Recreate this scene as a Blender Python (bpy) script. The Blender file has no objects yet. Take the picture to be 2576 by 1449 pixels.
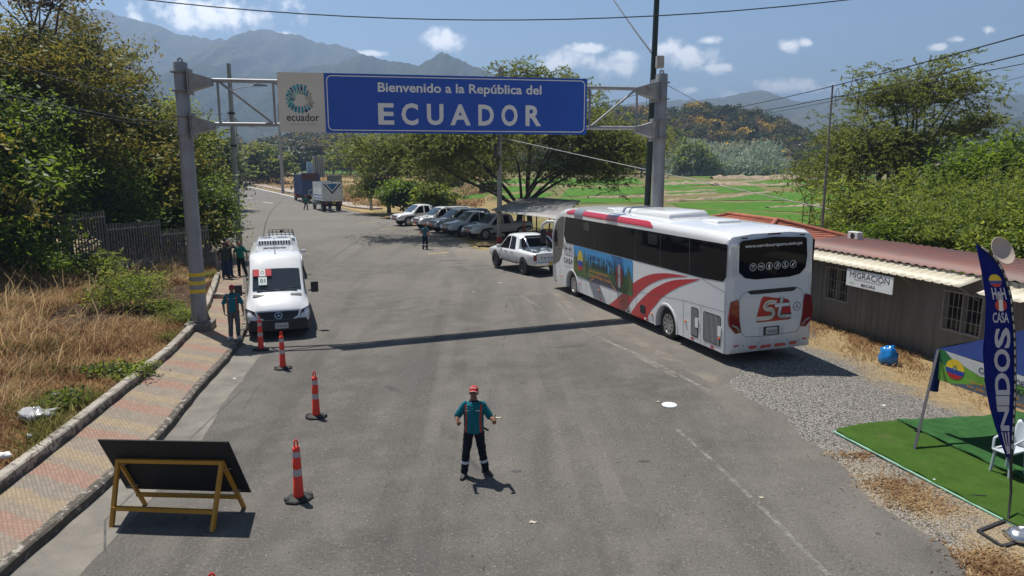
import bpy, bmesh, math, random
import numpy as np
from mathutils import Vector, Matrix
R = math.radians
sc = bpy.context.scene
COL = sc.collection
# ---------------------------------------------------------------- camera, sky, sun, exposure
CAM_H, PITCH, FPX = 5.5, R(9.95), 1786.0        # metres, down-tilt, focal length in pixels of a 2576 px wide frame
cd = bpy.data.cameras.new('camera'); cam = bpy.data.objects.new('camera', cd); COL.objects.link(cam)
cam.location = (0, 0, CAM_H); cam.rotation_euler = (R(90) - PITCH, 0, 0)
cd.sensor_width = 36.0; cd.lens = 36.0 * FPX / 2576; cd.clip_start = 0.1; cd.clip_end = 30000
sc.camera = cam
SUN = Vector((-0.285, 0.315, 1.0)).normalized()
sl = bpy.data.lights.new('sun', 'SUN'); sl.energy = 5.0; sl.angle = R(0.5); sl.color = (1.0, 0.955, 0.88)
so = bpy.data.objects.new('sun', sl); COL.objects.link(so); so.location = (0, 0, 60)
so.rotation_euler = SUN.to_track_quat('Z', 'Y').to_euler()
sc.view_settings.view_transform = 'Standard'; sc.view_settings.look = 'None'
sc.view_settings.exposure = 0.48; sc.view_settings.gamma = 1.0
sc.cycles.max_bounces = 6; sc.cycles.diffuse_bounces = 2; sc.cycles.glossy_bounces = 3
sc.cycles.transparent_max_bounces = 8; sc.cycles.volume_bounces = 0
sc.cycles.use_denoising = True

def ray(px, py):
    u = (px - 1288) / FPX; v = -(py - 724.5) / FPX
    return np.array([u, math.cos(PITCH) + v * math.sin(PITCH), -math.sin(PITCH) + v * math.cos(PITCH)])
def sstep(v, a, b): u = min(1.0, max(0.0, (v - a) / (b - a))); return u * u * (3 - 2 * u)
def gz(x, y):          # the road is banked on the bend: its right side stands about half a metre higher
    a = .047 * max(0.0, min(x, 5.2) + 5.2) * sstep(x, -7.2, -3.6) * (1 - .78 * sstep(x, 6.6, 10.6)) * (1 - sstep(x, 11, 16))
    return a * (.30 + .70 * sstep(y, 8.0, 17.0)) * (1 - sstep(y, 29.0, 46.0))
def G0(px, py, z=0.0):
    d = ray(px, py); t = (z - CAM_H) / d[2]; return Vector((t * d[0], t * d[1], z))
def G(px, py, z=0.0):
    d = ray(px, py); g = 0.0
    for _ in range(30):
        t = (z + g - CAM_H) / d[2]; g = .5 * g + .5 * gz(t * d[0], t * d[1])
    return Vector((t * d[0], t * d[1], z + g))
def D(px, py, Y):
    d = ray(px, py); t = Y / d[1]; return Vector((t * d[0], Y, CAM_H + t * d[2]))

w = bpy.data.worlds.new('World'); sc.world = w; w.use_nodes = True
nt = w.node_tree; N = nt.nodes; L = nt.links; N.clear()
out = N.new('ShaderNodeOutputWorld'); bg = N.new('ShaderNodeBackground'); bg.inputs[1].default_value = 0.07
sky = N.new('ShaderNodeTexSky'); sky.sky_type = 'NISHITA'; sky.sun_disc = False
sky.sun_elevation = math.asin(SUN.z); sky.sun_rotation = math.atan2(SUN.x, SUN.y)
sky.altitude = 400; sky.air_density = 1.0; sky.dust_density = 0.8; sky.ozone_density = 2.2
tc = N.new('ShaderNodeTexCoord'); sep = N.new('ShaderNodeSeparateXYZ'); L.new(tc.outputs['Generated'], sep.inputs[0])
def wm(op, a, b=None, c=None):
    n = N.new('ShaderNodeMath'); n.operation = op
    for i, x in enumerate((a, b, c)):
        if x is None: continue
        if isinstance(x, (int, float)): n.inputs[i].default_value = x
        else: L.new(x, n.inputs[i])
    return n.outputs[0]
yy = wm('MAXIMUM', sep.outputs[1], 0.02)
cu = N.new('ShaderNodeCombineXYZ'); L.new(wm('DIVIDE', sep.outputs[0], yy), cu.inputs[0]); L.new(wm('DIVIDE', sep.outputs[2], yy), cu.inputs[1])
cl = None
# cumulus at infinity: centre and half size of each cloud
for (px, py, a, b) in [(525, 40, 150, 40), (560, 22, 70, 34), (470, 52, 80, 26), (1112, 104, 48, 27), (1424, 158, 66, 26), (1390, 165, 40, 18), (1560, 170, 56, 20), (1572, 142, 42, 20),
        (1735, 142, 72, 30), (1680, 122, 34, 22), (1800, 171, 44, 11), (1785, 101, 42, 10), (1985, 113, 22, 13), (2487, 78, 24, 12), (2000, 218, 100, 16),
        (1870, 240, 60, 14), (710, 87, 24, 9), (2412, 100, 20, 8), (1480, 122, 50, 10), (2032, 108, 18, 9), (2362, 118, 22, 8), (352, 48, 30, 16), (930, 135, 40, 8), (1740, 225, 26, 10)]:
    d0 = ray(px, py); u0, v0 = d0[0] / d0[1], d0[2] / d0[1]
    s = N.new('ShaderNodeVectorMath'); s.operation = 'SUBTRACT'; L.new(cu.outputs[0], s.inputs[0]); s.inputs[1].default_value = (u0, v0, 0)
    m = N.new('ShaderNodeVectorMath'); m.operation = 'MULTIPLY'; L.new(s.outputs[0], m.inputs[0]); m.inputs[1].default_value = (FPX / (a * 1.45), FPX / (b * 1.5), 0)
    ln = N.new('ShaderNodeVectorMath'); ln.operation = 'LENGTH'; L.new(m.outputs[0], ln.inputs[0])
    v = wm('SUBTRACT', 1.0, ln.outputs['Value'])
    cl = v if cl is None else wm('MAXIMUM', cl, v)
nz = N.new('ShaderNodeTexNoise'); nz.inputs['Scale'].default_value = 30; nz.inputs['Detail'].default_value = 7; nz.inputs['Roughness'].default_value = .6
L.new(cu.outputs[0], nz.inputs['Vector'])
nz2 = N.new('ShaderNodeTexNoise'); nz2.inputs['Scale'].default_value = 15; nz2.inputs['Detail'].default_value = 3; L.new(cu.outputs[0], nz2.inputs['Vector'])
cm = wm('ADD', wm('ADD', wm('MULTIPLY', cl, 1.9), wm('MULTIPLY', wm('SUBTRACT', nz.outputs[0], 0.5), 4.2)), wm('MULTIPLY', wm('SUBTRACT', nz2.outputs[0], 0.5), 1.6))
mr = N.new('ShaderNodeMapRange'); mr.interpolation_type = 'SMOOTHSTEP'; L.new(cm, mr.inputs[0]); mr.inputs[1].default_value = 0.22; mr.inputs[2].default_value = 1.65
mr.inputs[4].default_value = 0.93
front = wm('GREATER_THAN', sep.outputs[1], 0.05)
mx = N.new('ShaderNodeMix'); mx.data_type = 'RGBA'; L.new(wm('MULTIPLY', mr.outputs[0], front), mx.inputs[0])
hs = N.new('ShaderNodeHueSaturation'); hs.inputs['Saturation'].default_value = 1.15; hs.inputs['Value'].default_value = 1.0; L.new(sky.outputs[0], hs.inputs['Color'])
gr = N.new('ShaderNodeMapRange'); L.new(sep.outputs[2], gr.inputs[0]); gr.inputs[1].default_value = 0.03; gr.inputs[2].default_value = 0.45; gr.inputs[3].default_value = 1.7; gr.inputs[4].default_value = 0.42
L.new(gr.outputs[0], hs.inputs['Value']); L.new(hs.outputs[0], mx.inputs[6]); mx.inputs[7].default_value = (24, 23.5, 23, 1)
L.new(mx.outputs[2], bg.inputs[0]); L.new(bg.outputs[0], out.inputs[0])

# ---------------------------------------------------------------- materials
def S(h):
    h = h.lstrip('#'); c = [int(h[i:i + 2], 16) / 255 for i in (0, 2, 4)]
    return tuple(x / 12.92 if x < .04045 else ((x + .055) / 1.055) ** 2.4 for x in c)
class NT:
    def __init__(s, name):
        s.m = bpy.data.materials.new(name); s.m.use_nodes = True; s.t = s.m.node_tree; s.t.nodes.clear()
        s.out = s.n('ShaderNodeOutputMaterial'); s.tc = None
    def n(s, t, **k):
        x = s.t.nodes.new(t)
        for a, b in k.items(): setattr(x, a, b)
        return x
    def set(s, node, i, v):
        if isinstance(v, bpy.types.NodeSocket): s.t.links.new(v, node.inputs[i])
        else:
            if hasattr(v, '__len__') and len(v) == 3 and node.inputs[i].type == 'RGBA': v = (*v, 1)
            node.inputs[i].default_value = v
    def co(s, k='Object'):
        if s.tc is None: s.tc = s.n('ShaderNodeTexCoord')
        return s.tc.outputs[k]
    def noise(s, scale, detail=4, rough=.55, vec=None, dist=0):
        x = s.n('ShaderNodeTexNoise'); s.set(x, 'Vector', vec if vec is not None else s.co()); s.set(x, 'Scale', scale); s.set(x, 'Detail', detail); s.set(x, 'Roughness', rough); s.set(x, 'Distortion', dist)
        return x.outputs[0]
    def math(s, op, a, b=None, c=None, clamp=False):
        x = s.n('ShaderNodeMath', operation=op, use_clamp=clamp)
        for i, v in enumerate((a, b, c)):
            if v is not None: s.set(x, i, v)
        return x.outputs[0]
    def rng(s, v, a, b, c=0., d=1.):
        x = s.n('ShaderNodeMapRange'); s.set(x, 0, v)
        for i, q in zip((1, 2, 3, 4), (a, b, c, d)): s.set(x, i, float(q))
        return x.outputs[0]
    def mix(s, f, a, b, blend='MIX'):
        x = s.n('ShaderNodeMix', data_type='RGBA', blend_type=blend); s.set(x, 0, f); s.set(x, 6, a); s.set(x, 7, b); return x.outputs[2]
    def ramp(s, f, stops):
        x = s.n('ShaderNodeValToRGB'); e = x.color_ramp.elements
        while len(e) < len(stops): e.new(.5)
        for i, (p, c) in enumerate(stops): e[i].position = p; e[i].color = (*c, 1)
        s.set(x, 0, f); return x.outputs[0]
    def xyz(s, k='Object'):
        x = s.n('ShaderNodeSeparateXYZ'); s.set(x, 0, s.co(k)); return x.outputs
    def scaled(s, v, k='Object'):
        x = s.n('ShaderNodeMapping'); s.set(x, 0, s.co(k)); x.inputs['Scale'].default_value = v; return x.outputs[0]
    def bump(s, h, st=.3, d=.02):
        x = s.n('ShaderNodeBump'); s.set(x, 'Strength', st); s.set(x, 'Distance', d); s.set(x, 'Height', h); return x.outputs[0]
    def bsdf(s, col, rough=.6, metal=0, spec=.5, nrm=None, coat=0):
        x = s.n('ShaderNodeBsdfPrincipled'); s.set(x, 'Base Color', col); s.set(x, 'Roughness', rough); s.set(x, 'Metallic', metal); s.set(x, 'Specular IOR Level', spec); s.set(x, 'Coat Weight', coat)
        if nrm is not None: s.set(x, 'Normal', nrm)
        s.t.links.new(x.outputs[0], s.out.inputs[0]); return x
MC = {}
def mul(c, k): return tuple(min(1, x * k) for x in c)
def mat(name, col, rough=.6, metal=0, var=.1, vs=3., bump=0, bs=60., spec=.5, coat=0, grime=0, gcol=(.12, .1, .08)):
    if name in MC: return MC[name]
    if isinstance(col, str): col = S(col)
    t = NT(name); f = t.noise(vs, 5)
    c = t.mix(t.rng(f, .3, .7), mul(col, 1 - var), mul(col, 1 + var))
    if grime:
        g = t.noise(vs * .6, 8, .7); c = t.mix(t.math('MULTIPLY', t.rng(g, .5, .75), grime), c, gcol)
    nr = t.bump(t.noise(bs, 3), bump, .02) if bump else None
    t.bsdf(c, rough, metal, spec, nr, coat); MC[name] = t.m; return t.m

# ---------------------------------------------------------------- mesh helpers
_txt = {}
def text_geo(s, bold=0.0):
    k = (s, bold)
    if k not in _txt:
        c = bpy.data.curves.new('t', 'FONT'); c.body = s; c.size = 1; c.offset = bold; c.resolution_u = 3
        o = bpy.data.objects.new('t', c); COL.objects.link(o); bpy.context.view_layer.update()
        me = bpy.data.meshes.new_from_object(o.evaluated_get(bpy.context.evaluated_depsgraph_get()))
        v = [tuple(x.co[:2]) for x in me.vertices]; f = [tuple(p.vertices) for p in me.polygons]
        bpy.data.objects.remove(o); bpy.data.curves.remove(c); bpy.data.meshes.remove(me)
        a = np.array(v); _txt[k] = ((a - a.min(0)) / (a.max(0) - a.min(0)), f, (a.max(0) - a.min(0)))
    return _txt[k]
class Fr:      # a plane: origin o, axes u (right), v (up), normal n (outwards)
    def __init__(s, o, u, v):
        s.o = Vector(o); s.u = Vector(u).normalized(); s.v = Vector(v).normalized(); s.n = s.u.cross(s.v).normalized()
    def p(s, x, y, d=0.): return s.o + s.u * x + s.v * y + s.n * d
SPLIT = {'wall_post', 'flange', 'awning_strut', 'arch_lip', 'side_window', 'engine_grille', 'vent_flap', 'latch_plate', 'side_marker', 'reflector_strip', 'white_reflector', 'rear_reflector', 'parking_sensor', 'top_lamp', 'yellow_band', 'wiper', 'fan', 'roof_rail', 'rail', 'red_swoosh', 'wire_tie', 'eye', 'beam', 'ridge_tile', 'flag_roundel_', 'blue_slat', 'grey_band'}
class MB:
    def __init__(s): s.v = []; s.f = []; s.mi = []
    def add(s, vs, fs, m=0):
        b = len(s.v); s.v += [tuple(x) for x in vs]; s.f += [tuple(b + i for i in q) for q in fs]; s.mi += [m] * len(fs); return s
    def box(s, c, d, rz=0, m=0, M=None):
        x, y, z = d[0] / 2, d[1] / 2, d[2] / 2
        vs = [Vector((i * x, j * y, k * z)) for k in (-1, 1) for j in (-1, 1) for i in (-1, 1)]
        T = Matrix.Translation(Vector(c)) @ (M if M is not None else Matrix.Rotation(rz, 4, 'Z'))
        return s.add([T @ q for q in vs], [(0, 2, 3, 1), (4, 5, 7, 6), (0, 1, 5, 4), (2, 6, 7, 3), (0, 4, 6, 2), (1, 3, 7, 5)], m)
    def bar(s, a, b, w, h, m=0, up=(0, 0, 1)):
        a = Vector(a); b = Vector(b); d = (b - a).normalized(); u = Vector(up)
        if abs(d.dot(u)) > .98: u = Vector((1, 0, 0))
        x = d.cross(u).normalized(); z = x.cross(d)
        vs = [p + x * i * w / 2 + z * j * h / 2 for p in (a, b) for i, j in ((-1, -1), (1, -1), (1, 1), (-1, 1))]
        return s.add(vs, [(3, 2, 1, 0), (4, 5, 6, 7), (0, 1, 5, 4), (1, 2, 6, 5), (2, 3, 7, 6), (3, 0, 4, 7)], m)
    def tube(s, pts, r, n=8, m=0, cap=True, ell=None):
        pts = [Vector(p) for p in pts]; k = len(pts)
        if not hasattr(r, '__len__'): r = [r] * k
        vs = []; u = None
        for i, p in enumerate(pts):
            d = (pts[min(i + 1, k - 1)] - pts[max(i - 1, 0)]).normalized()
            if u is None: u = d.orthogonal().normalized() if ell is None else (Vector((1, 0, 0)) - d * d.x).normalized()
            u = (u - d * u.dot(d)).normalized(); v2 = d.cross(u)
            e = ell if ell is not None else 1.0
            vs += [p + (u * math.cos(2 * math.pi * j / n) + v2 * math.sin(2 * math.pi * j / n) * e) * r[i] for j in range(n)]
        fs = [(i * n + j, i * n + (j + 1) % n, (i + 1) * n + (j + 1) % n, (i + 1) * n + j) for i in range(k - 1) for j in range(n)]
        if cap: fs += [tuple(range(n))[::-1], tuple(range((k - 1) * n, k * n))]
        return s.add(vs, fs, m)
    def cyl(s, a, b, r0, r1=None, n=12, m=0): return s.tube([a, b], [r0, r0 if r1 is None else r1], n, m)
    def lathe(s, prof, n=16, m=0, M=None):
        M = M or Matrix(); vs = [M @ Vector((r * math.cos(2 * math.pi * j / n), r * math.sin(2 * math.pi * j / n), z)) for r, z in prof for j in range(n)]
        k = len(prof); fs = [(i * n + j, i * n + (j + 1) % n, (i + 1) * n + (j + 1) % n, (i + 1) * n + j) for i in range(k - 1) for j in range(n)]
        fs += [tuple(range(n))[::-1], tuple(range((k - 1) * n, k * n))]
        return s.add(vs, fs, m)
    def ell(s, c, r, n=10, m=0, M=None):
        h = max(4, n // 2); pr = [(max(1e-4, math.sin(math.pi * i / h)), -math.cos(math.pi * i / h)) for i in range(h + 1)]
        T = Matrix.Translation(Vector(c)) @ (M or Matrix()) @ Matrix.Diagonal((*r, 1))
        return s.lathe(pr, n, m, T)
    def flat(s, pts, fr, off=0.004, m=0):        # a painted shape or sheet lying on a plane
        ar = sum(pts[i - 1][0] * pts[i][1] - pts[i][0] * pts[i - 1][1] for i in range(len(pts)))
        q = pts if ar > 0 else pts[::-1]
        return s.add([fr.p(x, y, off) for x, y in q], [tuple(range(len(q)))], m)
    def plate(s, pts, fr, d0, d1, m=0):          # a slab with an outline, from depth d0 to d1
        ar = sum(pts[i - 1][0] * pts[i][1] - pts[i][0] * pts[i - 1][1] for i in range(len(pts)))
        q = pts if ar > 0 else pts[::-1]; n = len(q)
        return s.add([fr.p(x, y, d0) for x, y in q] + [fr.p(x, y, d1) for x, y in q],
                     [tuple(range(n))[::-1], tuple(range(n, 2 * n))] + [(i, (i + 1) % n, n + (i + 1) % n, n + i) for i in range(n)], m)
    def text(s, t, box, fr, off=0.006, m=0, bold=0.0, rot=False):
        a, f, _ = text_geo(t, bold); x0, y0, x1, y1 = box
        if rot: return s.add([fr.p(x0 + (1 - q[1]) * (x1 - x0), y0 + q[0] * (y1 - y0), off) for q in a], f, m)
        return s.add([fr.p(x0 + q[0] * (x1 - x0), y0 + q[1] * (y1 - y0), off) for q in a], f, m)
    def disc(s, c, r, fr, off=.004, m=0, n=20, ry=None):
        return s.flat([(c[0] + r * math.cos(2 * math.pi * i / n), c[1] + (ry or r) * math.sin(2 * math.pi * i / n)) for i in range(n)], fr, off, m)
    def ring(s, c, r0, r1, fr, off=.004, m=0, n=24):
        vs = []; 
        for i in range(n):
            a = 2 * math.pi * i / n
            vs += [fr.p(c[0] + r0 * math.cos(a), c[1] + r0 * math.sin(a), off), fr.p(c[0] + r1 * math.cos(a), c[1] + r1 * math.sin(a), off)]
        return s.add(vs, [(2 * i, 2 * i + 1, (2 * i + 3) % (2 * n), (2 * i + 2) % (2 * n)) for i in range(n)], m)
    def loft(s, secs, m=0, close=True, caps=True):
        n = len(secs[0]); b = [q for sec in secs for q in sec]
        fs = [(i * n + j, i * n + (j + 1) % n, (i + 1) * n + (j + 1) % n, (i + 1) * n + j) for i in range(len(secs) - 1) for j in range(n if close else n - 1)]
        if caps: fs += [tuple(range(n))[::-1], tuple(range((len(secs) - 1) * n, len(secs) * n))]
        return s.add(b, fs, m)
    def grid(s, rows, m=0):
        n = len(rows[0]); return s.add([q for r in rows for q in r], [(i * n + j, i * n + j + 1, (i + 1) * n + j + 1, (i + 1) * n + j) for i in range(len(rows) - 1) for j in range(n - 1)], m)
    def build(s, name, mats, parent=None, smooth=None, bevel=None, label=None, fix=True):
        if name in SPLIT and parent is not None:          # every piece a part of its own
            par = list(range(len(s.v)))
            def root(i):
                while par[i] != i: par[i] = par[par[i]]; i = par[i]
                return i
            for f in s.f:
                for i in f[1:]: par[root(i)] = root(f[0])
            comp = {}
            for f, m in zip(s.f, s.mi): comp.setdefault(root(f[0]), []).append((f, m))
            if len(comp) > 1:
                outs = []
                for fs in comp.values():
                    ids = sorted({i for f, _ in fs for i in f}); mp = {a: b for b, a in enumerate(ids)}; q = MB(); q.v = [s.v[i] for i in ids]; q.f = [tuple(mp[i] for i in f) for f, _ in fs]; q.mi = [m for _, m in fs]
                    outs.append(q.build(name, mats, parent, smooth, bevel, label, fix))
                return outs[0]
        me = bpy.data.meshes.new(name); me.from_pydata(s.v, [], s.f)
        for q in (mats if isinstance(mats, (list, tuple)) else [mats]): me.materials.append(q)
        me.polygons.foreach_set('material_index', s.mi)
        if fix:
            bm = bmesh.new(); bm.from_mesh(me); bmesh.ops.recalc_face_normals(bm, faces=bm.faces); bm.to_mesh(me); bm.free()
        if smooth:
            me.polygons.foreach_set('use_smooth', [True] * len(me.polygons)); me.set_sharp_from_angle(angle=R(smooth))
        me.update(); o = bpy.data.objects.new(name, me); COL.objects.link(o)
        if parent: o.parent = parent
        if bevel:
            b = o.modifiers.new('bevel', 'BEVEL'); b.width = bevel; b.segments = 2; b.limit_method = 'ANGLE'; b.angle_limit = R(35)
        if label: o['label'] = label
        return o
def npmesh(name, V, F, mats, parent=None, tint=None, smooth=False):     # fast mesh from numpy arrays, F of constant width
    me = bpy.data.meshes.new(name); n, k = F.shape
    me.vertices.add(len(V)); me.vertices.foreach_set('co', V.astype(np.float32).ravel())
    me.loops.add(n * k); me.loops.foreach_set('vertex_index', F.astype(np.int32).ravel())
    me.polygons.add(n); me.polygons.foreach_set('loop_start', np.arange(0, n * k, k, dtype=np.int32)); me.polygons.foreach_set('loop_total', np.full(n, k, dtype=np.int32))
    for q in (mats if isinstance(mats, (list, tuple)) else [mats]): me.materials.append(q)
    if smooth: me.polygons.foreach_set('use_smooth', np.ones(n, dtype=bool))
    me.update(calc_edges=True); me.validate()
    if tint is not None:
        a = me.attributes.new('tint', 'FLOAT_COLOR', 'FACE'); a.data.foreach_set('color', np.c_[tint, np.ones(len(tint))].astype(np.float32).ravel())
    o = bpy.data.objects.new(name, me); COL.objects.link(o)
    if parent: o.parent = parent
    return o
def tag(o, label, cat, group=None, kind=None):
    o['label'] = label; o['category'] = cat
    if group: o['group'] = group
    if kind: o['kind'] = kind
    return o
def structure(o, label=None):
    o['kind'] = 'structure'
    if label: o['label'] = label; o['category'] = o.name.split('.')[0].replace('_', ' ')
    return o
def thing(name, label, cat, loc=(0, 0, 0), rz=0, group=None, scale=1):
    o = bpy.data.objects.new(name, None); COL.objects.link(o); o.empty_display_size = .2
    o.location = loc; o.rotation_euler = (0, 0, rz); o.scale = (scale,) * 3
    return tag(o, label, cat, group)
def dup(o, parent=None):
    c = o.copy(); COL.objects.link(c); c.parent = parent
    for ch in list(o.children): dup(ch, c)
    return c
def clone(root, label, loc, rz, group=None):
    c = dup(root); c.location = loc; c.rotation_euler = (0, 0, rz); c['label'] = label
    if group: c['group'] = group
    return c
def evaluated(o, mods):           # apply modifiers without operators
    for t, kw in mods:
        m = o.modifiers.new(t, t)
        for a, b in kw.items(): setattr(m, a, b)
    bpy.context.view_layer.update()
    me = bpy.data.meshes.new_from_object(o.evaluated_get(bpy.context.evaluated_depsgraph_get()))
    o.modifiers.clear(); old = o.data; me.name = old.name; o.data = me; return o
def cut(o, cutter):
    c = cutter.build('cut', MC.get('dark_trim') or mat('dark_trim', (.02, .02, .02), .7))
    c.parent = o.parent
    evaluated(o, [('BOOLEAN', dict(operation='DIFFERENCE', object=c, solver='EXACT'))])
    bpy.data.objects.remove(c); return o
# ---------------------------------------------------------------- terrain
rng = np.random.default_rng(7); random.seed(7)
def rise(y): return float(np.clip(y - 90, 0, 330)) * 0.0156
def tr(x, y): return rise(y) + gz(x, y)
def GT(px, py):                       # pixel to the rising ground
    p = G0(px, min(max(py, 413), 4000))
    if p.y < 46: return G(px, py)
    for _ in range(24):
        z = rise(p.y) if p.y > 0 else 0; q = G0(px, py, z)
        if q.y > 2000 or q.y < 0: q = D(px, py, 420)
        p = p.lerp(q, .5)
    return p
def interp(pts):                      # x as a function of y along a polyline
    a = sorted((p.y, p.x) for p in pts); ys = [q[0] for q in a]; xs = [q[1] for q in a]
    return lambda y: float(np.interp(y, ys, xs))
kin = [Vector((-6.2, 2, 0)), G(20, 1449), G(215, 1278), G(415, 1103), G(505, 985), G(575, 910), G(606, 868), G(622, 830), G(626, 795), G(620, 691), G(611, 650), G(587, 617), G(532, 575), G(500, 548), GT(490, 500), GT(470, 462)]
KIN = interp(kin)
kout = [Vector((-7.9, 2, 0)), G(0, 1262), G(170, 1128), G(330, 993), G(440, 900), G(497, 838), G(530, 780), G(545, 735), G(556, 700), G(530, 640), G(505, 600), G(455, 565)]
KOUT = interp(kout)
def FX(y): return -15.4 - .37 * (35.9 - y)
def zf(y): return float(np.interp(y, [5, 20, 25, 28, 31, 36, 45, 60], [2.3, 2.3, 1.75, 1.05, .35, .15, .1, .05]))
def bankz(x, y):
    xk = KOUT(y) - .12; t = (xk - x) / max(1.0, xk - FX(y))
    if t <= 0: return .16
    s = min(t, 1.0); h = .16 + zf(y) * (s ** 1.35) + .25 * max(0, t - 1) * zf(y)
    b = .10 * math.sin(x * 1.7 + y * .6) * math.sin(y * 1.1) + .07 * math.sin(x * 3.1 - y * 2.3)
    ditch = -.35 * math.exp(-((t - .62) / .22) ** 2) * math.exp(-((y - 26) / 6) ** 2)
    return h + (b + ditch) * min(1, t * 3)
def tz(x, y):
    if y < 43.4 and x < KOUT(y): return bankz(x, y)
    return tr(x, y)

# ground sheet to the horizon
t = NT('ground_earth'); n1 = t.noise(.05, 6); n2 = t.noise(.6, 8, .65); n3 = t.noise(9, 4)
c = t.mix(t.rng(n1, .4, .6), S('#8f7a55'), S('#7a7448')); c = t.mix(t.rng(n2, .35, .7), c, S('#a8926b')); c = t.mix(t.math('MULTIPLY', t.rng(n3, .5, .7), .5), c, S('#5d4e36'))
t.bsdf(c, .95, nrm=t.bump(n2, .5, .1)); M_ground = t.m
xs = np.unique(np.r_[-5000, -3000, -1500, -800, -400, np.arange(-240, 241, 12), np.arange(-12, 18, 1.5), 400, 800, 1500, 3000, 5000]); ys = np.unique(np.r_[-400, -100, -30, np.arange(0, 90, 10), np.arange(0, 50, 2), np.arange(90, 420.1, 15), 420, 500, 700, 1000, 1600, 2500, 4000, 6000])
mb = MB(); mb.grid([[(x, y, tr(x, y) - (.10 if abs(x) < 18 and y < 50 else .045)) for x in xs] for y in ys]); structure(mb.build('ground', M_ground))

# asphalt
t = NT('asphalt'); n1 = t.noise(.12, 5); n2 = t.noise(1.3, 6, .6); n3 = t.noise(30, 3, .75); vo = t.n('ShaderNodeTexVoronoi'); t.set(vo, 'Vector', t.co()); t.set(vo, 'Scale', 26.)
lane = t.noise(.9, 4, .5, t.scaled((1, .10, 1)))
c = t.mix(t.rng(n1, .40, .60), (.085, .079, .072), (.136, .125, .113)); c = t.mix(t.math('MULTIPLY', t.rng(n2, .42, .68), .65), c, (.156, .144, .128))
c = t.mix(t.math('MULTIPLY', t.rng(lane, .48, .64), .75), c, (.084, .078, .073))
c = t.mix(t.math('MULTIPLY', t.rng(n3, .56, .68), .6), c, (.23, .215, .195)); c = t.mix(t.math('MULTIPLY', t.rng(n3, .45, .33), .6), c, (.045, .043, .040))
sp = t.noise(24, 1, .5); c = t.mix(t.math('MULTIPLY', t.rng(sp, .69, .74), .55), c, (.30, .285, .265)); sd = t.noise(17, 1, .5); c = t.mix(t.math('MULTIPLY', t.rng(sd, .30, .26), .7), c, (.035, .034, .033))
crk = t.n('ShaderNodeTexVoronoi', feature='DISTANCE_TO_EDGE'); t.set(crk, 'Vector', t.scaled((1, .55, 1))); t.set(crk, 'Scale', .16)
ck = t.math('MULTIPLY', t.rng(t.math('ADD', crk.outputs['Distance'], t.math('MULTIPLY', t.math('SUBTRACT', n2, .5), .06)), .004, .0015), t.rng(t.noise(.3), .5, .58))
c = t.mix(t.math('MULTIPLY', ck, .6), c, (.05, .05, .05))
vs_ = t.n('ShaderNodeTexVoronoi'); t.set(vs_, 'Vector', t.co()); t.set(vs_, 'Scale', 2.6); sr = t.n('ShaderNodeSeparateColor'); t.set(sr, 0, vs_.outputs['Color']); spt = t.math('MULTIPLY', t.math('LESS_THAN', t.math('ADD', vs_.outputs['Distance'], t.math('MULTIPLY', n3, .06)), t.math('MULTIPLY', sr.outputs[1], .17)), t.math('GREATER_THAN', sr.outputs[0], .62)); c = t.mix(t.math('MULTIPLY', spt, .55), c, (.045, .043, .042))
# dusty sand carried onto the bay and the shoulder side, far road paler
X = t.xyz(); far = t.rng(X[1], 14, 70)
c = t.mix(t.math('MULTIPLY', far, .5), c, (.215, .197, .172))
side = t.math('ADD', X[0], t.math('MULTIPLY', X[1], .24))
dust = t.math('MULTIPLY', t.rng(t.math('ADD', side, t.math('MULTIPLY', t.noise(.45, 6, .65), 4)), 9.0, 12.5), t.rng(t.noise(.35, 6, .7, t.scaled((1, .4, 1))), .38, .62))
c = t.mix(t.math('MULTIPLY', dust, .55), c, (.26, .235, .20))
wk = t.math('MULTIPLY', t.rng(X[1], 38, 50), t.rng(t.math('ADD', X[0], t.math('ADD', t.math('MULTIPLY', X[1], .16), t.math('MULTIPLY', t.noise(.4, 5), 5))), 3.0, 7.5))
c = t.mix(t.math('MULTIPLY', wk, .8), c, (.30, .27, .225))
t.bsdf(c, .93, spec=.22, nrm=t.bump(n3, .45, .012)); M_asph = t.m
redge = [Vector((6.2, 2, 0)), G(2450, 1449), G(2330, 1330), G(2180, 1215), G(2050, 1115), G(1960, 1045), G(1840, 960), G(1900, 900), G(2060, 850), Vector((10.5, 24, 0)), Vector((10.5, 30, 0)), Vector((6.5, 36, 0)), Vector((2.2, 44, 0)), G(1195, 628), G(1130, 585), G(1000, 556), G(950, 545), G(880, 530), GT(745, 494), GT(690, 482), GT(640, 470), GT(600, 462), GT(555, 454), GT(520, 448)]
RE = interp(redge)
mb = MB(); rows = []
for y in np.unique(np.r_[np.arange(2, 50, .4), np.arange(50, 90, .8), 90, np.arange(92, 232, 4)]):
    a, b = KIN(y) - .1, RE(y)
    if y > 2 and y < 22: b += .22 * math.sin(y * 2.1) * math.sin(y * .7 + 1) + .08 * math.sin(y * 7.3)
    rows.append([(a + (b - a) * i / 40, y, tr(a + (b - a) * i / 40, y) + .004) for i in range(41)])
mb.grid(rows); structure(mb.build('road', M_asph))

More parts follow.
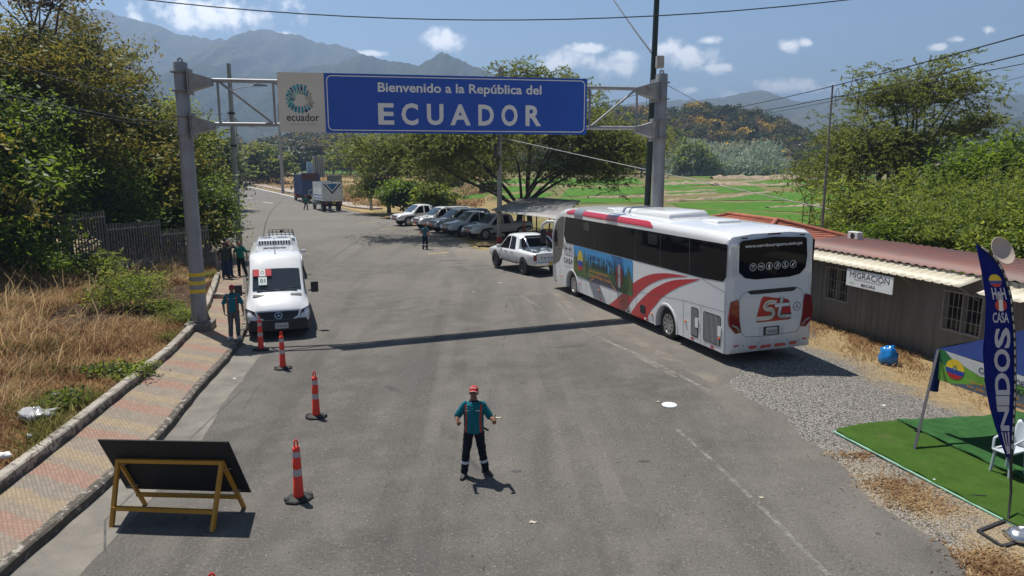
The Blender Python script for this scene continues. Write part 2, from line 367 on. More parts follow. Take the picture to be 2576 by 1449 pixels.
# concrete gutter and the worn edge along the left kerb
def strip(name, fl, fr_, y0, y1, z, m, step=.5, wob=0):
    mb = MB(); rows = []
    for y in np.arange(y0, y1 + .01, step):
        a, b = fl(y), fr_(y) + wob * (math.sin(y * 1.9) + .6 * math.sin(y * 4.7 + 1))
        rows.append([(a + (b - a) * q, y, tr(a + (b - a) * q, y) + z) for q in (0, .25, .5, .75, 1)])
    mb.grid(rows); return structure(mb.build(name, m))
t = NT('gutter_concrete'); n2 = t.noise(1.2, 7, .65); c = t.mix(t.rng(n2, .35, .65), (.235, .215, .185), (.15, .14, .125)); c = t.mix(t.math('MULTIPLY', t.rng(t.noise(30, 2), .6, .7), .4), c, (.1, .09, .08)); t.bsdf(c, .95, spec=.2)
M_gut = t.m
strip('gutter', lambda y: KIN(y) - .05, lambda y: KIN(y) + float(np.interp(y, [2, 9, 14, 20, 26], [1.1, 1.0, .75, .8, .5])), 3, 30, .009, M_gut, wob=.03)

# kerbs
t = NT('kerb_concrete'); n2 = t.noise(2.5, 7, .7); c = t.mix(t.rng(n2, .35, .7), (.44, .40, .34), (.20, .18, .155)); c = t.mix(t.math('MULTIPLY', t.rng(t.math('ADD', t.noise(7, 6, .7), t.math('MULTIPLY', t.rng(t.xyz()[2], .32, .12), .20)), .53, .63), .85), c, (.055, .047, .04)); t.bsdf(c, .95, spec=.2, nrm=t.bump(t.noise(20, 5), .5, .02)); M_kerb = t.m  # black staining, made heavier low down to paint in the shade of the faces
def kerb(name, F, y0, y1, w, h, side, step=.45, zb=-.04):
    mb = MB(); secs = []
    yl = np.arange(y0, y1, step)
    for i, y in enumerate(yl):
        x = F(y); dx = F(y + .3) - F(y - .3); nrm = Vector((.6, -dx, 0)).normalized(); j = .012 * math.sin(y * 5.3) + .008 * math.sin(y * 13)
        z = rise(y); p = Vector((x, y, z))
        q = [p + nrm * .015, p + nrm * (.0 + j) , p - nrm * .03 , p - nrm * w * side, p - nrm * w * side]
        q[0].z += zb; q[1].z += h - .03; q[2].z += h + j * .3; q[3].z += h; q[4].z += zb; secs.append(q)
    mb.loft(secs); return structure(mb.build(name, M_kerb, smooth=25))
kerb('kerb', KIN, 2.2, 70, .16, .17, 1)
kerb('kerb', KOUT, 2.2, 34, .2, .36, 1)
# paved walkway: herringbone bands of red, yellow and grey pavers
t = NT('pavers'); X = t.xyz()
mp = t.n('ShaderNodeMapping'); t.set(mp, 0, t.co()); mp.inputs['Rotation'].default_value = (0, 0, R(52))
br = t.n('ShaderNodeTexBrick'); t.set(br, 'Vector', mp.outputs[0]); t.set(br, 'Scale', 4.2); t.set(br, 'Color1', (.85, .85, .85)); t.set(br, 'Color2', (1.12, 1.12, 1.12)); t.set(br, 'Mortar', (.72, .70, .66)); t.set(br, 'Mortar Size', .03); t.set(br, 'Bias', 0.)
band = t.math('FRACT', t.math('MULTIPLY', t.math('ADD', t.math('ADD', X[1], t.math('MULTIPLY', X[0], .45)), t.math('MULTIPLY', t.noise(3, 1), .25)), .62))
c = t.ramp(band, [(0, (.31, .125, .09)), (.28, (.31, .125, .09)), (.30, (.22, .19, .15)), (.45, (.22, .19, .15)), (.47, (.33, .26, .13)), (.66, (.33, .26, .13)), (.68, (.19, .175, .155)), (.98, (.19, .175, .155))])
x = t.n('ShaderNodeTexNoise'); c = t.mix(.60, c, (.27, .222, .178)); c = t.mix(1.0, c, br.outputs[0], 'MULTIPLY'); c = t.mix(t.math('MULTIPLY', t.rng(t.noise(1.1, 7, .7), .45, .7), .5), c, (.28, .22, .165))
t.bsdf(c, .93, spec=.2, nrm=t.bump(br.outputs[0], .3, .01)); M_pav = t.m
mb = MB(); rows = []
for y in np.arange(2.2, 52, .4):
    a, b = KOUT(y) + .0, KIN(y) - .13
    if a > b - .3: a = b - .3
    rows.append([(a + (b - a) * i / 4, y, .14) for i in range(5)])
mb.grid(rows); structure(mb.build('sidewalk', M_pav))

# bank with dry grass on the left
t = NT('bank_soil'); n1 = t.noise(.35, 6, .6); n2 = t.noise(3, 7, .65)
c = t.mix(t.rng(n1, .4, .62), S('#7d6242'), S('#4c3a28')); c = t.mix(t.rng(n2, .4, .7), c, S('#a08358')); t.bsdf(c, .98, spec=.1, nrm=t.bump(n2, .9, .12)); M_bank = t.m
mb = MB(); rows = []
for y in np.arange(2, 44, .5):
    wd = max(1.0, KOUT(y) - FX(y)) if y < 43 else 1.0
    rows.append([(KOUT(y) - .1 - wd * q, y, bankz(KOUT(y) - .1 - wd * q, y)) for q in np.r_[0, np.arange(.06, 1.2, .06), 1.4, 1.8, 2.5, 4, 7]])
mb.grid(rows); structure(mb.build('bank', M_bank, smooth=180))
# dark burnt soil in the ditch
t = NT('dark_soil'); n2 = t.noise(2.2, 8, .7); c = t.mix(t.rng(n2, .35, .7), S('#2e241d'), S('#6b5847')); t.bsdf(c, .98, spec=.1, nrm=t.bump(n2, 1, .2)); M_soil = t.m
SOIL = [(-11.3, 27.3), (-11.0, 29), (-11.8, 31.2), (-13.2, 32), (-15.0, 30.5), (-14.8, 27), (-15, 23.2), (-14.2, 20.2), (-12.9, 20.0), (-12.0, 22.2), (-11.4, 24.7)]
def inpoly(x, y, P):
    r = False
    for i in range(len(P)):
        (x1, y1), (x2, y2) = P[i - 1], P[i]
        if (y1 > y) != (y2 > y) and x < (x2 - x1) * (y - y1) / (y2 - y1) + x1: r = not r
    return r
mb = MB(); sx = np.arange(-15.2, -10.8, .22)
for i in range(len(sx) - 1):
    for y in np.arange(20, 32.3, .22):
        if inpoly(sx[i] + .11, y + .11, SOIL) and sx[i] + .22 < min(KOUT(y), KOUT(y + .22)) - .2:
            mb.add([(a, b, bankz(a, b) + .05 + .05 * math.sin(a * 9 + b * 4) * math.sin(b * 7)) for a, b in ((sx[i], y), (sx[i + 1], y), (sx[i + 1], y + .22), (sx[i], y + .22))], [(0, 1, 2, 3)])
structure(mb.build('soil', M_soil, smooth=180))

# gravel shoulder on the right
t = NT('gravel'); vo = t.n('ShaderNodeTexVoronoi'); t.set(vo, 'Vector', t.co()); t.set(vo, 'Scale', 31.); n1 = t.noise(.5, 6, .6)
c = t.mix(t.rng(vo.outputs['Color'], .1, .9), (.13, .122, .115), (.38, .355, .32)); c = t.mix(t.rng(vo.outputs['Distance'], .45, .8), c, (.05, .047, .043))
X = t.xyz(); dry = t.rng(t.math('ADD', t.math('ADD', X[0], t.math('MULTIPLY', X[1], .28)), t.math('MULTIPLY', t.noise(.8, 7, .7), 4.5)), 15.7, 17.0)
c = t.mix(t.math('MULTIPLY', dry, .85), c, t.mix(t.rng(t.noise(6, 5, .7), .35, .65), (.42, .31, .15), (.25, .175, .08)))
near = t.math('MULTIPLY', t.rng(X[1], 13.0, 9.5), t.rng(t.noise(1.1, 6, .7), .38, .6)); c = t.mix(t.math('MULTIPLY', near, .8), c, (.36, .27, .15))
t.bsdf(c, .95, spec=.2, nrm=t.bump(vo.outputs['Distance'], .9, .03)); M_grav = t.m
mb = MB(); rows = []
for y in np.arange(2, 36, .5):
    a = RE(y) - .7; b = 14.5
    rows.append([(a + (b - a) * q, y, gz(a + (b - a) * q, y) - .022 + .036 * min(1, q * 8) + .014 * math.sin(y * 1.3 + q * 9)) for q in np.linspace(0, 1, 32)])
mb.grid(rows); structure(mb.build('gravel_shoulder', M_grav, smooth=180))

# markings: worn white edge lines, far lane dashes, yellow bay ticks
def worn(name, col, scale, lo, hi, k):
    t = NT(name); b = t.bsdf(col, .92, spec=.2); tr = t.n('ShaderNodeBsdfTransparent'); m = t.n('ShaderNodeMixShader'); f = t.math('MULTIPLY', t.rng(t.noise(scale, 8, .78), lo, hi), k)
    t.set(m, 0, f); t.t.links.new(tr.outputs[0], m.inputs[1]); t.t.links.new(b.outputs[0], m.inputs[2]); t.t.links.new(m.outputs[0], t.out.inputs[0]); return t.m
M_ww = worn('worn_white_paint', (.40, .385, .36), 6, .42, .62, .52)
M_wp = mat('white_road_paint', (.62, .61, .57), .8, var=.25, vs=6); M_yp = mat('yellow_road_paint', (.55, .40, .10), .8, var=.3, vs=5)
def line(name, P, w, m, z=.0085, lab=None):
    mb = MB(); pr = []
    P = [Vector(p) for p in P]; Q = []
    for a, b in zip(P[:-1], P[1:]): k = max(1, int((b - a).length / .4)); Q += [a.lerp(b, i / k) for i in range(k)]
    P = Q + [P[-1]]
    for i, p in enumerate(P):
        d = (P[min(i + 1, len(P) - 1)] - P[max(0, i - 1)]).normalized(); n = Vector((-d.y, d.x, 0)).normalized() * w / 2
        pr.append([(q.x, q.y, tr(q.x, q.y) + z) for q in (p - n, p, p + n)])
    mb.grid(pr); return structure(mb.build(name, m))
line('edge_line', [G(1702, 1080), G(1760, 1130), G(1850, 1215), G(1960, 1320), G(2085, 1449)], .085, M_ww)
line('edge_line', [G(1530, 860), G(1600, 890), G(1700, 940), G(1785, 985)], .10, M_ww)
line('edge_line', [G(1312, 745), G(1360, 775)], .08, M_ww)
line('edge_line', [GT(742, 496), GT(690, 484), GT(640, 473), GT(600, 466), GT(560, 459)], .35, M_wp)
line('edge_line', [KV for KV in (G(648, 700), G(632, 655), G(600, 618), G(540, 574))], .12, M_ww)
for a, b in (((618, 497.5), (634, 499.5)), ((662, 508), (686, 511.5)), ((585, 487.5), (595, 489))): line('lane_dash', [GT(*a), GT(*b)], .22, M_wp)
line('centre_line', [GT(580, 515), GT(645, 527)], .14, M_yp)
for a, b in (((955, 577), (1000, 574)), ((898, 561), (945, 559)), ((1075, 639), (1128, 635))): line('bay_line', [G(*a), G(*b)], .14, M_yp)
t = NT('oil_stain'); c = t.mix(t.rng(t.noise(3, 5), .4, .6), (.06, .057, .053), (.10, .096, .09)); t.bsdf(c, .8); M_oil = t.m
for (px, py, rx, ry) in ((1140, 655, .9, .22), (1205, 668, 1.0, .14), (1165, 662, .4, .16), (1140, 672, .3, .12), (905, 683, .22, .18), (893, 697, .2, .15), (1300, 1185, .08, .05), (1620, 1160, .1, .05)):
    p = G(px, py); mb = MB(); mb.add([(p.x + rx * math.cos(a) * (1 + .2 * math.sin(5 * a + px)), p.y + ry * math.sin(a) * (1 + .25 * math.sin(3 * a)), .0095 + gz(p.x + rx * math.cos(a), p.y)) for a in np.linspace(0, 2 * math.pi, 22)[:-1]], [tuple(range(21))]); structure(mb.build('oil_stain', M_oil))
# pale concrete scar and tyre-dust streaks beside the bus
M_dst = worn('dust_streak', (.34, .305, .255), 1.6, .42, .66, .55); M_ww2 = worn('faint_scar', (.34, .32, .29), 2.5, .42, .6, .35)
line('dust_streak', [G(1395, 735), G(1440, 775), G(1530, 815), G(1640, 880), G(1760, 940), G(1830, 975)], .32, M_dst, .0075)
line('dust_streak', [G(1400, 760), G(1450, 820), G(1600, 895), G(1700, 950)], .13, M_dst, .008)
line('dust_streak', [G(905, 785), G(1000, 776), G(1150, 762), G(1290, 748), G(1395, 735)], .16, M_ww2, .007)
line('dust_streak', [G(1420, 745), G(1560, 835), G(1700, 925), G(1850, 1000), G(1900, 1050)], .9, worn('dust_veil', (.30, .27, .23), .9, .40, .7, .45), .0065)
line('tar_seam', [G(40, 1449) + Vector((1.2, 0, 0)), G(265, 1310), G(520, 1065), G(610, 980)], .035, M_oil, .0105)
line('tar_seam', [G(780, 690), G(850, 640), G(920, 592), G(980, 560)], .14, M_oil, .0078)
line('tar_seam', [G(655, 965), G(630, 1000), G(612, 1030)], .03, M_oil, .0106)

M_track = worn('tyre_track', (.06, .057, .054), .5, .42, .70, .17)
for P, wd in (([G(930, 1449), G(1040, 1090), G(1100, 850), G(1130, 700)], .42), ([G(1060, 1449), G(1130, 1090), G(1165, 850), G(1180, 700)], .40), ([G(1560, 1449), G(1440, 1100), G(1350, 880), G(1290, 740)], .42), ([G(1700, 1449), G(1530, 1100), G(1410, 880), G(1335, 740)], .36), ([G(430, 1449), G(690, 1090), G(830, 850), G(920, 690)], .38), ([G(1180, 700), G(1120, 620), G(950, 560)], .5)): line('tyre_track', P, wd, M_track, .0062)
M_fade = worn('pale_patch', (.27, .25, .22), .8, .44, .70, .40)
for P, wd in (([G(900, 905), G(1090, 830), G(1240, 800)], 1.3), ([G(1180, 1100), G(1330, 1040), G(1420, 960)], 1.6), ([G(640, 1300), G(700, 1200), G(800, 1100)], .9), ([G(1400, 1449), G(1480, 1330)], 1.2)): line('pale_patch', P, wd, M_fade, .0056)
# far-side pavement along the road
t = NT('far_pavement'); c = t.mix(t.rng(t.noise(.8, 5), .35, .65), (.40, .34, .28), (.30, .25, .21)); t.bsdf(c, .95); M_fp = t.m
far = [GT(930, 528), GT(880, 523), GT(745, 490), GT(690, 478), GT(640, 467), GT(600, 460), GT(555, 452.5)]
mb = MB(); secs = []
for i, p in enumerate(far):
    d = (far[min(i + 1, len(far) - 1)] - far[max(0, i - 1)]).normalized(); n = Vector((d.y, -d.x, 0)) * (2.6 if i else 1.8)
    secs.append([p + Vector((0, 0, -.1)), p + Vector((0, 0, .2)), p + n + Vector((0, 0, .2)), p + n + Vector((0, 0, -.1))])
mb.loft(secs); structure(mb.build('far_sidewalk', M_fp))

# fields: straw stubble, rice paddies and earth bunds
t = NT('stubble'); n1 = t.noise(.12, 6, .6); n2 = t.noise(.9, 8, .7, t.scaled((1, 2.5, 1)))
gx = t.rng(t.math('ADD', t.xyz()[0], t.math('MULTIPLY', t.noise(.06, 5), 30)), 4, 22); c = t.mix(t.rng(n1, .4, .6), t.mix(gx, (.33, .225, .11), (.16, .15, .05)), t.mix(gx, (.20, .175, .06), (.085, .13, .025))); c = t.mix(t.rng(n2, .38, .68), c, t.mix(gx, (.46, .33, .18), (.27, .21, .12))); c = t.mix(t.math('MULTIPLY', t.rng(t.noise(.25, 6, .7, t.scaled((.6, 2, 1))), .55, .66), .8), c, (.10, .085, .04)); t.bsdf(c, .98, spec=.1, nrm=t.bump(n2, .8, .25)); M_stub = t.m
t = NT('rice'); n2 = t.noise(.8, 8, .7); c = t.mix(t.rng(n2, .35, .65), (.055, .145, .012), (.085, .215, .020)); c = t.mix(t.math('MULTIPLY', t.rng(t.noise(.09, 5), .5, .65), .5), c, (.13, .19, .03)); t.bsdf(c, .9, spec=.15, nrm=t.bump(t.noise(5, 5, .7), .9, .2)); M_rice = t.m
mb = MB(); rows = []
for y in np.r_[np.arange(48, 90, 6), 90, np.arange(96, 262, 8)]:
    a = RE(y) + .6 if y < 230 else -90; rows.append([(a + (170 - a) * q, y, rise(y) + .012) for q in np.linspace(0, 1, 10)])
mb.grid(rows); structure(mb.build('stubble_field', M_stub))
def paddy(P):
    Q = [GT(*p) for p in P]; mb = MB(); n = 8
    if len(Q) == 4:
        rows = [[Q[0].lerp(Q[3], i / n).lerp(Q[1].lerp(Q[2], i / n), j / n) for j in range(n + 1)] for i in range(n + 1)]
        mb.grid([[(p.x, p.y, rise(p.y) + .06 + .05 * math.sin(p.x + p.y)) for p in r] for r in rows])
    structure(mb.build('paddy_field', M_rice, smooth=180))
for P in [((730, 436), (990, 441), (1010, 431), (720, 428)), ((1090, 466), (1420, 460), (1430, 448), (1100, 452)), ((1110, 480), (1240, 489), (1420, 470), (1120, 468)),
          ((1410, 496), (1640, 488), (1640, 470), (1430, 474)), ((1370, 467), (1620, 464), (1600, 447), (1400, 450)), ((1660, 476), (1790, 465), (1760, 452), (1660, 457)), ((1670, 492), (1930, 481), (1900, 467), (1680, 474)),
          ((1800, 449), (2000, 447), (1980, 440), (1700, 443)), ((1840, 461), (2080, 465), (2080, 452), (1860, 453)), ((1660, 507), (2140, 503), (2140, 489), (1960, 484)), ((1720, 524), (2150, 540), (2150, 508), (1680, 511)), ((1990, 481), (2160, 486), (2160, 468), (2010, 468)),
          ((1990, 447), (2200, 448), (2200, 440), (1990, 440)), ((1380, 512), (1640, 512), (1640, 499), (1400, 499)), ((1660, 545), (2160, 575), (2150, 543), (1700, 527)), ((1480, 486), (1650, 484), (1650, 472), (1500, 472)), ((1240, 500), (1360, 500), (1400, 486), (1240, 490)), ((1640, 470), (1800, 466), (1800, 458), (1640, 458)), ((1930, 470), (2000, 471), (1990, 455), (1900, 456)), ((1940, 506), (2160, 507), (2160, 489), (1960, 486)), ((1100, 500), (1200, 505), (1230, 490), (1100, 486))]: paddy(P)
M_bund = mat('bund_earth', (.30, .23, .155), .98, var=.35, vs=.9, bump=.8, bs=3)
def bund(P, w=1.6, h=.35):
    Q = [GT(*p) for p in P]; mb = MB(); secs = []; fine = []
    for i in range(len(Q) - 1): fine += [Q[i].lerp(Q[i + 1], k / 10) for k in range(10)]
    fine.append(Q[-1])
    for i, p in enumerate(fine):
        d = (fine[min(i + 1, len(fine) - 1)] - fine[max(0, i - 1)]).normalized(); n = Vector((-d.y, d.x, 0)).normalized(); z = rise(p.y); hh = h * random.uniform(.55, 1.25); ww = w * random.uniform(.7, 1.2)
        secs.append([(p.x + n.x * a * ww, p.y + n.y * a * ww, z + b * hh) for a, b in ((-.5, 0), (-.25, .8), (.05, 1), (.3, .7), (.5, 0))])
    mb.loft(secs, caps=False, close=False); structure(mb.build('field_bund', M_bund, smooth=180))
bund([(1480, 498), (1660, 494), (1800, 487)], 1.2, .3); bund([(1660, 508), (1790, 502), (1930, 484)], 1.3, .35); bund([(1650, 466), (1760, 462), (1900, 467), (2010, 466)], 3, .6); bund([(1790, 450), (1900, 450), (2150, 452)], 5, 1.0)
bund([(1100, 468), (1250, 465), (1430, 470)], 1.5, .4); bund([(1800, 467), (1870, 460), (1960, 449)], 2, .5); bund([(1390, 448), (1520, 446), (1680, 448)], 4, .8); bund([(1930, 524), (2050, 517), (2150, 508)], .9, .25); bund([(1660, 486), (1800, 480)], 1.5, .35)

# mountains: ridges with depth and spurs, near ones bushy
def hills(name, crest, Y, depth, m, seed, spur=.30, rough=.01, foot=None):
    r = np.random.default_rng(seed); px = np.linspace(crest[0][0], crest[-1][0], 150); py = np.interp(px, [c[0] for c in crest], [c[1] for c in crest])
    k = np.convolve(r.normal(size=190), np.ones(5) / 5, 'same')[:150] * rough * 90; py = py + k + r.normal(size=150) * rough * 18
    top = [D(a, b, Y) for a, b in zip(px, py)]; rows = []; nr = 44; zb = rise(Y) - 3
    ph = r.uniform(0, 6.28, 8)
    for i in range(nr + 1):
        u = i / nr * 1.6                               # 0 foot .. 1 crest .. 1.6 back
        row = []
        for j, p in enumerate(top):
            hgt = max(2, p.z - zb); x = p.x; yv = Y - depth * (1 - u)
            prof = (u ** 1.15 if u <= 1 else max(0, 1 - (u - 1) * 1.3))
            e = 4 * u * (1 - u) if u < 1 else 0
            s_ = sum(math.sin(x * f / Y * 30 + u * g + ph[q]) / (q + 1.4) for q, (f, g) in enumerate(((1, 2.5), (1.9, -3), (3.3, 4), (5.7, -5), (9.1, 7), (15, -9))))
            row.append((x + (x * 0.0), yv, zb + hgt * prof * (1 + spur * e * s_ * .55) + r.normal() * hgt * .006 * (e > 0)))
        rows.append(row)
    mb = MB(); mb.grid(rows); structure(mb.build(name, m, smooth=180))
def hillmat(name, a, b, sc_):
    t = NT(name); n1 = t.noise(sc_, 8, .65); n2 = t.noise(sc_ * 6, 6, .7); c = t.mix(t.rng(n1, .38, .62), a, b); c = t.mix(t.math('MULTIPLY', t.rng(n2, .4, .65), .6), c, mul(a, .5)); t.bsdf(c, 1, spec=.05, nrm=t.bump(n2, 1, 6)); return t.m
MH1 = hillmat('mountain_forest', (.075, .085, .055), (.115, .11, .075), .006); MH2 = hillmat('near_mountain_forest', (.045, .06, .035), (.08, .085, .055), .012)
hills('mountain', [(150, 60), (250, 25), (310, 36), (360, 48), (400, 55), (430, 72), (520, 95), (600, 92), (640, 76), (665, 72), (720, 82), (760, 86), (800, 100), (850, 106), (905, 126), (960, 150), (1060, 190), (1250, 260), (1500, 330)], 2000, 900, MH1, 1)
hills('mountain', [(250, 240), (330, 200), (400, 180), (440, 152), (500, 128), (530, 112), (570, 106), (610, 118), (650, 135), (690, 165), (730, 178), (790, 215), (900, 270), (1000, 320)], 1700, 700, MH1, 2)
hills('mountain', [(560, 260), (640, 200), (700, 178), (740, 170), (780, 166), (850, 157), (880, 145), (915, 130), (950, 140), (985, 148), (1020, 158), (1058, 164), (1082, 150), (1098, 136), (1116, 130), (1150, 145), (1200, 164), (1240, 180), (1300, 205), (1400, 255), (1520, 320)], 1500, 650, MH2, 3, rough=.012)
hills('mountain', [(-150, 330), (150, 280), (330, 240), (400, 215), (440, 190), (480, 165), (505, 154), (540, 158), (600, 180), (680, 235), (780, 290), (900, 330)], 1350, 600, MH2, 4)
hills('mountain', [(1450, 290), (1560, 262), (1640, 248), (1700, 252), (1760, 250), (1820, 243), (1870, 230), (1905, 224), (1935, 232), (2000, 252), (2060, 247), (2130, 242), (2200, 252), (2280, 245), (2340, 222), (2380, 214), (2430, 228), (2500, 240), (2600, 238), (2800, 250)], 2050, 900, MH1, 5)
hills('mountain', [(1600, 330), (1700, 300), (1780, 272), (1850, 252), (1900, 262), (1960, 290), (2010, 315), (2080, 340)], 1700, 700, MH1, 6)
hills('mountain', [(2180, 360), (2300, 345), (2390, 330), (2440, 315), (2500, 302), (2576, 290), (2700, 280), (2900, 270)], 1100, 450, MH2, 7)
# ---------------------------------------------------------------- vegetation
def leafmat(name, stops, trans=.58, rough=.5, clump=.6):
    t = NT(name); g = t.n('ShaderNodeNewGeometry'); r = g.outputs['Random Per Island']
    n1 = t.noise(clump, 3); f = t.math('ADD', t.math('MULTIPLY', r, .45), t.math('MULTIPLY', t.rng(n1, .32, .68), .55))
    c = t.ramp(f, stops)
    b = t.bsdf(c, rough, spec=.35); tr = t.n('ShaderNodeBsdfTranslucent'); t.set(tr, 0, t.mix(.5, c, mul(stops[-1][1], 1.3)))
    m = t.n('ShaderNodeMixShader'); t.set(m, 0, trans); t.t.links.new(b.outputs[0], m.inputs[1]); t.t.links.new(tr.outputs[0], m.inputs[2]); t.t.links.new(m.outputs[0], t.out.inputs[0]); return t.m
LF_yel = leafmat('yellowing_leaves', [(.0, (.020, .035, .008)), (.35, (.07, .125, .010)), (.55, (.19, .25, .014)), (.80, (.34, .31, .020)), (.94, (.34, .15, .02)), (1, (.18, .10, .04))])
LF_grn = leafmat('green_leaves', [(0, (.016, .035, .008)), (.5, (.055, .115, .010)), (.8, (.14, .24, .016)), (1, (.24, .31, .03))])
LF_brt = leafmat('bright_green_leaves', [(0, (.028, .055, .010)), (.35, (.08, .14, .016)), (.65, (.17, .25, .026)), (1, (.34, .36, .06))])
LF_dry = leafmat('dry_leaves', [(0, (.045, .05, .02)), (.4, (.10, .10, .035)), (.7, (.17, .13, .05)), (1, (.22, .15, .07))])
LF_aca = leafmat('feathery_leaves', [(0, (.028, .045, .012)), (.4, (.080, .118, .018)), (.7, (.15, .19, .03)), (1, (.26, .27, .05))])
LF_far = leafmat('far_leaves', [(0, (.022, .036, .014)), (.5, (.045, .065, .02)), (.85, (.075, .095, .028)), (1, (.11, .115, .04))], .25)
LF_ree = leafmat('pale_reed_leaves', [(0, (.07, .11, .05)), (.5, (.22, .29, .17)), (1, (.55, .60, .48))], .3)
BARK = mat('bark', (.11, .085, .065), .95, var=.4, vs=6, bump=.8, bs=18); BARKD = mat('dark_bark', (.06, .048, .04), .95, var=.4, vs=6)
def quads(C, U, Wd, l, w, droop=0):
    """leaf diamonds: centre C, unit axis U, unit width axis Wd, half length l, half width w"""
    n = len(C); l = np.broadcast_to(np.asarray(l, float).reshape(-1, 1), (n, 1)); w = np.broadcast_to(np.asarray(w, float).reshape(-1, 1), (n, 1))
    nn = np.cross(U, Wd); bend = nn * l * .25
    V = np.stack([C - U * l, C + Wd * w + bend * .6, C + U * l - bend, C - Wd * w + bend * .6], 1).reshape(-1, 3)
    return V, np.arange(4 * n).reshape(n, 4)
def unit(a): return a / np.maximum(1e-6, np.linalg.norm(a, axis=1, keepdims=True))
def leaves(rg, centres, per, spread, l, asp, flat=.6, droop=.3, out=None):
    n = len(centres) * per; C = np.repeat(centres, per, 0) + rg.normal(size=(n, 3)) * np.array([spread, spread, spread * flat])
    U = rg.normal(size=(n, 3)); U[:, 2] = U[:, 2] * .5 - droop; U = unit(U)
    T = rg.normal(size=(n, 3)) + np.array([0, 0, 1.2]); Wd = unit(np.cross(U, T))
    ll = l * rg.uniform(.6, 1.3, n); return quads(C, U, Wd, ll, ll * asp)
def fronds(rg, centres, per, spread, l, asp, nl=9, flat=.5, droop=.35):
    """feathery sprays: leaflets set along short arching twigs"""
    n = len(centres) * per; B = np.repeat(centres, per, 0) + rg.normal(size=(n, 3)) * np.array([spread, spread, spread * flat])
    A = rg.normal(size=(n, 3)); A[:, 2] = np.abs(A[:, 2]) * .4; A = unit(A); P = []; Us = []
    for i in range(nl):
        s = (i + .5) / nl * l * 5; q = B + A * s; q[:, 2] -= droop * (s ** 2) / (l * 5); P.append(q + rg.normal(size=(n, 3)) * l * .25); u = A + rg.normal(size=(n, 3)) * .5; u[:, 2] -= .15; Us.append(unit(u))
    C = np.concatenate(P); U = np.concatenate(Us); Wd = unit(np.cross(U, rg.normal(size=C.shape) * .5 + np.array([0, 0, 1.])))
    ll = l * rg.uniform(.6, 1.2, len(C)); return quads(C, U, Wd, ll, ll * asp)
def tree(name, label, base, h, crown, leaf, lmat, seed, cat='tree', group=None, trunk=.18, fork=.35, style='leaf', nclump=120, per=60, spread=.45, l=.14, asp=.42, lean=(0, 0), bark=None, limbs=7, flat=.6, twig=.02, crownbias=.45, droop=.3):
    """crown = list of ellipsoids (dx, dy, z, rx, ry, rz) above the base; clumps fill their outer shells and hang on limbs"""
    rg = np.random.default_rng(seed); root = thing(name, label, cat, base, 0, group); bark = bark or BARK
    vol = np.array([c[3] * c[4] * c[5] for c in crown]); pick = rg.choice(len(crown), nclump, p=vol / vol.sum()); cr = np.array(crown)[pick]
    d = unit(rg.normal(size=(nclump, 3))); d[:, 2] = np.where(d[:, 2] < -.35, -d[:, 2] * .6, d[:, 2]); rr = rg.uniform(crownbias, 1.05, (nclump, 1)) * (1 + .18 * np.sin(d[:, :1] * 5 + seed) + .12 * np.sin(d[:, 1:2] * 7))
    C = cr[:, :3] + d * rr * cr[:, 3:]
    C[:, 2] = np.maximum(C[:, 2], .15)
    V, F = (fronds(rg, C, per, spread, l, asp, flat=flat, droop=droop) if style == 'frond' else leaves(rg, C, per, spread, l, asp, flat, droop))
    npmesh('crown', V, F, lmat, root)
    mb = MB(); top = np.array([lean[0], lean[1], h * fork]); k = rg.uniform(-.12, .12, 4) * h * .15
    mb.tube([(0, 0, -.3), (lean[0] * .4 + k[0], lean[1] * .4 + k[1], h * fork * .5), tuple(top)], [trunk * 1.25, trunk, trunk * .8], 8)
    nodes = []
    for i in range(limbs):
        c = crown[i % len(crown)]; a = 2 * math.pi * i / limbs + rg.uniform(-.4, .4)
        e = np.array([c[0] + math.cos(a) * c[3] * .6, c[1] + math.sin(a) * c[4] * .6, c[2] + rg.uniform(-.1, .5) * c[5]]); mid = top * .5 + e * .5 + np.array([0, 0, rg.uniform(-.05, .12) * h]) + rg.normal(size=3) * .06 * h
        pts = [top * (1 - s) ** 2 + mid * 2 * s * (1 - s) + e * s * s + rg.normal(size=3) * .012 * h * s for s in np.linspace(0, 1, 6)]
        mb.tube([tuple(p) for p in pts], list(np.linspace(trunk * .55, trunk * .12, 6)), 6); nodes += pts[1:]
    nodes = np.array(nodes)
    for c in C[:: max(1, nclump // 90)]:
        q = nodes[np.argmin(((nodes - c) ** 2).sum(1))]; m_ = (q + c) / 2 + rg.normal(size=3) * .12
        mb.tube([tuple(q), tuple(m_), tuple(c)], [twig * 1.4, twig, twig * .5], 4, cap=False)
    mb.build('trunk', bark, root, smooth=60, fix=False); return root
g_left = 'trees crowding behind the iron fence'
def gb(px, Y): x = (px - 1288) / FPX * Y * 1.0; return Vector((x * .985, Y, tz(x, Y) if Y < 43 else rise(Y)))
def ztop(py, Y): return D(1288, py, Y).z
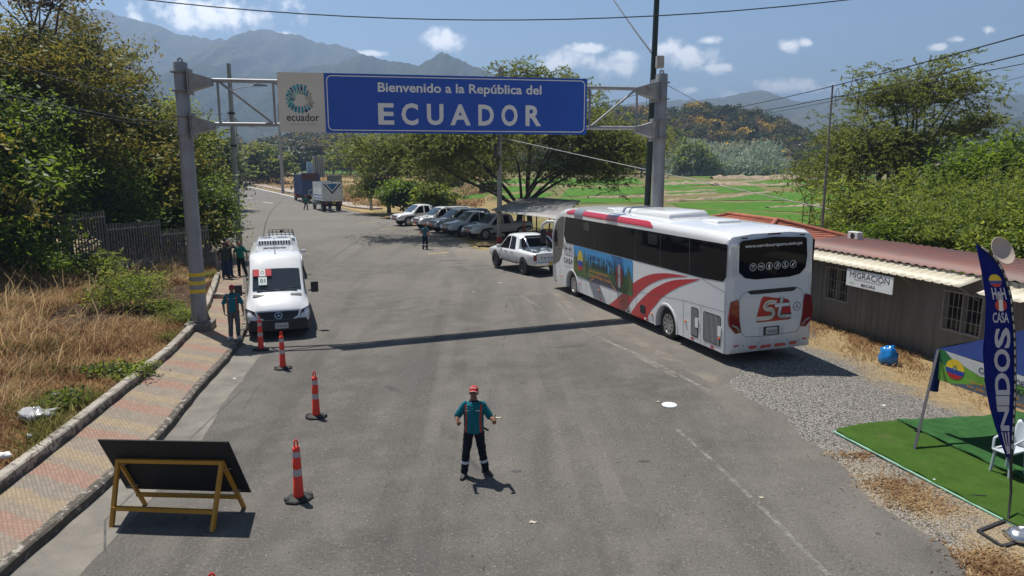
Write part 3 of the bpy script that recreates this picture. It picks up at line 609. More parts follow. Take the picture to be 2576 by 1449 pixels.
# the big yellowing trees on the left, nearest first
TL = [('tall yellowing tree filling the top left corner of the view', (-23.4, 26.0), 15, [(0, 0, 9.5, 4.2, 3.6, 5.5), (1.5, -1, 6.5, 3.2, 2.6, 3.4)], LF_yel, 190),
      ('dark green leafy tree above the first fence panel at the left edge', (-22.6, 29.5), 9.5, [(0, 0, 5.2, 3.8, 3.0, 3.8), (2.2, .5, 3.6, 2.4, 2.0, 2.5)], LF_grn, 120),
      ('orange tinged bushy tree rising above the second fence panel', (-22.4, 34), 12.5, [(0, 0, 7.6, 3.4, 3.0, 4.6), (1.6, -.4, 5.0, 2.8, 2.2, 3.2)], LF_yel, 170),
      ('yellow green tree with a ragged twiggy top left of the gantry post', (-22.2, 39), 14.8, [(-1, 0, 9.3, 3.6, 3.0, 4.6), (1.5, 0, 6.2, 3.3, 2.6, 3.6), (2.9, 0, 3.4, 2.2, 2.0, 2.6)], LF_yel, 210),
      ('drooping light green tree just left of the striped gantry post', (-20.4, 42.5), 9.5, [(0, 0, 5.6, 2.6, 2.4, 3.4), (.6, 0, 3.0, 2.3, 2.0, 2.4)], LF_brt, 120),
      ('dark leafy bush tree beside the road behind the gantry post', (-17.0, 39.5), 4.2, [(0, 0, 2.6, 1.5, 1.4, 1.6), (.3, -.3, 1.4, 1.3, 1.2, 1.3)], LF_grn, 90),
      ('low bushy tree in deep shade behind the third fence panel', (-18.9, 33.6), 5, [(0, 0, 3.0, 1.9, 1.7, 2.2), (.4, -.6, 1.7, 1.7, 1.2, 1.6)], LF_grn, 80),
      ('shaded shrubby tree tangled behind the second fence panel', (-20.3, 29.6), 5, [(0, 0, 2.8, 2.0, 1.7, 2.3)], LF_grn, 70)]
for i, (lab, (x, y), h, cr, lm, ncl) in enumerate(TL):
    tree('leafy_tree', lab, (x, y, bankz(x, y) if y < 43 else 0), h, cr, None, lm, 20 + i, group=g_left, nclump=int(ncl * 1.35), per=84, spread=.46, l=.125, asp=.40, trunk=.16 + h * .008, crownbias=.3, droop=.45)
for i, (x, y, h, r_, lm, lab) in enumerate([(-23.5, 27, 9.5, 3.8, LF_grn, 'dense dark tree deep behind the first and second fence panels'), (-24.5, 33, 10.5, 3.8, LF_yel, 'brownish dense tree deep behind the second fence panel'), (-25.0, 40, 10, 4.0, LF_grn, 'dark dense tree deep behind the third fence panel'), (-18.4, 37.2, 6.0, 2.0, LF_yel, 'rusty leaved low tree close behind the last fence panel'), (-21.0, 26.0, 6.0, 2.4, LF_yel, 'brown leaved scrub tree tight behind the leftmost fence panel'), (-24.0, 47, 9.5, 3.4, LF_grn, 'shaded leafy tree beyond the drooping light green tree'), (-20.9, 24.0, 4.4, 2.2, LF_grn, 'low dense bush tree hugging the leftmost fence panel from behind'), (-20.2, 27.6, 4.2, 2.0, LF_grn, 'low dense bush tree hugging the second fence panel from behind'), (-22.5, 21.5, 7.0, 2.8, LF_yel, 'dense yellowing tree cut by the left edge above the fence')]):
    tree('leafy_tree', lab, (x, y, bankz(x, y) if y < 43 else 0), h, [(0, 0, h * .66, r_, r_, h * .34), (r_ * .3, -.5, h * .30, r_ * 1.05, r_, h * .32), (-r_ * .4, -.3, h * .22, r_, r_, h * .24)], None, lm, 400 + i, group=g_left, nclump=170, per=58, spread=.5, l=.17, asp=.42, trunk=.16, crownbias=.4, droop=.45)
# bare twiggy top with sparse brown leaves
tree('bare_tree', 'thin brown twiggy tree top standing above the yellowing trees', (-23, 36.5, bankz(-23, 36.5)), 16, [(0, 0, 12.6, 2.6, 2.2, 3.4)], None, LF_dry, 61, nclump=90, per=16, spread=.35, l=.14, trunk=.2, crownbias=.2)
# trees between the fence end and the far road
for i, (px, Y, top, wpx, lm, lab) in enumerate([(470, 62, 268, 75, LF_aca, 'feathery grey green tree seen between the gantry post and lamp post'), (530, 84, 330, 60, LF_far, 'round dark tree beyond the bend just right of the gantry post'), (440, 80, 255, 60, LF_far, 'tall dim tree half hidden by the gantry post')]):
    b = gb(px, Y); h = ztop(top, Y) - b.z; r_ = wpx / FPX * Y
    tree('roadside_tree', lab, b, h, [(0, 0, h * .62, r_, r_, h * .36), (r_ * .3, 0, h * .35, r_ * .9, r_, h * .33)], None, lm, 70 + i, group='trees beyond the fence end', nclump=110, per=60, spread=.8, l=.26, trunk=.25, crownbias=.35)
# far tree line behind the straw field
FT = [(555, 150, 385, 45, 1), (602, 190, 350, 40, 0), (640, 175, 362, 48, 2), (690, 210, 345, 52, 0), (672, 160, 372, 46, 1), (742, 215, 352, 50, 0), (790, 220, 350, 52, 2), (838, 225, 350, 50, 0), (880, 205, 358, 46, 1), (925, 215, 356, 46, 0), (975, 210, 360, 50, 2), (1030, 220, 360, 50, 0),
      (1500, 235, 340, 55, 1), (1560, 240, 345, 50, 0), (1615, 230, 355, 46, 2), (1740, 215, 358, 48, 3), (1700, 245, 360, 40, 0), (2060, 230, 365, 60, 0), (2130, 240, 360, 60, 1), (2200, 250, 350, 70, 0)]
kinds = ['dense dark green tree in the far tree line', 'olive bushy tree in the far tree line', 'brownish thin tree in the far tree line', 'bright yellow green tree before the wooded hill']
where = {}
for i, (px, Y, top, wpx, k) in enumerate(FT):
    b = gb(px, Y); b.z = rise(Y); h = ztop(top, Y) - b.z; r_ = wpx / FPX * Y
    spot = ('far left' if px < 600 else 'under the sign logo' if px < 700 else 'above the trucks' if px < 900 else 'left of the spreading tree' if px < 1100 else 'right of the spreading tree' if px < 1650 else 'right of the gantry post' if px < 1900 else 'behind the antenna mast')
    tree('far_tree', kinds[k] + ', ' + spot, b, h, [(0, 0, h * .55, r_, r_ * .8, h * .45), (r_ * .5, -2, h * .32, r_ * .7, r_ * .6, h * .32), (-r_ * .5, -2, h * .3, r_ * .7, r_ * .6, h * .32)], None, (LF_far, LF_aca, LF_dry, LF_brt)[k], 100 + i, group='far tree line', nclump=85, per=48, spread=1.2, l=.55, asp=.5, trunk=.3, crownbias=.55, limbs=4)
# wooded hill: terrain and a canopy that reads as one mass
def hillz(x, y):
    px = 1288 + FPX * x / y
    crest = np.interp(px, [500, 700, 760, 850, 950, 1100, 1300, 1450, 1520, 1590, 1650, 1700, 1760, 1830, 1900, 1960, 2000, 2060, 2150], [400, 352, 335, 338, 345, 330, 300, 285, 268, 272, 280, 272, 262, 272, 284, 308, 328, 358, 395])
    zc = CAM_H + (411 - crest) / FPX * 340 - 3.0
    u = np.clip((y - 262) / 80, 0, 1); back = np.clip(1 - (y - 345) / 120, 0, 1)
    return rise(y) + max(0, zc - rise(340)) * (u ** .8) * back
t = NT('hill_soil'); c = t.mix(t.rng(t.noise(.08, 6), .4, .6), (.05, .05, .025), (.11, .085, .045)); t.bsdf(c, 1, spec=.05)
mb = MB(); mb.grid([[(x, y, hillz(x, y) - .02 if y > 262 else rise(y) - .3) for x in np.arange(-170, 190, 6)] for y in np.arange(256, 470, 6)]); structure(mb.build('hill', t.m, smooth=180))
def canopy(name, pts, rad, per, l, label, seed, m=None, cols=None):
    rg = np.random.default_rng(seed); VV = []; FF = []; TT = []; o = 0
    for (x, y, z), r_ in zip(pts, rad):
        d = unit(rg.normal(size=(per, 3))); d[:, 2] = np.abs(d[:, 2]); C = np.array([x, y, z]) + d * np.array([r_, r_, r_ * rg.uniform(.7, 1.2)]) * rg.uniform(.6, 1.08, (per, 1))
        U = unit(rg.normal(size=(per, 3))); Wd = unit(np.cross(U, d + rg.normal(size=(per, 3)) * .4)); ll = l * rg.uniform(.6, 1.3, per)
        V, F = quads(C, U, Wd, ll, ll * .6); VV.append(V); FF.append(F + o); o += len(V)
        base = np.array(cols[rg.choice(len(cols), p=CP)]); TT.append(np.clip(base * rg.uniform(.6, 1.35, (per, 1)), 0, 1))
    ob = npmesh(name, np.concatenate(VV), np.concatenate(FF), m, tint=np.concatenate(TT)); return tag(ob, label, 'woodland', kind='stuff')
t = NT('tinted_leaves'); a = t.n('ShaderNodeAttribute', attribute_name='tint'); b = t.bsdf(a.outputs['Color'], .7, spec=.15); tr = t.n('ShaderNodeBsdfTranslucent'); t.set(tr, 0, a.outputs['Color']); m_ = t.n('ShaderNodeMixShader'); t.set(m_, 0, .3); t.t.links.new(b.outputs[0], m_.inputs[1]); t.t.links.new(tr.outputs[0], m_.inputs[2]); t.t.links.new(m_.outputs[0], t.out.inputs[0]); LF_tint = t.m
rg = np.random.default_rng(5); pts = []; rad = []
while len(pts) < 1500:
    y = rg.uniform(262, 352); x = rg.uniform(-.36, .46) * y; px = 1288 + FPX * x / y
    if px < 690 and rg.random() < .8: continue
    r_ = rg.uniform(1.6, 3.9); pts.append((x, y, hillz(x, y) + r_ * .25)); rad.append(r_)
CP = [.28, .27, .19, .13, .08, .05]
canopy('hill_woodland', pts, rad, 105, .62, 'dense mixed woodland with yellow patches covering the low hill', 9, LF_tint, [(.035, .055, .018), (.085, .10, .028), (.16, .145, .045), (.17, .125, .07), (.52, .34, .04), (.34, .19, .06)])
# pale reed thicket in front of the hill
rg = np.random.default_rng(6); pts = []; rad = []
for _ in range(150):
    q = GT(rg.uniform(1675, 1965), rg.uniform(434, 443)); q.y = min(q.y, 258); x = (rg.uniform(1680, 1960) - 1288) / FPX * q.y
    pts.append((x, q.y, rise(q.y))); rad.append(rg.uniform(1.3, 2.6) + (1.8 if rg.random() < .35 else 0))
C = np.repeat(np.array(pts), 110, 0); rr = np.repeat(np.array(rad), 110); n = len(C); C = C + rg.normal(size=(n, 3)) * np.array([1.5, 1.5, 0]); C[:, 2] += rg.uniform(.05, 1.2, n) * rr * 2.1
U = rg.normal(size=(n, 3)) * .6 + np.array([.3, 0, 1]); U = unit(U); Wd = unit(np.cross(U, rg.normal(size=(n, 3))))
V, F = quads(C, U, Wd, .8 * rg.uniform(.6, 1.3, n), .16); tag(npmesh('reed_thicket', V, F, LF_ree), 'pale silvery reed thicket at the foot of the wooded hill', 'reeds', kind='stuff')

# spreading tree behind the parked cars, its thin crown top showing above the sign
tree('spreading_tree', 'wide spreading dark tree behind the shelter with twigs above the sign', (0.7, 58, 0), 14.2, [(-8.2, -3.0, 6.2, 4.6, 4.6, 2.6), (-3.4, -4.5, 7.0, 5.0, 4.5, 3.0), (2.6, -1, 7.8, 5.0, 5, 3.2), (7.6, -1, 6.0, 4.8, 4.5, 3.0), (-4.5, 1.5, 4.8, 5, 4, 2.2), (5, 2, 4.6, 5, 4, 2.4)], None, LF_aca, 201, nclump=620, per=17, style='frond', spread=.75, l=.15, asp=.30, trunk=.27, fork=.13, limbs=12, flat=.55, twig=.03, crownbias=.25, bark=BARKD, droop=.6)
tree('feathery_tree', 'thin feathery tree top rising against the sky above the blue sign', (1.6, 62, 0), 15, [(-1, 0, 12.4, 2.8, 2.6, 1.8), (2.2, 0, 11.6, 3.2, 2.6, 1.5), (5, 0, 11.2, 2.2, 2, 1.0), (-2.6, 0, 11.2, 2.4, 2.4, 1.2)], None, LF_aca, 202, nclump=95, per=7, style='frond', spread=.5, l=.15, asp=.30, trunk=.2, fork=.5, limbs=14, twig=.04, crownbias=.4, bark=BARKD)
tree('dense_bush', 'yellow green feathery tree behind the grey utility pole left of the parked cars', (-13.8, 80, 0), 10, [(0, 0, 5.6, 3.6, 3, 3.6), (2.5, -1, 4.6, 3.2, 2.6, 3.2), (-1.6, -1, 2.6, 2.4, 2, 2.2)], None, LF_aca, 203, nclump=220, per=14, style='frond', spread=.6, l=.18, asp=.34, trunk=.2, crownbias=.3)
tree('leafy_bush', 'dark broad leaved bush right behind the leftmost parked pickup', (-11.2, 73.5, 0), 4.5, [(0, 0, 2.2, 2.2, 1.5, 2.0), (1.6, -.5, 1.5, 1.8, 1.2, 1.5), (-1.4, 0, 1.6, 1.5, 1.3, 1.8)], None, LF_grn, 204, cat='bush', nclump=90, per=60, spread=.4, l=.2, asp=.5, trunk=.1)
tree('leafy_bush', 'pale flecked green bush above the second parked pickup', (-8.2, 71, 0), 4.0, [(0, 0, 1.9, 2.0, 1.2, 1.9), (1.3, 0, 1.2, 1.3, 1, 1.2)], None, LF_brt, 205, cat='bush', nclump=55, per=50, spread=.4, l=.22, asp=.4, trunk=.08)
tree('leafy_bush', 'small dark field tree seen under the spreading tree crown', gb(1120, 110), 3.4, [(0, 0, 2.3, 2.4, 1.8, 1.2)], None, LF_far, 206, cat='bush', nclump=40, per=50, spread=.5, l=.28, trunk=.14)
# trees and scrub on the right behind the immigration building
g_r = 'trees behind the immigration building'
tree('acacia_tree', 'tall airy acacia with dark branches right of the antenna mast', (26.2, 48, 0), 13.0, [(-1.5, 0, 9.2, 3.4, 3, 2.4), (1.8, 0, 9.6, 3.4, 3, 2.6), (4.4, 1, 7.6, 3.0, 2.6, 2.0), (-3, 0, 6.6, 2.8, 2.6, 2.0)], None, LF_aca, 210, group=g_r, nclump=250, per=12, style='frond', spread=.5, l=.13, asp=.30, trunk=.24, fork=.28, limbs=18, twig=.028, crownbias=.35, bark=BARKD)
tree('acacia_tree', 'drooping feathery acacia left of the antenna mast reaching over the paddies', (22.5, 46, 0), 9, [(0, 0, 5.8, 3.8, 3, 2.6), (-2.4, 0, 4.4, 2.8, 2.4, 2.0), (2.6, 0, 6.0, 3.0, 3, 2.4)], None, LF_aca, 211, group=g_r, nclump=210, per=12, style='frond', spread=.55, l=.13, asp=.30, trunk=.2, limbs=12, twig=.024, crownbias=.3, bark=BARKD, droop=.6)
tree('acacia_tree', 'leafy tree with olive patches in the middle of the right hand scrub', (24.5, 36, 0), 7.5, [(0, 0, 4.6, 3.2, 2.6, 2.4), (2.4, 0, 3.4, 2.6, 2.2, 2.0)], None, LF_grn, 212, group=g_r, nclump=130, per=60, spread=.45, l=.15, trunk=.16, crownbias=.35)
tree('acacia_tree', 'bright green feathery acacia at the right edge behind the satellite dish', (24.0, 29.5, 0), 8, [(0, 0, 4.9, 3.0, 2.6, 2.4), (2.6, 0, 5.6, 2.4, 2.4, 2.2), (-2, 0, 3.4, 2.6, 2.2, 1.8)], None, LF_brt, 213, group=g_r, nclump=300, per=14, style='frond', spread=.5, l=.10, asp=.30, trunk=.18, limbs=12, crownbias=.35, droop=.45)
tree('acacia_tree', 'low bright acacia branches overhanging the red sheet roof', (19.2, 27.0, 0), 5.4, [(0, 0, 3.0, 2.6, 2.0, 1.7), (2.6, -1.6, 3.0, 2.4, 2.0, 1.8), (-1.8, 1.6, 2.6, 2.0, 1.8, 1.4)], None, LF_brt, 214, group=g_r, nclump=300, per=14, style='frond', spread=.45, l=.09, asp=.30, trunk=.14, limbs=10, crownbias=.35, droop=.5)
tree('leafy_bush', 'dark glossy bush leaning on the far end of the red sheet roof', (16.2, 29.6, 0), 3.6, [(0, 0, 2.1, 1.8, 1.6, 1.5), (-1.6, 1.6, 1.7, 1.4, 1.2, 1.2)], None, LF_grn, 215, cat='bush', nclump=90, per=60, spread=.35, l=.12, asp=.45, trunk=.09)
tree('leafy_bush', 'tangled green bush beside the red sheet roof below the dish', (18.4, 21.8, 0), 3.4, [(0, 0, 2.0, 1.7, 1.8, 1.4), (.8, -2.4, 1.9, 1.6, 1.8, 1.4)], None, LF_grn, 216, cat='bush', nclump=110, per=60, spread=.38, l=.12, asp=.45, trunk=.09)
tree('leafy_bush', 'pale leaved scrub bush behind the red tiled roof', (19.0, 38, 0), 4.6, [(0, 0, 2.2, 2.6, 2, 2.0), (2.4, -1, 2.6, 2.2, 2, 2.0)], None, LF_brt, 217, cat='bush', nclump=110, per=55, spread=.45, l=.16, asp=.35, trunk=.1)
tree('acacia_tree', 'grey green acacia filling the scrub behind the bright acacia', (30, 36, 0), 8.2, [(0, 0, 5, 3.8, 3, 2.8), (-3.4, 1, 4.2, 3, 2.6, 2.4)], None, LF_aca, 218, group=g_r, nclump=240, per=13, style='frond', spread=.55, l=.13, asp=.32, trunk=.18, crownbias=.3)
for i, (x, y, h, r_, lm, st_, lab) in enumerate([(21.8, 33.0, 5.2, 2.8, LF_brt, 'frond', 'bright feathery scrub tree just right of the antenna mast foot'), (24.5, 26.0, 6.0, 2.8, LF_brt, 'frond', 'arching bright scrub tree above the satellite dish'), (21.5, 23.5, 4.8, 2.4, LF_grn, 'leaf', 'dark leafy scrub filling the slope behind the dish'), (27.5, 32.0, 6.8, 3.2, LF_aca, 'frond', 'grey green scrub tree at the far right edge'), (20.3, 29.8, 4.2, 2.4, LF_grn, 'leaf', 'dark scrub bush behind the overhanging acacia branches'), (17.8, 25.2, 3.6, 1.7, LF_brt, 'leaf', 'light green leafy bush pressing on the middle of the red roof'), (23.8, 41.0, 5.4, 3.2, LF_brt, 'frond', 'pale feathery scrub below the tall airy acacia'), (28.5, 42.0, 6.2, 3.4, LF_grn, 'leaf', 'dark scrub mass below the tall airy acacia at the right'), (32.5, 47.0, 6.5, 3.6, LF_brt, 'leaf', 'round leafy scrub beyond the tall airy acacia')]):
    tree('scrub_tree', lab, (x, y, 0), h, [(0, 0, h * .60, r_, r_ * .9, h * .40), (r_ * .6, -.5, h * .34, r_ * .8, r_ * .8, h * .34), (-r_ * .6, -.4, h * .32, r_ * .8, r_ * .8, h * .32)], None, lm, 500 + i, group=g_r, nclump=300 if st_ == 'frond' else 150, per=13 if st_ == 'frond' else 60, style=st_, spread=.45, l=.10 if st_ == 'frond' else .13, asp=.32 if st_ == 'frond' else .42, trunk=.12, crownbias=.35, droop=.5)
# cane stems beside the tiled roof
mb = MB(); rg = np.random.default_rng(31)
for i in range(46):
    x, y = 16.4 + rg.uniform(0, 3.6), 37 + rg.uniform(0, 4); hh = rg.uniform(2.4, 5.2); mb.tube([(x, y, 0), (x + rg.normal() * .2, y, hh * .6), (x + rg.normal() * .5, y + rg.normal() * .2, hh)], [.035, .028, .012], 4, cap=False)
cane = thing('cane_clump', 'clump of tall green cane stems between the tiled roof and the mast', 'cane', (0, 0, 0)); mb.build('stem', mat('cane', (.13, .16, .05), .6, var=.3), cane, fix=False)
C = np.c_[16.4 + rg.uniform(0, 3.6, 700), 37 + rg.uniform(0, 4, 700), rg.uniform(.8, 4.6, 700)]; U = unit(rg.normal(size=(700, 3)) * np.array([1, 1, .6])); V, F = quads(C, U, unit(np.cross(U, rg.normal(size=(700, 3)))), .42, .045); npmesh('foliage', V, F, LF_brt, cane)

# ---- grass on the bank, the verge and the field edges
def grassmat(name, stops):
    t = NT(name); g = t.n('ShaderNodeNewGeometry'); n1 = t.noise(.45, 4, .6); f = t.math('ADD', t.math('MULTIPLY', g.outputs['Random Per Island'], .5), t.math('MULTIPLY', t.rng(n1, .33, .67), .5))
    c = t.ramp(f, stops); b = t.bsdf(c, .75, spec=.2); tr = t.n('ShaderNodeBsdfTranslucent'); t.set(tr, 0, c); m = t.n('ShaderNodeMixShader'); t.set(m, 0, .4); t.t.links.new(b.outputs[0], m.inputs[1]); t.t.links.new(tr.outputs[0], m.inputs[2]); t.t.links.new(m.outputs[0], t.out.inputs[0]); return t.m
GR_dry = grassmat('dry_grass_blades', [(0, (.10, .055, .026)), (.3, (.26, .145, .068)), (.55, (.42, .265, .13)), (.82, (.64, .49, .28)), (1, (.36, .34, .13))])
GR_grn = grassmat('green_grass_blades', [(0, (.09, .10, .02)), (.5, (.20, .20, .05)), (1, (.42, .36, .15))])
def blades(P, h, w, lean, seed):
    rg = np.random.default_rng(seed); n = len(P); a = rg.uniform(0, 2 * math.pi, n); hh = h * rg.uniform(.45, 1.25, n); L_ = lean * hh * rg.uniform(.3, 1.4, n)
    dr = np.c_[np.cos(a), np.sin(a), np.zeros(n)]; sd = np.c_[-np.sin(a + rg.normal(size=n)), np.cos(a), np.zeros(n)] * w
    z = np.c_[np.zeros(n), np.zeros(n), np.ones(n)]; m1 = P + z * (hh * .6)[:, None] + dr * (L_ * .35)[:, None]; m2 = P + z * hh[:, None] * .92 + dr * L_[:, None]
    V = np.stack([P - sd, P + sd, m1 + sd * .8, m1 - sd * .8, m2 + sd * .25, m2 - sd * .25], 1).reshape(-1, 3); b = np.arange(n)[:, None] * 6
    return V, np.concatenate([b + np.array([[0, 1, 2, 3]]), b + np.array([[3, 2, 4, 5]])])
def bankpts(n, rg, keep):
    out = []
    while len(out) < n:
        y = 4.5 + 33 * rg.random() ** 1.25; x0 = KOUT(y) - .25; x = x0 - rg.random() ** 1.1 * (x0 - FX(y) + 2)
        if x < -.80 * y - 1.5 or not keep(x, y, rg): continue
        out.append((x, y, bankz(x, y)))
    return np.array(out)
def clumpy(x, y): return math.sin(x * 1.3 + 1) * math.sin(y * 1.1) + .6 * math.sin(x * 2.9 - y * 2.1) 
rg = np.random.default_rng(41)
P = bankpts(76000, rg, lambda x, y, r: (not inpoly(x, y, SOIL) or r.random() < .03) and (clumpy(x, y) > -.5 or r.random() < .45))
edge = np.clip((np.array([KOUT(y) for y in P[:, 1]]) - P[:, 0]) / 2.2, .35, 1)
V, F = blades(P, .46 * edge, .011, .75, 42); tag(npmesh('dry_grass', V, F, GR_dry), 'dry straw coloured grass covering the left bank', 'grass', kind='stuff')
P = bankpts(9000, rg, lambda x, y, r: not inpoly(x, y, SOIL) and clumpy(x * .8 + 3, y * .9) > .75 or (y < 14 and math.sin(x * 2 + y) > .55))
V, F = blades(P, .38, .013, .8, 43); tag(npmesh('green_grass', V, F, GR_grn), 'green tufted grass patches among the dry grass on the left bank', 'grass', kind='stuff')
# long seeding stalks
P = bankpts(900, rg, lambda x, y, r: not inpoly(x, y, SOIL) and (KOUT(y) - x) > 2)
V, F = blades(P, 1.15, .010, .7, 44); tag(npmesh('tall_grass_stalks', V, F, grassmat('straw_stalks', [(0, (.55, .36, .17)), (1, (.75, .58, .34))])), 'tall arching straw stalks standing out of the bank grass', 'grass', kind='stuff')
# dry tufts on the right verge by the wall, and along the gravel edge
P = []
while len(P) < 15000:
    y = rg.uniform(7, 30); x = 11.3 - .28 * (y - 21) - abs(rg.normal()) * (1.0 if y > 15 else .8) - .1; 
    if clumpy(x * 1.5, y) + rg.normal() * .6 > -.2: P.append((x, y, gz(x, y)))
V, F = blades(np.array(P), .13, .010, .9, 45); tag(npmesh('verge_grass', V, F, GR_dry), 'short dry grass along the foot of the cabin wall', 'grass', kind='stuff'); P = []
while len(P) < 5200:
    y = rg.uniform(7, 12.2); x = RE(y) + .45 + rg.normal() * .26
    if math.sin(y * 3.1) + rg.normal() * .5 > .1: P.append((x, y, gz(x, y)))
V, F = blades(np.array(P), .055, .010, 1.7, 47); tag(npmesh('verge_grass', V, F, GR_dry), 'flattened dry grass along the near gravel edge', 'grass', kind='stuff')
# straw heaps and rough tufts in the field
P = []
while len(P) < 16000:
    q = GT(rg.uniform(545, 1240), rg.uniform(430, 520))
    if q.x > RE(q.y) + 3 and q.y < 230 and clumpy(q.x * .35, q.y * .12) > .1: P.append((q.x + rg.normal() * .5, q.y + rg.normal(), rise(q.y)))
V, F = blades(np.array(P), .75, .07, .8, 46); tag(npmesh('field_straw', V, F, GR_dry), 'rough straw tufts over the harvested field beyond the road', 'straw', kind='stuff')
# shrubs on the bank
def shrub(label, x, y, h, r_, lm, seed, **k): return tree('shrub', label, (x, y, bankz(x, y)), h, [(0, 0, h * .5, r_, r_, h * .5)], None, lm, seed, cat='shrub', group='shrubs on the left bank', trunk=.03, twig=.008, limbs=5, **k)
def bpt(px, py):
    best = None
    for Y in np.arange(6, 40, .05):
        p = D(px, py, Y)
        if p.z <= bankz(p.x, Y): return p.x, Y
    return p.x, Y
for i, (px, py, h, r_, lm, lab, kw) in enumerate([(330, 770, 1.5, 1.15, LF_brt, 'spreading green shrub with white blossom below the second fence panel', dict(nclump=80, per=60, spread=.22, l=.05, asp=.5)),
        (250, 690, 1.2, .9, LF_brt, 'feathery yellow green shrub against the second fence panel', dict(nclump=40, per=10, style='frond', spread=.25, l=.07, asp=.35)),
        (425, 775, .5, .55, LF_brt, 'low bright green fern like shrub beside the dark ditch', dict(nclump=24, per=10, style='frond', spread=.15, l=.05, asp=.35)),
        (330, 930, .28, .62, LF_brt, 'flat green creeper by the walkway kerb', dict(nclump=34, per=22, spread=.14, l=.05, asp=.7)),
        (250, 925, .22, .45, LF_grn, 'small green creeper in the middle of the dry grass', dict(nclump=18, per=22, spread=.12, l=.05, asp=.7)),
        (110, 700, 1.4, 1.0, LF_grn, 'dark weedy shrub under the first fence panel', dict(nclump=46, per=46, spread=.25, l=.07, asp=.45)),
        (40, 660, 1.2, 1.1, LF_yel, 'yellowing weedy shrub at the left edge below the fence', dict(nclump=46, per=40, spread=.25, l=.07, asp=.45)),
        (480, 800, .6, .5, LF_brt, 'grassy green tuft shrub at the foot of the striped post', dict(nclump=20, per=30, spread=.15, l=.12, asp=.09)),
        (160, 1010, .35, .5, LF_grn, 'dull green weed shrub halfway down the dry bank', dict(nclump=20, per=30, spread=.14, l=.05, asp=.5))]):
    x, y = bpt(px, py + 20); shrub(lab, x, y, h, r_, lm, 300 + i, **kw)
# ---------------------------------------------------------------- gantry and welcome sign
M_galv = mat('galvanised_steel', (.27, .28, .30), .55, .35, var=.14, vs=2.2, grime=.35, gcol=(.20, .14, .09)); M_galvd = mat('dull_steel', (.27, .28, .29), .6, .3, var=.2, vs=4, grime=.6, gcol=(.13, .075, .04))
M_conc = mat('stained_concrete', (.20, .185, .165), .95, var=.35, vs=2.5, bump=.6, bs=12, grime=.8, gcol=(.05, .045, .04)); M_pole = mat('pole_concrete', (.33, .32, .295), .9, var=.15, vs=2, bump=.2, bs=30, grime=.3, gcol=(.16, .14, .12))
M_yel = mat('yellow_band_paint', (.72, .50, .02), .6, var=.12, vs=8); M_rust = mat('rust', (.16, .07, .03), .9, var=.4, vs=9)
PL = Vector((-10.247, 22.788, 0)); PR = Vector((5.225, 25.673, 0)); gd = (PR - PL).normalized(); gn = Vector((gd.y, -gd.x, 0)); gu = Vector((0, 0, 1))
gant = thing('sign_gantry', 'grey steel gantry with two thick posts and truss arms spanning the road', 'gantry', PL)
W = lambda s_, z, d=0.0: gd * s_ + gn * d + gu * z
span = (PR - PL).length
for i, s0 in enumerate((0.0, span)):
    zt_ = 8.56; mb = MB(); c = gd * s0
    mb.lathe([(.245, .35), (.225, 3), (.215, 6), (.205, zt_), (.20, zt_ + .01)], 28, 0, Matrix.Translation(c))
    p = mb.build('post', M_galv, gant, smooth=40); 
    mb = MB()
    for z in (7.72, 8.28, 6.38, 6.95): mb.lathe([(.20, z - .015), (.30, z - .012), (.30, z + .012), (.20, z + .015)], 24, 0, Matrix.Translation(c))
    mb.build('flange', M_galvd, p)
    mb = MB(); fr = Fr(c + gu * (zt_ + .07), gd, gu); mb.ring((0, 0), .035, .085, fr, .012); mb.ring((0, 0), .035, .085, Fr(c + gu * (zt_ + .07), -gd, gu), .012); mb.box(c + gu * (zt_ + .01), (.06, .03, .03)); mb.build('lifting_eye', M_galvd, p)
    if i == 0:
        mb = MB()
        for z in (1.42, 1.69, 1.96): mb.lathe([(.239, z - .06), (.2395, z + .06)], 28, 0, Matrix.Translation(c))
        mb.build('yellow_band', M_yel, p)
    c = c + gu * gz((PL + c).x, (PL + c).y); mb = MB(); mb.box(c + gu * .12, (.82, .82, .52), rz=.2); mb.box(c + gu * .40, (.55, .55, .05), rz=.2)
    for a in range(4): an = a * math.pi / 2 + .2; mb.add([c + gu * .42 + Vector((math.cos(an), math.sin(an), 0)) * r_ + gu * h_ + Vector((-math.sin(an), math.cos(an), 0)) * w_ for r_, h_ in ((.23, 0), (.34, 0), (.23, .35)) for w_ in (-.012, .012)], [(0, 2, 4), (1, 5, 3), (0, 1, 3, 2), (2, 3, 5, 4), (4, 5, 1, 0)])
    mb.build('plinth', M_conc, gant, bevel=.02)
    sg = 1 if i == 0 else -1
    for z0, z1 in ((7.73, 8.27), (6.39, 6.94)):
        a0, a1 = s0 + sg * .27, s0 + sg * .92; zc = (z0 + z1) / 2; mb = MB()
        mb.add([W(a, zc + zz, dd) for a, hz_, wd in ((a0, .28, .30), (a1, .10, .11)) for zz, dd in ((-hz_, -wd), (hz_, -wd), (hz_, wd), (-hz_, wd))], [(3, 2, 1, 0), (4, 5, 6, 7), (0, 1, 5, 4), (1, 2, 6, 5), (2, 3, 7, 6), (3, 0, 4, 7)])
        mb.box(W(a0 - sg * .02, zc), (.03, .72, .78), M=Matrix.Rotation(math.atan2(gd.y, gd.x), 4, 'Z')); mb.build('bracket', M_galvd, gant, bevel=.006)
for z, nme in ((8.06, 'top'), (6.72, 'bottom')):
    mb = MB(); mb.cyl(W(.9, z), W(span - .9, z), .065, n=14); mb.build('chord', M_galv, gant, smooth=40)
def brace(a, b): mb = MB(); mb.cyl(W(*a), W(*b), .038, n=10); mb.build('brace', M_galv, gant, smooth=40)
stn = [1.05, 2.72, 4.6, 6.4, 8.0, 9.6, 11.3, 13.15, 14.85]
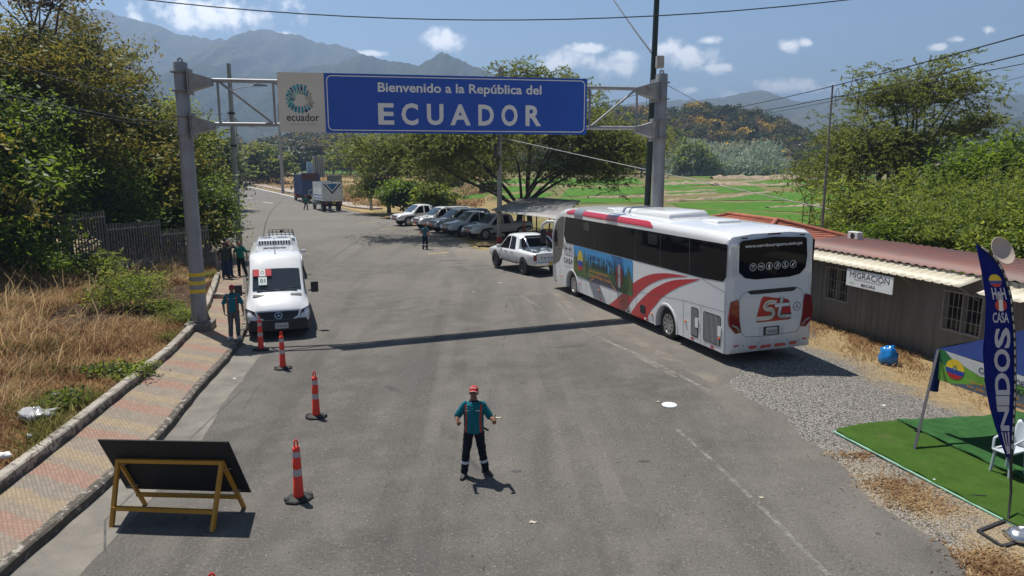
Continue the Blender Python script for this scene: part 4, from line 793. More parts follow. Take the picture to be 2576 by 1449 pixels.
for i, s_ in enumerate(stn):
    brace((s_, 8.06), (s_, 6.72))
    if i < len(stn) - 1: brace((s_, 8.06) if i < 4 else (s_, 6.72), (stn[i + 1], 6.72) if i < 4 else (stn[i + 1], 8.06))
# the sign itself
sgn = thing('welcome_sign', 'blue and cream welcome sign with white lettering mounted on the gantry', 'road sign', PL + gn * .12); sgn['group'] = ''; del sgn['group']
M_blue = mat('sign_blue', (.003, .075, .46), .4, var=.06, vs=.8); M_cream = mat('sign_cream', (.66, .62, .55), .6, var=.05, vs=.7, grime=.12, gcol=(.45, .40, .33)); M_wh = mat('sign_white', (.78, .78, .77), .5, var=.03)
M_txt = mat('sign_dark_text', (.02, .035, .06), .5); M_ghost = mat('faded_text', (.44, .41, .37), .6)
fs = Fr(Vector((0, 0, 0)), gd, gu)
mb = MB(); mb.plate([(4.30, 6.475), (12.98, 6.475), (12.98, 8.33), (4.30, 8.33)], fs, .06, .10); bp = mb.build('blue_panel', M_blue, sgn)
mb = MB(); mb.plate([(2.875, 6.49), (4.297, 6.49), (4.297, 8.325), (2.875, 8.325)], fs, .062, .10); wp = mb.build('cream_panel', M_cream, sgn)
def rrect(x0, y0, x1, y1, r, n=6):
    o = []
    for cx, cy, a in ((x1 - r, y1 - r, 0), (x0 + r, y1 - r, 90), (x0 + r, y0 + r, 180), (x1 - r, y0 + r, 270)):
        o += [(cx + r * math.cos(R(a + 90 * i / n)), cy + r * math.sin(R(a + 90 * i / n))) for i in range(n + 1)]
    return o
def frame_loop(mb, a, b, fr, off, m=0):
    n = len(a); mb.add([fr.p(x, y, off) for x, y in a] + [fr.p(x, y, off) for x, y in b], [(i, (i + 1) % n, n + (i + 1) % n, n + i) for i in range(n)], m)
mb = MB(); frame_loop(mb, rrect(4.37, 6.545, 12.91, 8.265, .16), rrect(4.40, 6.575, 12.88, 8.235, .135), fs, .105); mb.build('border_line', M_wh, bp)
mb = MB(); mb.text('Bienvenido a la República del', (5.98, 7.685, 11.39, 8.075), fs, .106, 0, .022); mb.build('lettering', M_wh, bp)
mb = MB()
for ch, x0, x1 in (('E', 5.965, 6.475), ('C', 6.715, 7.255), ('U', 7.54, 8.085), ('A', 8.305, 8.985), ('D', 9.24, 9.765), ('O', 10.02, 10.575), ('R', 10.845, 11.385)): mb.text(ch, (x0, 6.745 - (.012 if ch in 'CO' else 0), x1, 7.425 + (.012 if ch in 'CO' else 0)), fs, .106, 0, .030)
mb.build('lettering', M_wh, bp)
mb = MB(); mb.text('ecuador', (3.105, 6.83, 4.105, 7.065), fs, .106, 0, .012); mb.build('lettering', M_txt, wp)
mb = MB(); mb.text('ama la vida', (3.22, 6.71, 4.0, 6.79), fs, .105); mb.build('faded_lettering', M_ghost, wp)
pal = ['#2f8f94', '#2a9fb4', '#7db3b5', '#2b6f93', '#274a5e', '#9aa79d', '#4aa8a6', '#1f7fa3', '#b1a78f', '#8a8478']
mb = MB(); mats_ = [mat('mosaic_' + p[1:], S(p), .6) for p in pal]; rg2 = random.Random(3)
for k, (r_, n, sz) in enumerate(((.42, 22, .085), (.345, 20, .075), (.28, 18, .062), (.225, 18, .05), (.18, 16, .038))):
    for i in range(n):
        a = 2 * math.pi * (i + .5 * k) / n; q = (math.degrees(a) - 25) % 360
        if k == 0 and (q < 40 or q > 330): continue
        if k >= 3 and 170 < q < 330: continue
        right = q > 290 or (q < 25 and k < 2); rr = r_ * (1 - .0002 * q); cx, cy = 3.55 + rr * math.cos(a), 7.515 + rr * math.sin(a); s2 = sz * .5 * rg2.uniform(.85, 1.1); an = a + .35
        mb.flat([(cx + s2 * (math.cos(an) * u - math.sin(an) * v), cy + s2 * (math.sin(an) * u + math.cos(an) * v)) for u, v in ((-1, -1), (1, -1), (1, 1), (-1, 1))], fs, .1055, rg2.choice([8, 9, 5]) if right else rg2.choice([0, 1, 2, 3, 4, 6, 7, 1, 0]))
mb.build('spiral_emblem', mats_, wp)
mb = MB(); mb.box(W(12.98 - .3, 6.43, .08), (.02, .02, .1)); 

# ---------------------------------------------------------------- poles
M_lamp = mat('lamp_grey', (.22, .23, .24), .5, .2); M_blk = mat('black_fitting', (.02, .02, .022), .6)
def upole(name, label, base, top, r0, r1, lamps=(), group='concrete utility poles', fittings=(), extra=None):
    t_ = thing(name, label, 'pole', base, 0, group); v = Vector(top) - Vector(base); mb = MB(); mb.tube([(0, 0, -.2), tuple(v * .5), tuple(v)], [r0, (r0 + r1) / 2, r1], 14); mb.build('shaft', M_pole, t_, smooth=50)
    for h, L_, sx in lamps:
        a = v * (h / v.z); mb = MB(); e = a + Vector((L_ * sx, -.1, .25)); mb.tube([tuple(a), tuple(a + Vector((L_ * sx * .5, -.05, .16))), tuple(e)], .03, 6); ar = mb.build('lamp_arm', M_lamp, t_)
        mb = MB(); mb.loft([[e + Vector((x * sx, y, z + .0)) for y, z in ((-w_, -.02), (w_, -.02), (w_ * .7, hh), (-w_ * .7, hh))] for x, w_, hh in ((-.1, .05, .05), (0, .10, .10), (.35, .12, .10), (.75, .08, .05), (.8, .04, .02))]); mb.cyl(e + Vector((.2 * sx, 0, .1)), e + Vector((.2 * sx, 0, .18)), .04, n=8); mb.build('lamp_head', M_lamp, ar)
    for h, k in fittings:
        a = v * (h / v.z); mb = MB()
        if k == 'cross': mb.bar(a + Vector((-.55, -.14, 0)), a + Vector((.55, -.14, .1)), .07, .07); [mb.lathe([(.035, 0), (.05, .05), (.03, .09), (.045, .13), (.01, .17)], 8, 0, Matrix.Translation(a + Vector((x, -.14, .06)))) for x in (-.5, -.2, .2, .5)]; mb.build('cross_arm', M_lamp, t_)
        if k == 'box': mb.box(a + Vector((-.25, -.15, 0)), (.34, .26, .62)); mb.build('meter_box', mat('meter_box', (.5, .5, .5), .5), t_, bevel=.015)
        if k == 'band': mb.lathe([(r0 * 1.08, -.06), (r0 * 1.12, 0), (r0 * 1.08, .06)], 12, 0, Matrix.Translation(a)); mb.cyl(a + Vector((-.3, -.1, 0)), a + Vector((.0, -.1, 0)), .03, n=6); mb.build('wire_clamp', M_blk, t_)
        if k == 'bundle':
            rb = random.Random(8)
            for q in range(26): z = rb.uniform(-2.6, .3); x = rb.uniform(-.42, -.1); mb.tube([(a.x + x, a.y - .2, a.z + z), (a.x + x + rb.uniform(-.15, .15), a.y - .25, a.z + z - .3), (a.x + x + rb.uniform(-.1, .15), a.y - .2, a.z + z - .55)], rb.uniform(.025, .06), 5)
            mb.build('cable_bundle', mat('weathered_cables', (.06, .045, .04), .8, var=.5, vs=6), t_)
        if k == 'redband': mb.lathe([(r0 * 1.03, -.22), (r0 * 1.03, .22)], 14, 0, Matrix.Translation(a)); mb.build('red_band', mat('red_band', (.4, .03, .02), .7), t_)
    return t_
def toppx(px, py, Y): p = D(px, py, Y); return p
b2 = G(603, 628); upole('lamp_post', 'tall concrete lamp post on the walkway left of the white van', b2, D(575, 160, b2.y), .20, .12, lamps=[(10.0, 1.6, 1)], fittings=[(8.6, 'band'), (6.6, 'band')])
b3 = GT(712, 485); upole('utility_pole', 'far concrete utility pole with a meter box beyond the parked trucks', b3, D(700, 262, b3.y), .28, .19, lamps=[(7.9 * b3.y / 122, -3.2, 1)], fittings=[(6.0, 'box'), (7.6, 'cross')])
b4 = G(934, 529); upole('utility_pole', 'concrete utility pole with cross arm right of the white stake truck', b4, D(926, 320, b4.y), .19, .12, fittings=[(6.9, 'cross'), (5.6, 'band')])
b5 = G(1256, 612); upole('utility_pole', 'concrete utility pole with tangled cable bundle before the parked pickups', b5, D(1258, 170, b5.y), .19, .13, fittings=[(8.0, 'bundle'), (8.1, 'cross'), (.22, 'redband'), (2.2, 'band')])
b6 = GT(600, 455); upole('lamp_post', 'distant thin lamp post just right of the tall lamp post', b6, D(593, 296, b6.y), .26, .18, lamps=[(12.0 * b6.y / 170, 4, -1)])
# dark green steel pole beside the right gantry post
gb0 = D(1617.5, 742, 28.4); gt0 = D(1655, -60, 28.4); mb = MB(); v = gt0 - Vector((gb0.x, gb0.y, 0)); gp_ = thing('steel_pole', 'tall dark green steel pole behind the right gantry post', 'pole', (gb0.x, gb0.y, 0))
mb.tube([(0, 0, 0), tuple(v * .5), tuple(v)], [.135, .12, .105], 8); mb.build('shaft', mat('dark_green_paint', (.010, .022, .017), .45, var=.2), gp_, smooth=30)
bx = D(1660, 156, 28.0) - gp_.location; mb = MB(); mb.box(bx, (.28, .3, .44)); mb.build('control_box', mat('beige_box', (.36, .36, .33), .5), gp_, bevel=.02)
cx = D(1632, 232, 27.6) - gp_.location; mb = MB(); mb.box(cx, (.40, .3, .24)); mb.cyl(cx + Vector((-.1, -.15, -.12)), cx + Vector((-.1, -.15, -.9)), .012, n=5); mb.build('floodlight', mat('beige_box', (.4, .4, .37), .5), gp_, bevel=.02)
# antenna mast
ab = Vector((D(2063, 590, 30.5).x + .06, 30.5, 0)); at_ = D(2090.5, 214, 30.5); at_.x = ab.x; mb = MB(); am = thing('antenna_mast', 'thin grey antenna mast with two folded dipoles behind the red roofs', 'antenna', ab)
mb.tube([(0, 0, 0), (0, 0, at_.z * .6)], .055, 8); mb.tube([(0, 0, at_.z * .6), (0, 0, at_.z)], .04, 8); mb.build('mast', mat('mast_steel', (.22, .21, .20), .6, .3, grime=.4, gcol=(.12, .07, .04)), am, smooth=50)
for h in (at_.z - .45, at_.z - 1.55):
    mb = MB(); mb.cyl((0, 0, h), (.22, 0, h), .015, n=5); mb.tube([(.22 + .07 * math.cos(a), 0, h + .33 * math.sin(a) if abs(math.sin(a)) > .3 else h + .33 * math.sin(a)) for a in np.linspace(0, 2 * math.pi, 18)], .013, 5); mb.build('dipole', M_lamp, am)

# ---------------------------------------------------------------- overhead wires
M_wire = mat('black_wire', (.012, .013, .018), .55); M_wire2 = mat('grey_wire', (.22, .22, .22), .6)
def wire(label, pts, r=.012, m=None, n=20, kind='overhead_wire'):
    q = [Vector(p) for p in pts]; mb = MB()
    if len(q) == 3 and kind == 'overhead_wire' and 'right edge' not in label and 'drop cable' not in label and 'top of' not in label:      # a sagging span through three points
        a, b, c = q; ctl = b * 2 - (a + c) / 2; P = [a * (1 - s) ** 2 + ctl * 2 * s * (1 - s) + c * s * s for s in np.linspace(0, 1, n)]
    elif len(q) == 3 and 'left' not in label:
        a, b, c = q; tb = (b - a).length / ((b - a).length + (c - b).length); P = [a * ((s - tb) * (s - 1) / tb) + b * (s * (s - 1) / (tb * (tb - 1))) + c * (s * (s - tb) / (1 - tb)) for s in np.linspace(0, 1, 48)]
    else: P = q
    mb.tube(P, r, 5); return tag(mb.build(kind, m or M_wire, smooth=60), label, 'wire', 'overhead wires')
wire('black cable sagging across the top of the view over the clouds', [D(-1900, -560, 9), D(870, 41, 9.2), D(3600, -300, 9.3)], .007)
wire('thick black drop cable slanting to the dark green pole', [D(1440, -160, 60), D(1590, 66, 36), D(1640, 133, 28.3)], .036)
wire('topmost of the three cables rising to the right edge', [D(1680, 297, 60), D(2200, 190, 26), D(4200, -390, 8)], .018)
wire('middle one of the three cables rising to the right edge', [D(1682, 308, 60), D(2230, 217, 26), D(4200, -280, 8)], .018)
wire('lowest of the three cables rising to the right edge', [D(1760, 318, 60), D(2240, 226, 26), D(4200, -160, 8)], .012)
wire('thin wire dropping into the acacia crown at the right', [D(2060, 330, 40), D(2400, 238, 24), D(4200, -220, 9)], .007)
wire('thin stay wire from the right gantry post down to the hill', [W(span, 8.3) + PL, D(1735, 245, 40), D(1800, 280, 60)], .012)
wire('cable on the left passing behind the gantry post to the lamp post', [D(-1400, -180, 9), D(-150, 110, 18), D(455, 283, 34), D(583, 290, 46.5)], .014, M_wire2)
wire('upper of the two pale cables crossing the left trees', [D(-1400, 40, 8), D(-150, 205, 17), D(330, 300, 32), D(590, 318, 47)], .016, M_wire2)
wire('lower of the two pale cables crossing the left trees', [D(-1400, 60, 8), D(-150, 218, 17), D(330, 308, 32), D(592, 335, 47)], .010, M_wire2)
wire('white service cable slanting from the tangled pole behind the steel posts', [D(1258, 346, b5.y), D(1640, 430, 38), D(2085, 526, 30.6)], .022, mat('pale_cable', (.40, .39, .36), .6))
wire('left guy wire of the tangled utility pole', [D(1262, 350, b5.y), D(1370, 440, b5.y + 6), D(1505, 560, b5.y + 8)], .016, M_wire2)
wire('right guy wire of the tangled utility pole', [D(1262, 350, b5.y), D(1420, 425, b5.y + 4), D(1600, 500, b5.y + 10)], .016, M_wire2)
wire('cable from the lamp post across to the far utility pole', [D(584, 292, 47), D(640, 322, 90), D(704, 330, b3.y)], .03, M_wire2)
wire('slanting service wire from the lamp post down into the trees', [D(582, 292, 46.5), D(550, 318, 46.2), D(520, 345, 46)], .018)
wire('cable between the far pole and the pole beside the white truck', [D(706, 345, b3.y), D(800, 365, 110), D(928, 368, b4.y)], .025, M_wire2)
wire('wires from the pole beside the white truck into the spreading tree', [D(930, 368, b4.y), D(1080, 362, 66), D(1258, 346, b5.y)], .016, M_wire2)
wire('cable pair from the sign end to the green pole', [D(1480, 268, 60), D(1560, 250, 40), D(1630, 226, 28)], .012)

# ---------------------------------------------------------------- immigration building (portable cabin with awning)
BO = Vector((11.3, 21, 0)); bu = Vector((-.27, .963, 0)).normalized(); bnr = Vector((bu.y, -bu.x, 0))   # bu along the wall away from the camera, bnr away from the road
bld = thing('cabin_building', 'long grey corrugated cabin with cream awning and rusty red sheet roof', 'building', BO)
B = lambda s_, z, d=0.0: bu * s_ + bnr * d + gu * z
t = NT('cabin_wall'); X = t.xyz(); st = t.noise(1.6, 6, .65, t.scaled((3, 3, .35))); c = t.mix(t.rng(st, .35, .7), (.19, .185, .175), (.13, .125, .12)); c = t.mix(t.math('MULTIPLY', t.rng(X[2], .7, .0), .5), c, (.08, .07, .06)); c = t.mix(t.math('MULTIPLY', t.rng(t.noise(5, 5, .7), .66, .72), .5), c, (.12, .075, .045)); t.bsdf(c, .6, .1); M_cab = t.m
mb = MB(); sec = []
k = 0; s_ = -9.0; sl_ = []
while s_ < 4.2:                                  # trapezoidal corrugation, real ridges
    for ds, d in ((0, 0), (.10, 0), (.13, -.028), (.20, -.028), (.23, 0)): sl_.append((s_ + ds, d))
    s_ += .23
def notched(lo, hi, z0, z1): return [(a, d) for a, d in sl_ if lo <= a <= hi], z0, z1
WIN = [(1.58, 2.66, 1.05, 2.1), (-3.2, -2.02, 1.04, 2.1), (-7.6, -6.4, 1.04, 2.1)]
segs = []
cuts = sorted([(a, b) for a, b, _, _ in WIN]); x0 = -9
for a, b in cuts: segs += [(x0, a, .05, 2.62), (a, b, .05, 1.05), (a, b, 2.1, 2.62)]; x0 = b
segs.append((x0, 4.2, .05, 2.62))
for lo, hi, z0, z1 in segs:
    P = [(lo, 0)] + [q for q in sl_ if lo < q[0] < hi] + [(hi, 0)]
    mb.grid([[B(a, z0, d) for a, d in P], [B(a, z1, d) for a, d in P]])
mb.build('wall', M_cab, bld, smooth=20)
mb = MB(); [mb.box(B(a, 1.32, .02), (.10, .06, 2.56), M=Matrix.Rotation(math.atan2(bu.y, bu.x), 4, 'Z')) for a in (-1.15, 4.2, .85, -5.2)]; mb.add([B(4.2, .05, .03), B(4.2, .05, 2.5), B(4.2, 2.62, 2.5), B(4.2, 2.62, .03)], [(0, 1, 2, 3)]); mb.build('wall_post', M_cab, bld)
mb = MB(); mb.add([B(-9, 0, .06), B(4.2, 0, .06), B(4.2, .12, .06), B(-9, .12, .06)], [(0, 1, 2, 3)]); mb.box(B(-2.4, .04, 1.3), (13.1, 2.4, .10), M=Matrix.Rotation(math.atan2(bu.y, bu.x), 4, 'Z')); mb.build('floor_slab', M_conc, bld)
M_wfr = mat('window_frame', (.30, .29, .275), .5, .3); M_wgl = mat('dark_glass', (.012, .013, .014), .08, 0, var=.02, spec=.6)
for a, b, z0, z1 in WIN:
    mb = MB(); mb.add([B(a, z0, .10), B(b, z0, .10), B(b, z1, .10), B(a, z1, .10)], [(0, 1, 2, 3)]); gl = mb.build('window', M_wgl, bld)
    mb = MB(); w_ = .045
    for p, q in ((B(a, z0, .03), B(b, z0, .03)), (B(a, z1, .03), B(b, z1, .03)), (B(a, z0, .03), B(a, z1, .03)), (B(b, z0, .03), B(b, z1, .03)), (B((a + b) / 2, z0, .04), B((a + b) / 2, z1, .04))): mb.bar(p, q, w_ if p.z != q.z else .16, w_ if p.z == q.z else .16)
    mb.build('frame', M_wfr, gl)
    mb = MB()
    for f_ in (.12, .25, .38, .62, .75, .88): mb.bar(B(a + (b - a) * f_, z0, -.035), B(a + (b - a) * f_, z1, -.035), .014, .014)
    for i, f_ in enumerate((.3, .62)): mb.bar(B(a, z0 + (z1 - z0) * f_, -.045), B(b, z0 + (z1 - z0) * f_, -.045), .014, .014)
    mb.build('security_bars', M_wfr, gl)
def corr_sheet(lo, hi, pitch, prof, d0, z0, d1, z1, thick=.0, nrm=.03, rows=2):
    mb = MB(); rows_ = [[] for _ in range(rows)]; s_ = lo
    while s_ < hi:
        for ds, h in prof:
            for r_ in range(rows):
                f_ = r_ / (rows - 1); rows_[r_].append(B(s_ + ds * pitch, z0 + (z1 - z0) * f_ + h * nrm, d0 + (d1 - d0) * f_))
        s_ += pitch
    mb.grid(rows_); return mb
TRAP = ((0, 0), (.62, 0), (.70, 1), (.86, 1), (.94, 0)); WAVE = tuple((i / 8, .5 + .5 * math.sin(2 * math.pi * i / 8)) for i in range(8))
M_awn = mat('cream_sheet', (.58, .53, .41), .5, var=.08, vs=1.5, grime=.3, gcol=(.40, .33, .22))
def solid(o, th=.006): m = o.modifiers.new('thick', 'SOLIDIFY'); m.thickness = th; m.offset = -1; return o
solid(corr_sheet(-3.05, 4.3, .30, TRAP, -.72, 2.385, .12, 2.60, nrm=.026).build('awning', M_awn, bld, smooth=20), .008)
solid(corr_sheet(-9.2, -3.75, .30, TRAP, -.72, 2.30, .12, 2.52, nrm=.026).build('awning', M_awn, bld, smooth=20), .008)
mb = MB(); [mb.bar(B(a, 2.0, -.02), B(a, 2.36, -.66), .03, .03) for a in (-3.0, -1.1, .9, 2.9, 4.2)]; mb.build('awning_strut', M_galvd, bld)
t = NT('rusty_red_sheet'); X = t.xyz(); n1 = t.noise(.7, 7, .7); c = t.mix(t.rng(n1, .35, .65), (.21, .075, .056), (.13, .085, .078)); c = t.mix(t.math('MULTIPLY', t.rng(t.noise(2.4, 6, .7), .55, .7), .6), c, (.11, .05, .035)); t.bsdf(c, .6, .1); M_red = t.m
solid(corr_sheet(-9.4, 5.2, .30, WAVE, .02, 2.63, 2.9, 2.80, nrm=.042).build('roof', M_red, bld, smooth=30), .006)
mb = MB(); mb.box(B(4.35, 2.90, 2.5), (.50, .24, .30), M=Matrix.Rotation(math.atan2(bu.y, bu.x), 4, 'Z')); acu = mb.build('air_conditioner', mat('ac_white', (.66, .66, .64), .5), None, bevel=.02); acu.location = BO; tag(acu, 'white air conditioner unit on the red sheet roof beside the bus', 'air conditioner')
mb = MB(); fr = Fr(BO + B(4.35, 2.90, 2.5) + bnr * -.122, -bu, gu); mb.disc((0, 0), .11, fr, .004); g_ = mb.build('fan_grille', M_blk, acu); g_.matrix_parent_inverse = Matrix.Translation(-BO)
# sign on the cabin
sg2 = thing('office_sign', 'white MIGRACIÓN sign hung under the cream awning on the cabin', 'sign', BO + B(0, 0, -.66)); fm = Fr(Vector((0, 0, 0)), -bu, gu)
M_pan = mat('sign_panel_white', (.82, .83, .84), .5, var=.04)
mb = MB(); mb.plate([(-.97, 1.79), (.87, 1.79), (.87, 2.30), (-.97, 2.30)], fm, 0, .03); sp_ = mb.build('panel', M_pan, sg2)
mb = MB(); mb.text('MIGRACIÓN', (-.83, 2.06, .74, 2.285), fm, .034, 0, 0); mb.text('UNIDAD DE CONTROL MIGRATORIO', (-.64, 1.99, .44, 2.03), fm, .034); mb.text('MACARÁ', (-.33, 1.835, .23, 1.955), fm, .034, 0, .01); mb.build('lettering', M_txt, sp_)
mb = MB(); mb.flat([(-.83, 1.88), (-.66, 1.86), (-.64, 1.90), (-.81, 1.92)], fm, .033); mb.build('green_mark', mat('pale_green', (.45, .6, .42), .5), sp_)
# satellite dish on the roof
dsh = thing('satellite_dish', 'large off white satellite dish on the roof behind the blue flag', 'satellite dish', D(2514, 634, 15.4)); dsh.scale = (.62,) * 3; Rm = Matrix.Rotation(R(18), 4, 'Z') @ Matrix.Rotation(R(62), 4, 'X')
mb = MB(); pr = [(r_, .28 * r_ * r_ / .52) for r_ in np.linspace(.01, .50, 8)]; pr2 = [(r_, z + .02) for r_, z in pr[::-1]]; mb.lathe(pr + [(.515, pr[-1][1] + .01)] + pr2, 28, 0, Rm); mb.build('reflector', mat('dish_paint', (.52, .42, .34), .6, var=.08, grime=.3, gcol=(.35, .22, .15)), dsh, smooth=50)
mb = MB(); mb.tube([(0, 0, 0), Rm @ Vector((0, .1, -.18)), (.1, .3, -.75), (.1, .3, -1.6)], .035, 8); mb.build('mount', M_galvd, dsh)
# tiled hip roof house behind the bus
th = thing('tiled_building', 'low building with a red clay tile hip roof behind the bus', 'building', (11.0, 32.6, 0), math.atan2(bu.y, bu.x))
t = NT('clay_tiles'); n1 = t.noise(1.5, 6, .7); c = t.mix(t.rng(n1, .35, .65), (.40, .12, .065), (.26, .085, .05)); t.bsdf(c, .8); M_tile = t.m
def tiles(a, b, c_, d_, nu=26, nv=14):       # a-b eave, d-c ridge
    a, b, c_, d_ = map(Vector, (a, b, c_, d_)); rows = []; n = ((b - a).cross(d_ - a)).normalized(); 
    if n.z < 0: n = -n
    for j in range(nv * 2 + 1):
        f_ = (j + 1) // 2 / nv; rows.append([a.lerp(d_, f_).lerp(b.lerp(c_, f_), i / (nu * 4)) + n * (.05 * abs(math.sin(math.pi * i / 4)) + (.035 if j % 2 == 0 else 0)) for i in range(nu * 4 + 1)])
    return rows
L_, Wd_, zr, ze = 4.6, 3.0, 3.02, 2.15
mb = MB(); e = [(-L_, -Wd_, ze), (L_, -Wd_, ze), (L_, Wd_, ze), (-L_, Wd_, ze)]; r0, r1 = (-L_ + 2.8, 0, zr), (L_ - 2.8, 0, zr)
for q in ((e[0], e[1], r1, r0), (e[2], e[3], r0, r1), (e[3], e[0], r0, r0), (e[1], e[2], r1, r1)): mb.grid(tiles(*q))
mb.build('roof', M_tile, th, smooth=60, fix=False)
mb = MB()
for p, q in ((e[0], r0), (e[3], r0), (r0, r1), (e[1], r1), (e[2], r1)): mb.tube([Vector(p) + Vector((0, 0, .05)), Vector(q) + Vector((0, 0, .08))], .11, 8)
mb.build('ridge_tile', M_tile, th, smooth=60)
mb = MB(); mb.box((0, 0, 1.0), (2 * L_ - .9, 2 * Wd_ - .9, 2.1)); mb.build('wall', mat('house_wall', (.45, .42, .36), .9, var=.15), th)
# ---------------------------------------------------------------- open shelter with sheet roof
q = [D(1234, 529, 50), D(1397, 551, 42.5), D(1462, 505, 53), D(1322, 495, 59.5)]; sc0 = sum(q, Vector()) / 4; sc0.z = 0
shl = thing('shelter', 'open shelter with grey corrugated sheet roof on red posts before the bus', 'shelter', sc0); mb = MB(); rows = [[], []]
for i in range(34 * 6 + 1):
    f_ = i / (34 * 6); h_ = .035 * math.sin(2 * math.pi * i / 6)
    rows[0].append(q[0].lerp(q[1], f_) - sc0 + Vector((0, 0, h_))); rows[1].append(q[3].lerp(q[2], f_) - sc0 + Vector((0, 0, h_)))
M_sh = mat('grey_sheet', (.30, .29, .285), .6, .25, var=.15, vs=.7, grime=.4, gcol=(.18, .14, .11)); mb.grid(rows); solid(mb.build('roof', M_sh, shl, smooth=40), .01)
M_rp = mat('red_post_paint', (.25, .035, .025), .6)
for a, b in ((.06, .12), (.5, .10), (.94, .12), (.3, .85), (.94, .85), (.72, .45)):
    p = q[0].lerp(q[1], a).lerp(q[3].lerp(q[2], a), b) - sc0; mb = MB(); mb.cyl((p.x, p.y, 0), (p.x, p.y, p.z - .02), .05, n=8); mb.build('post', M_rp, shl)
mb = MB(); [mb.bar(q[0].lerp(q[3], b) - sc0 - gu * .09, q[1].lerp(q[2], b) - sc0 - gu * .09, .08, .10) for b in (.12, .5, .85)]; mb.build('beam', M_rp, shl)
bb = G(1660, 600) ; bx0 = q[0].lerp(q[1], .8).lerp(q[3].lerp(q[2], .8), .3)
mb = MB(); mb.box((bx0.x, bx0.y, .45), (1.6, .6, .08)); [mb.box((bx0.x + i, bx0.y + j, .21), (.06, .06, .42)) for i in (-.7, .7) for j in (-.22, .22)]; mb.box((bx0.x, bx0.y + .3, .8), (1.6, .05, .4)); tag(mb.build('bench', M_rp), 'red bench in the shade under the sheet roof', 'bench')
# hanging banner under the spreading tree
bp0 = D(1205, 462, 60); bp1 = D(1252, 457, 60); mb = MB(); fb = Fr(bp0, bp1 - bp0, gu); wd = (bp1 - bp0).length
for i in range(1): mb.plate([(0, -.82), (wd, -.78), (wd, 0), (0, 0)], fb, -.008, .008)
bn = mb.build('hanging_banner', mat('pale_banner', (.23, .27, .25), .7)); tag(bn, 'grey green banner hung between poles under the spreading tree', 'banner')
mb = MB(); mb.flat([(.1, -.72), (wd - .1, -.68), (wd - .1, -.55), (.1, -.58)], fb, .012); mb.ring((.28, -.33), .09, .115, fb, .012); mb.flat([(wd * .45, -.30), (wd - .2, -.28), (wd - .2, -.22), (wd * .45, -.24)], fb, .012); mb.build('print', mat('banner_print', (.10, .20, .14), .7), bn)
# ---------------------------------------------------------------- iron fence on its stepped wall
M_iron = mat('rusty_iron', (.24, .22, .20), .75, .1, var=.3, vs=5, grime=.4, gcol=(.10, .06, .04))
fd = Vector((.37, 1, 0)).normalized()
for i, (ya, yb, zb_, zt2, lab) in enumerate([(33.15, 35.9, .66, 2.43, 'iron bar fence panel at the far end behind the striped gantry post'), (30.5, 33.1, 1.10, 2.92, 'iron bar fence panel standing on the highest bare wall'), (27.85, 30.4, 1.68, 3.50, 'iron bar fence panel second from the left edge of the view'), (25.2, 27.75, 2.25, 4.06, 'iron bar fence panel overgrown with brown twigs at the left edge')]):
    a = Vector((FX(ya), ya, 0)); b = Vector((FX(yb), yb, 0)); fn = thing('fence_panel', lab, 'fence', a, 0, 'iron bar fence panels stepping up the bank'); v = b - a; n = 19
    mb = MB()
    for k in range(n + 1):
        p = v * (k / n); mb.bar(p + gu * (zb_ - .04), p + gu * (zt2 + .03 * math.sin(k * 7)), .045, .045)
    mb.build('bars', M_iron, fn)
    mb = MB(); [mb.bar(gu * z - v * .01, v * 1.01 + gu * z, .05, .06) for z in (zb_ + .08, zt2 - .24)]; mb.build('rail', M_iron, fn)
    mb = MB(); base = min(bankz(a.x, ya), bankz(b.x, yb)) - .6; mb.box(v * .5 + gu * ((base + zb_ - .06) / 2), (.28, v.length + .02, zb_ - .06 - base), M=Matrix.Rotation(math.atan2(-fd.x, fd.y), 4, 'Z')); mb.box(v * .5 + gu * (zb_ - .03), (.40, v.length, .06), M=Matrix.Rotation(math.atan2(-fd.x, fd.y), 4, 'Z')); mb.build('wall', M_conc, fn)
# stone pillar at the fence end
mb = MB(); e0 = Vector((FX(36.1), 36.1, 0)); mb.box(e0 + gu * .45, (.5, .5, 1.3)); tag(mb.build('fence_pillar', M_conc, bevel=.03), 'low stained concrete pillar closing the far end of the fence', 'pillar')
# ---------------------------------------------------------------- vehicles
M_white = mat('white_paint', (.74, .75, .76), .22, var=.02, vs=.6, coat=.6); M_tint = mat('tinted_glass', (.006, .006, .007), .03, var=.05, spec=.12); M_tyre = mat('tyre_rubber', (.018, .017, .016), .85, var=.3, vs=9, bump=.4, bs=50)
M_rim = mat('alloy_rim', (.55, .55, .55), .28, .8); M_rimd = mat('dark_rim', (.035, .035, .037), .4, .5); M_trim = mat('dark_trim', (.02, .02, .021), .6); M_redl = mat('tail_lamp_red', (.20, .008, .010), .12, coat=1); M_lens = mat('clear_lens', (.30, .31, .32), .1, spec=.8, coat=1)
M_red = mat('bus_red', (.50, .010, .020), .3, coat=.5, var=.03); M_grey = mat('bus_grey', (.21, .23, .27), .35, var=.03); M_amber = mat('amber_lens', (.75, .14, .01), .3); M_chrome = mat('chrome', (.7, .7, .71), .12, 1.); M_plate = mat('number_plate', (.55, .55, .53), .5); M_seam = mat('panel_seam', (.09, .09, .09), .7); M_dgrey = mat('bus_dark_grey', (.075, .070, .066), .25, coat=.4)
M_under = mat('underbody', (.012, .012, .012), .9)
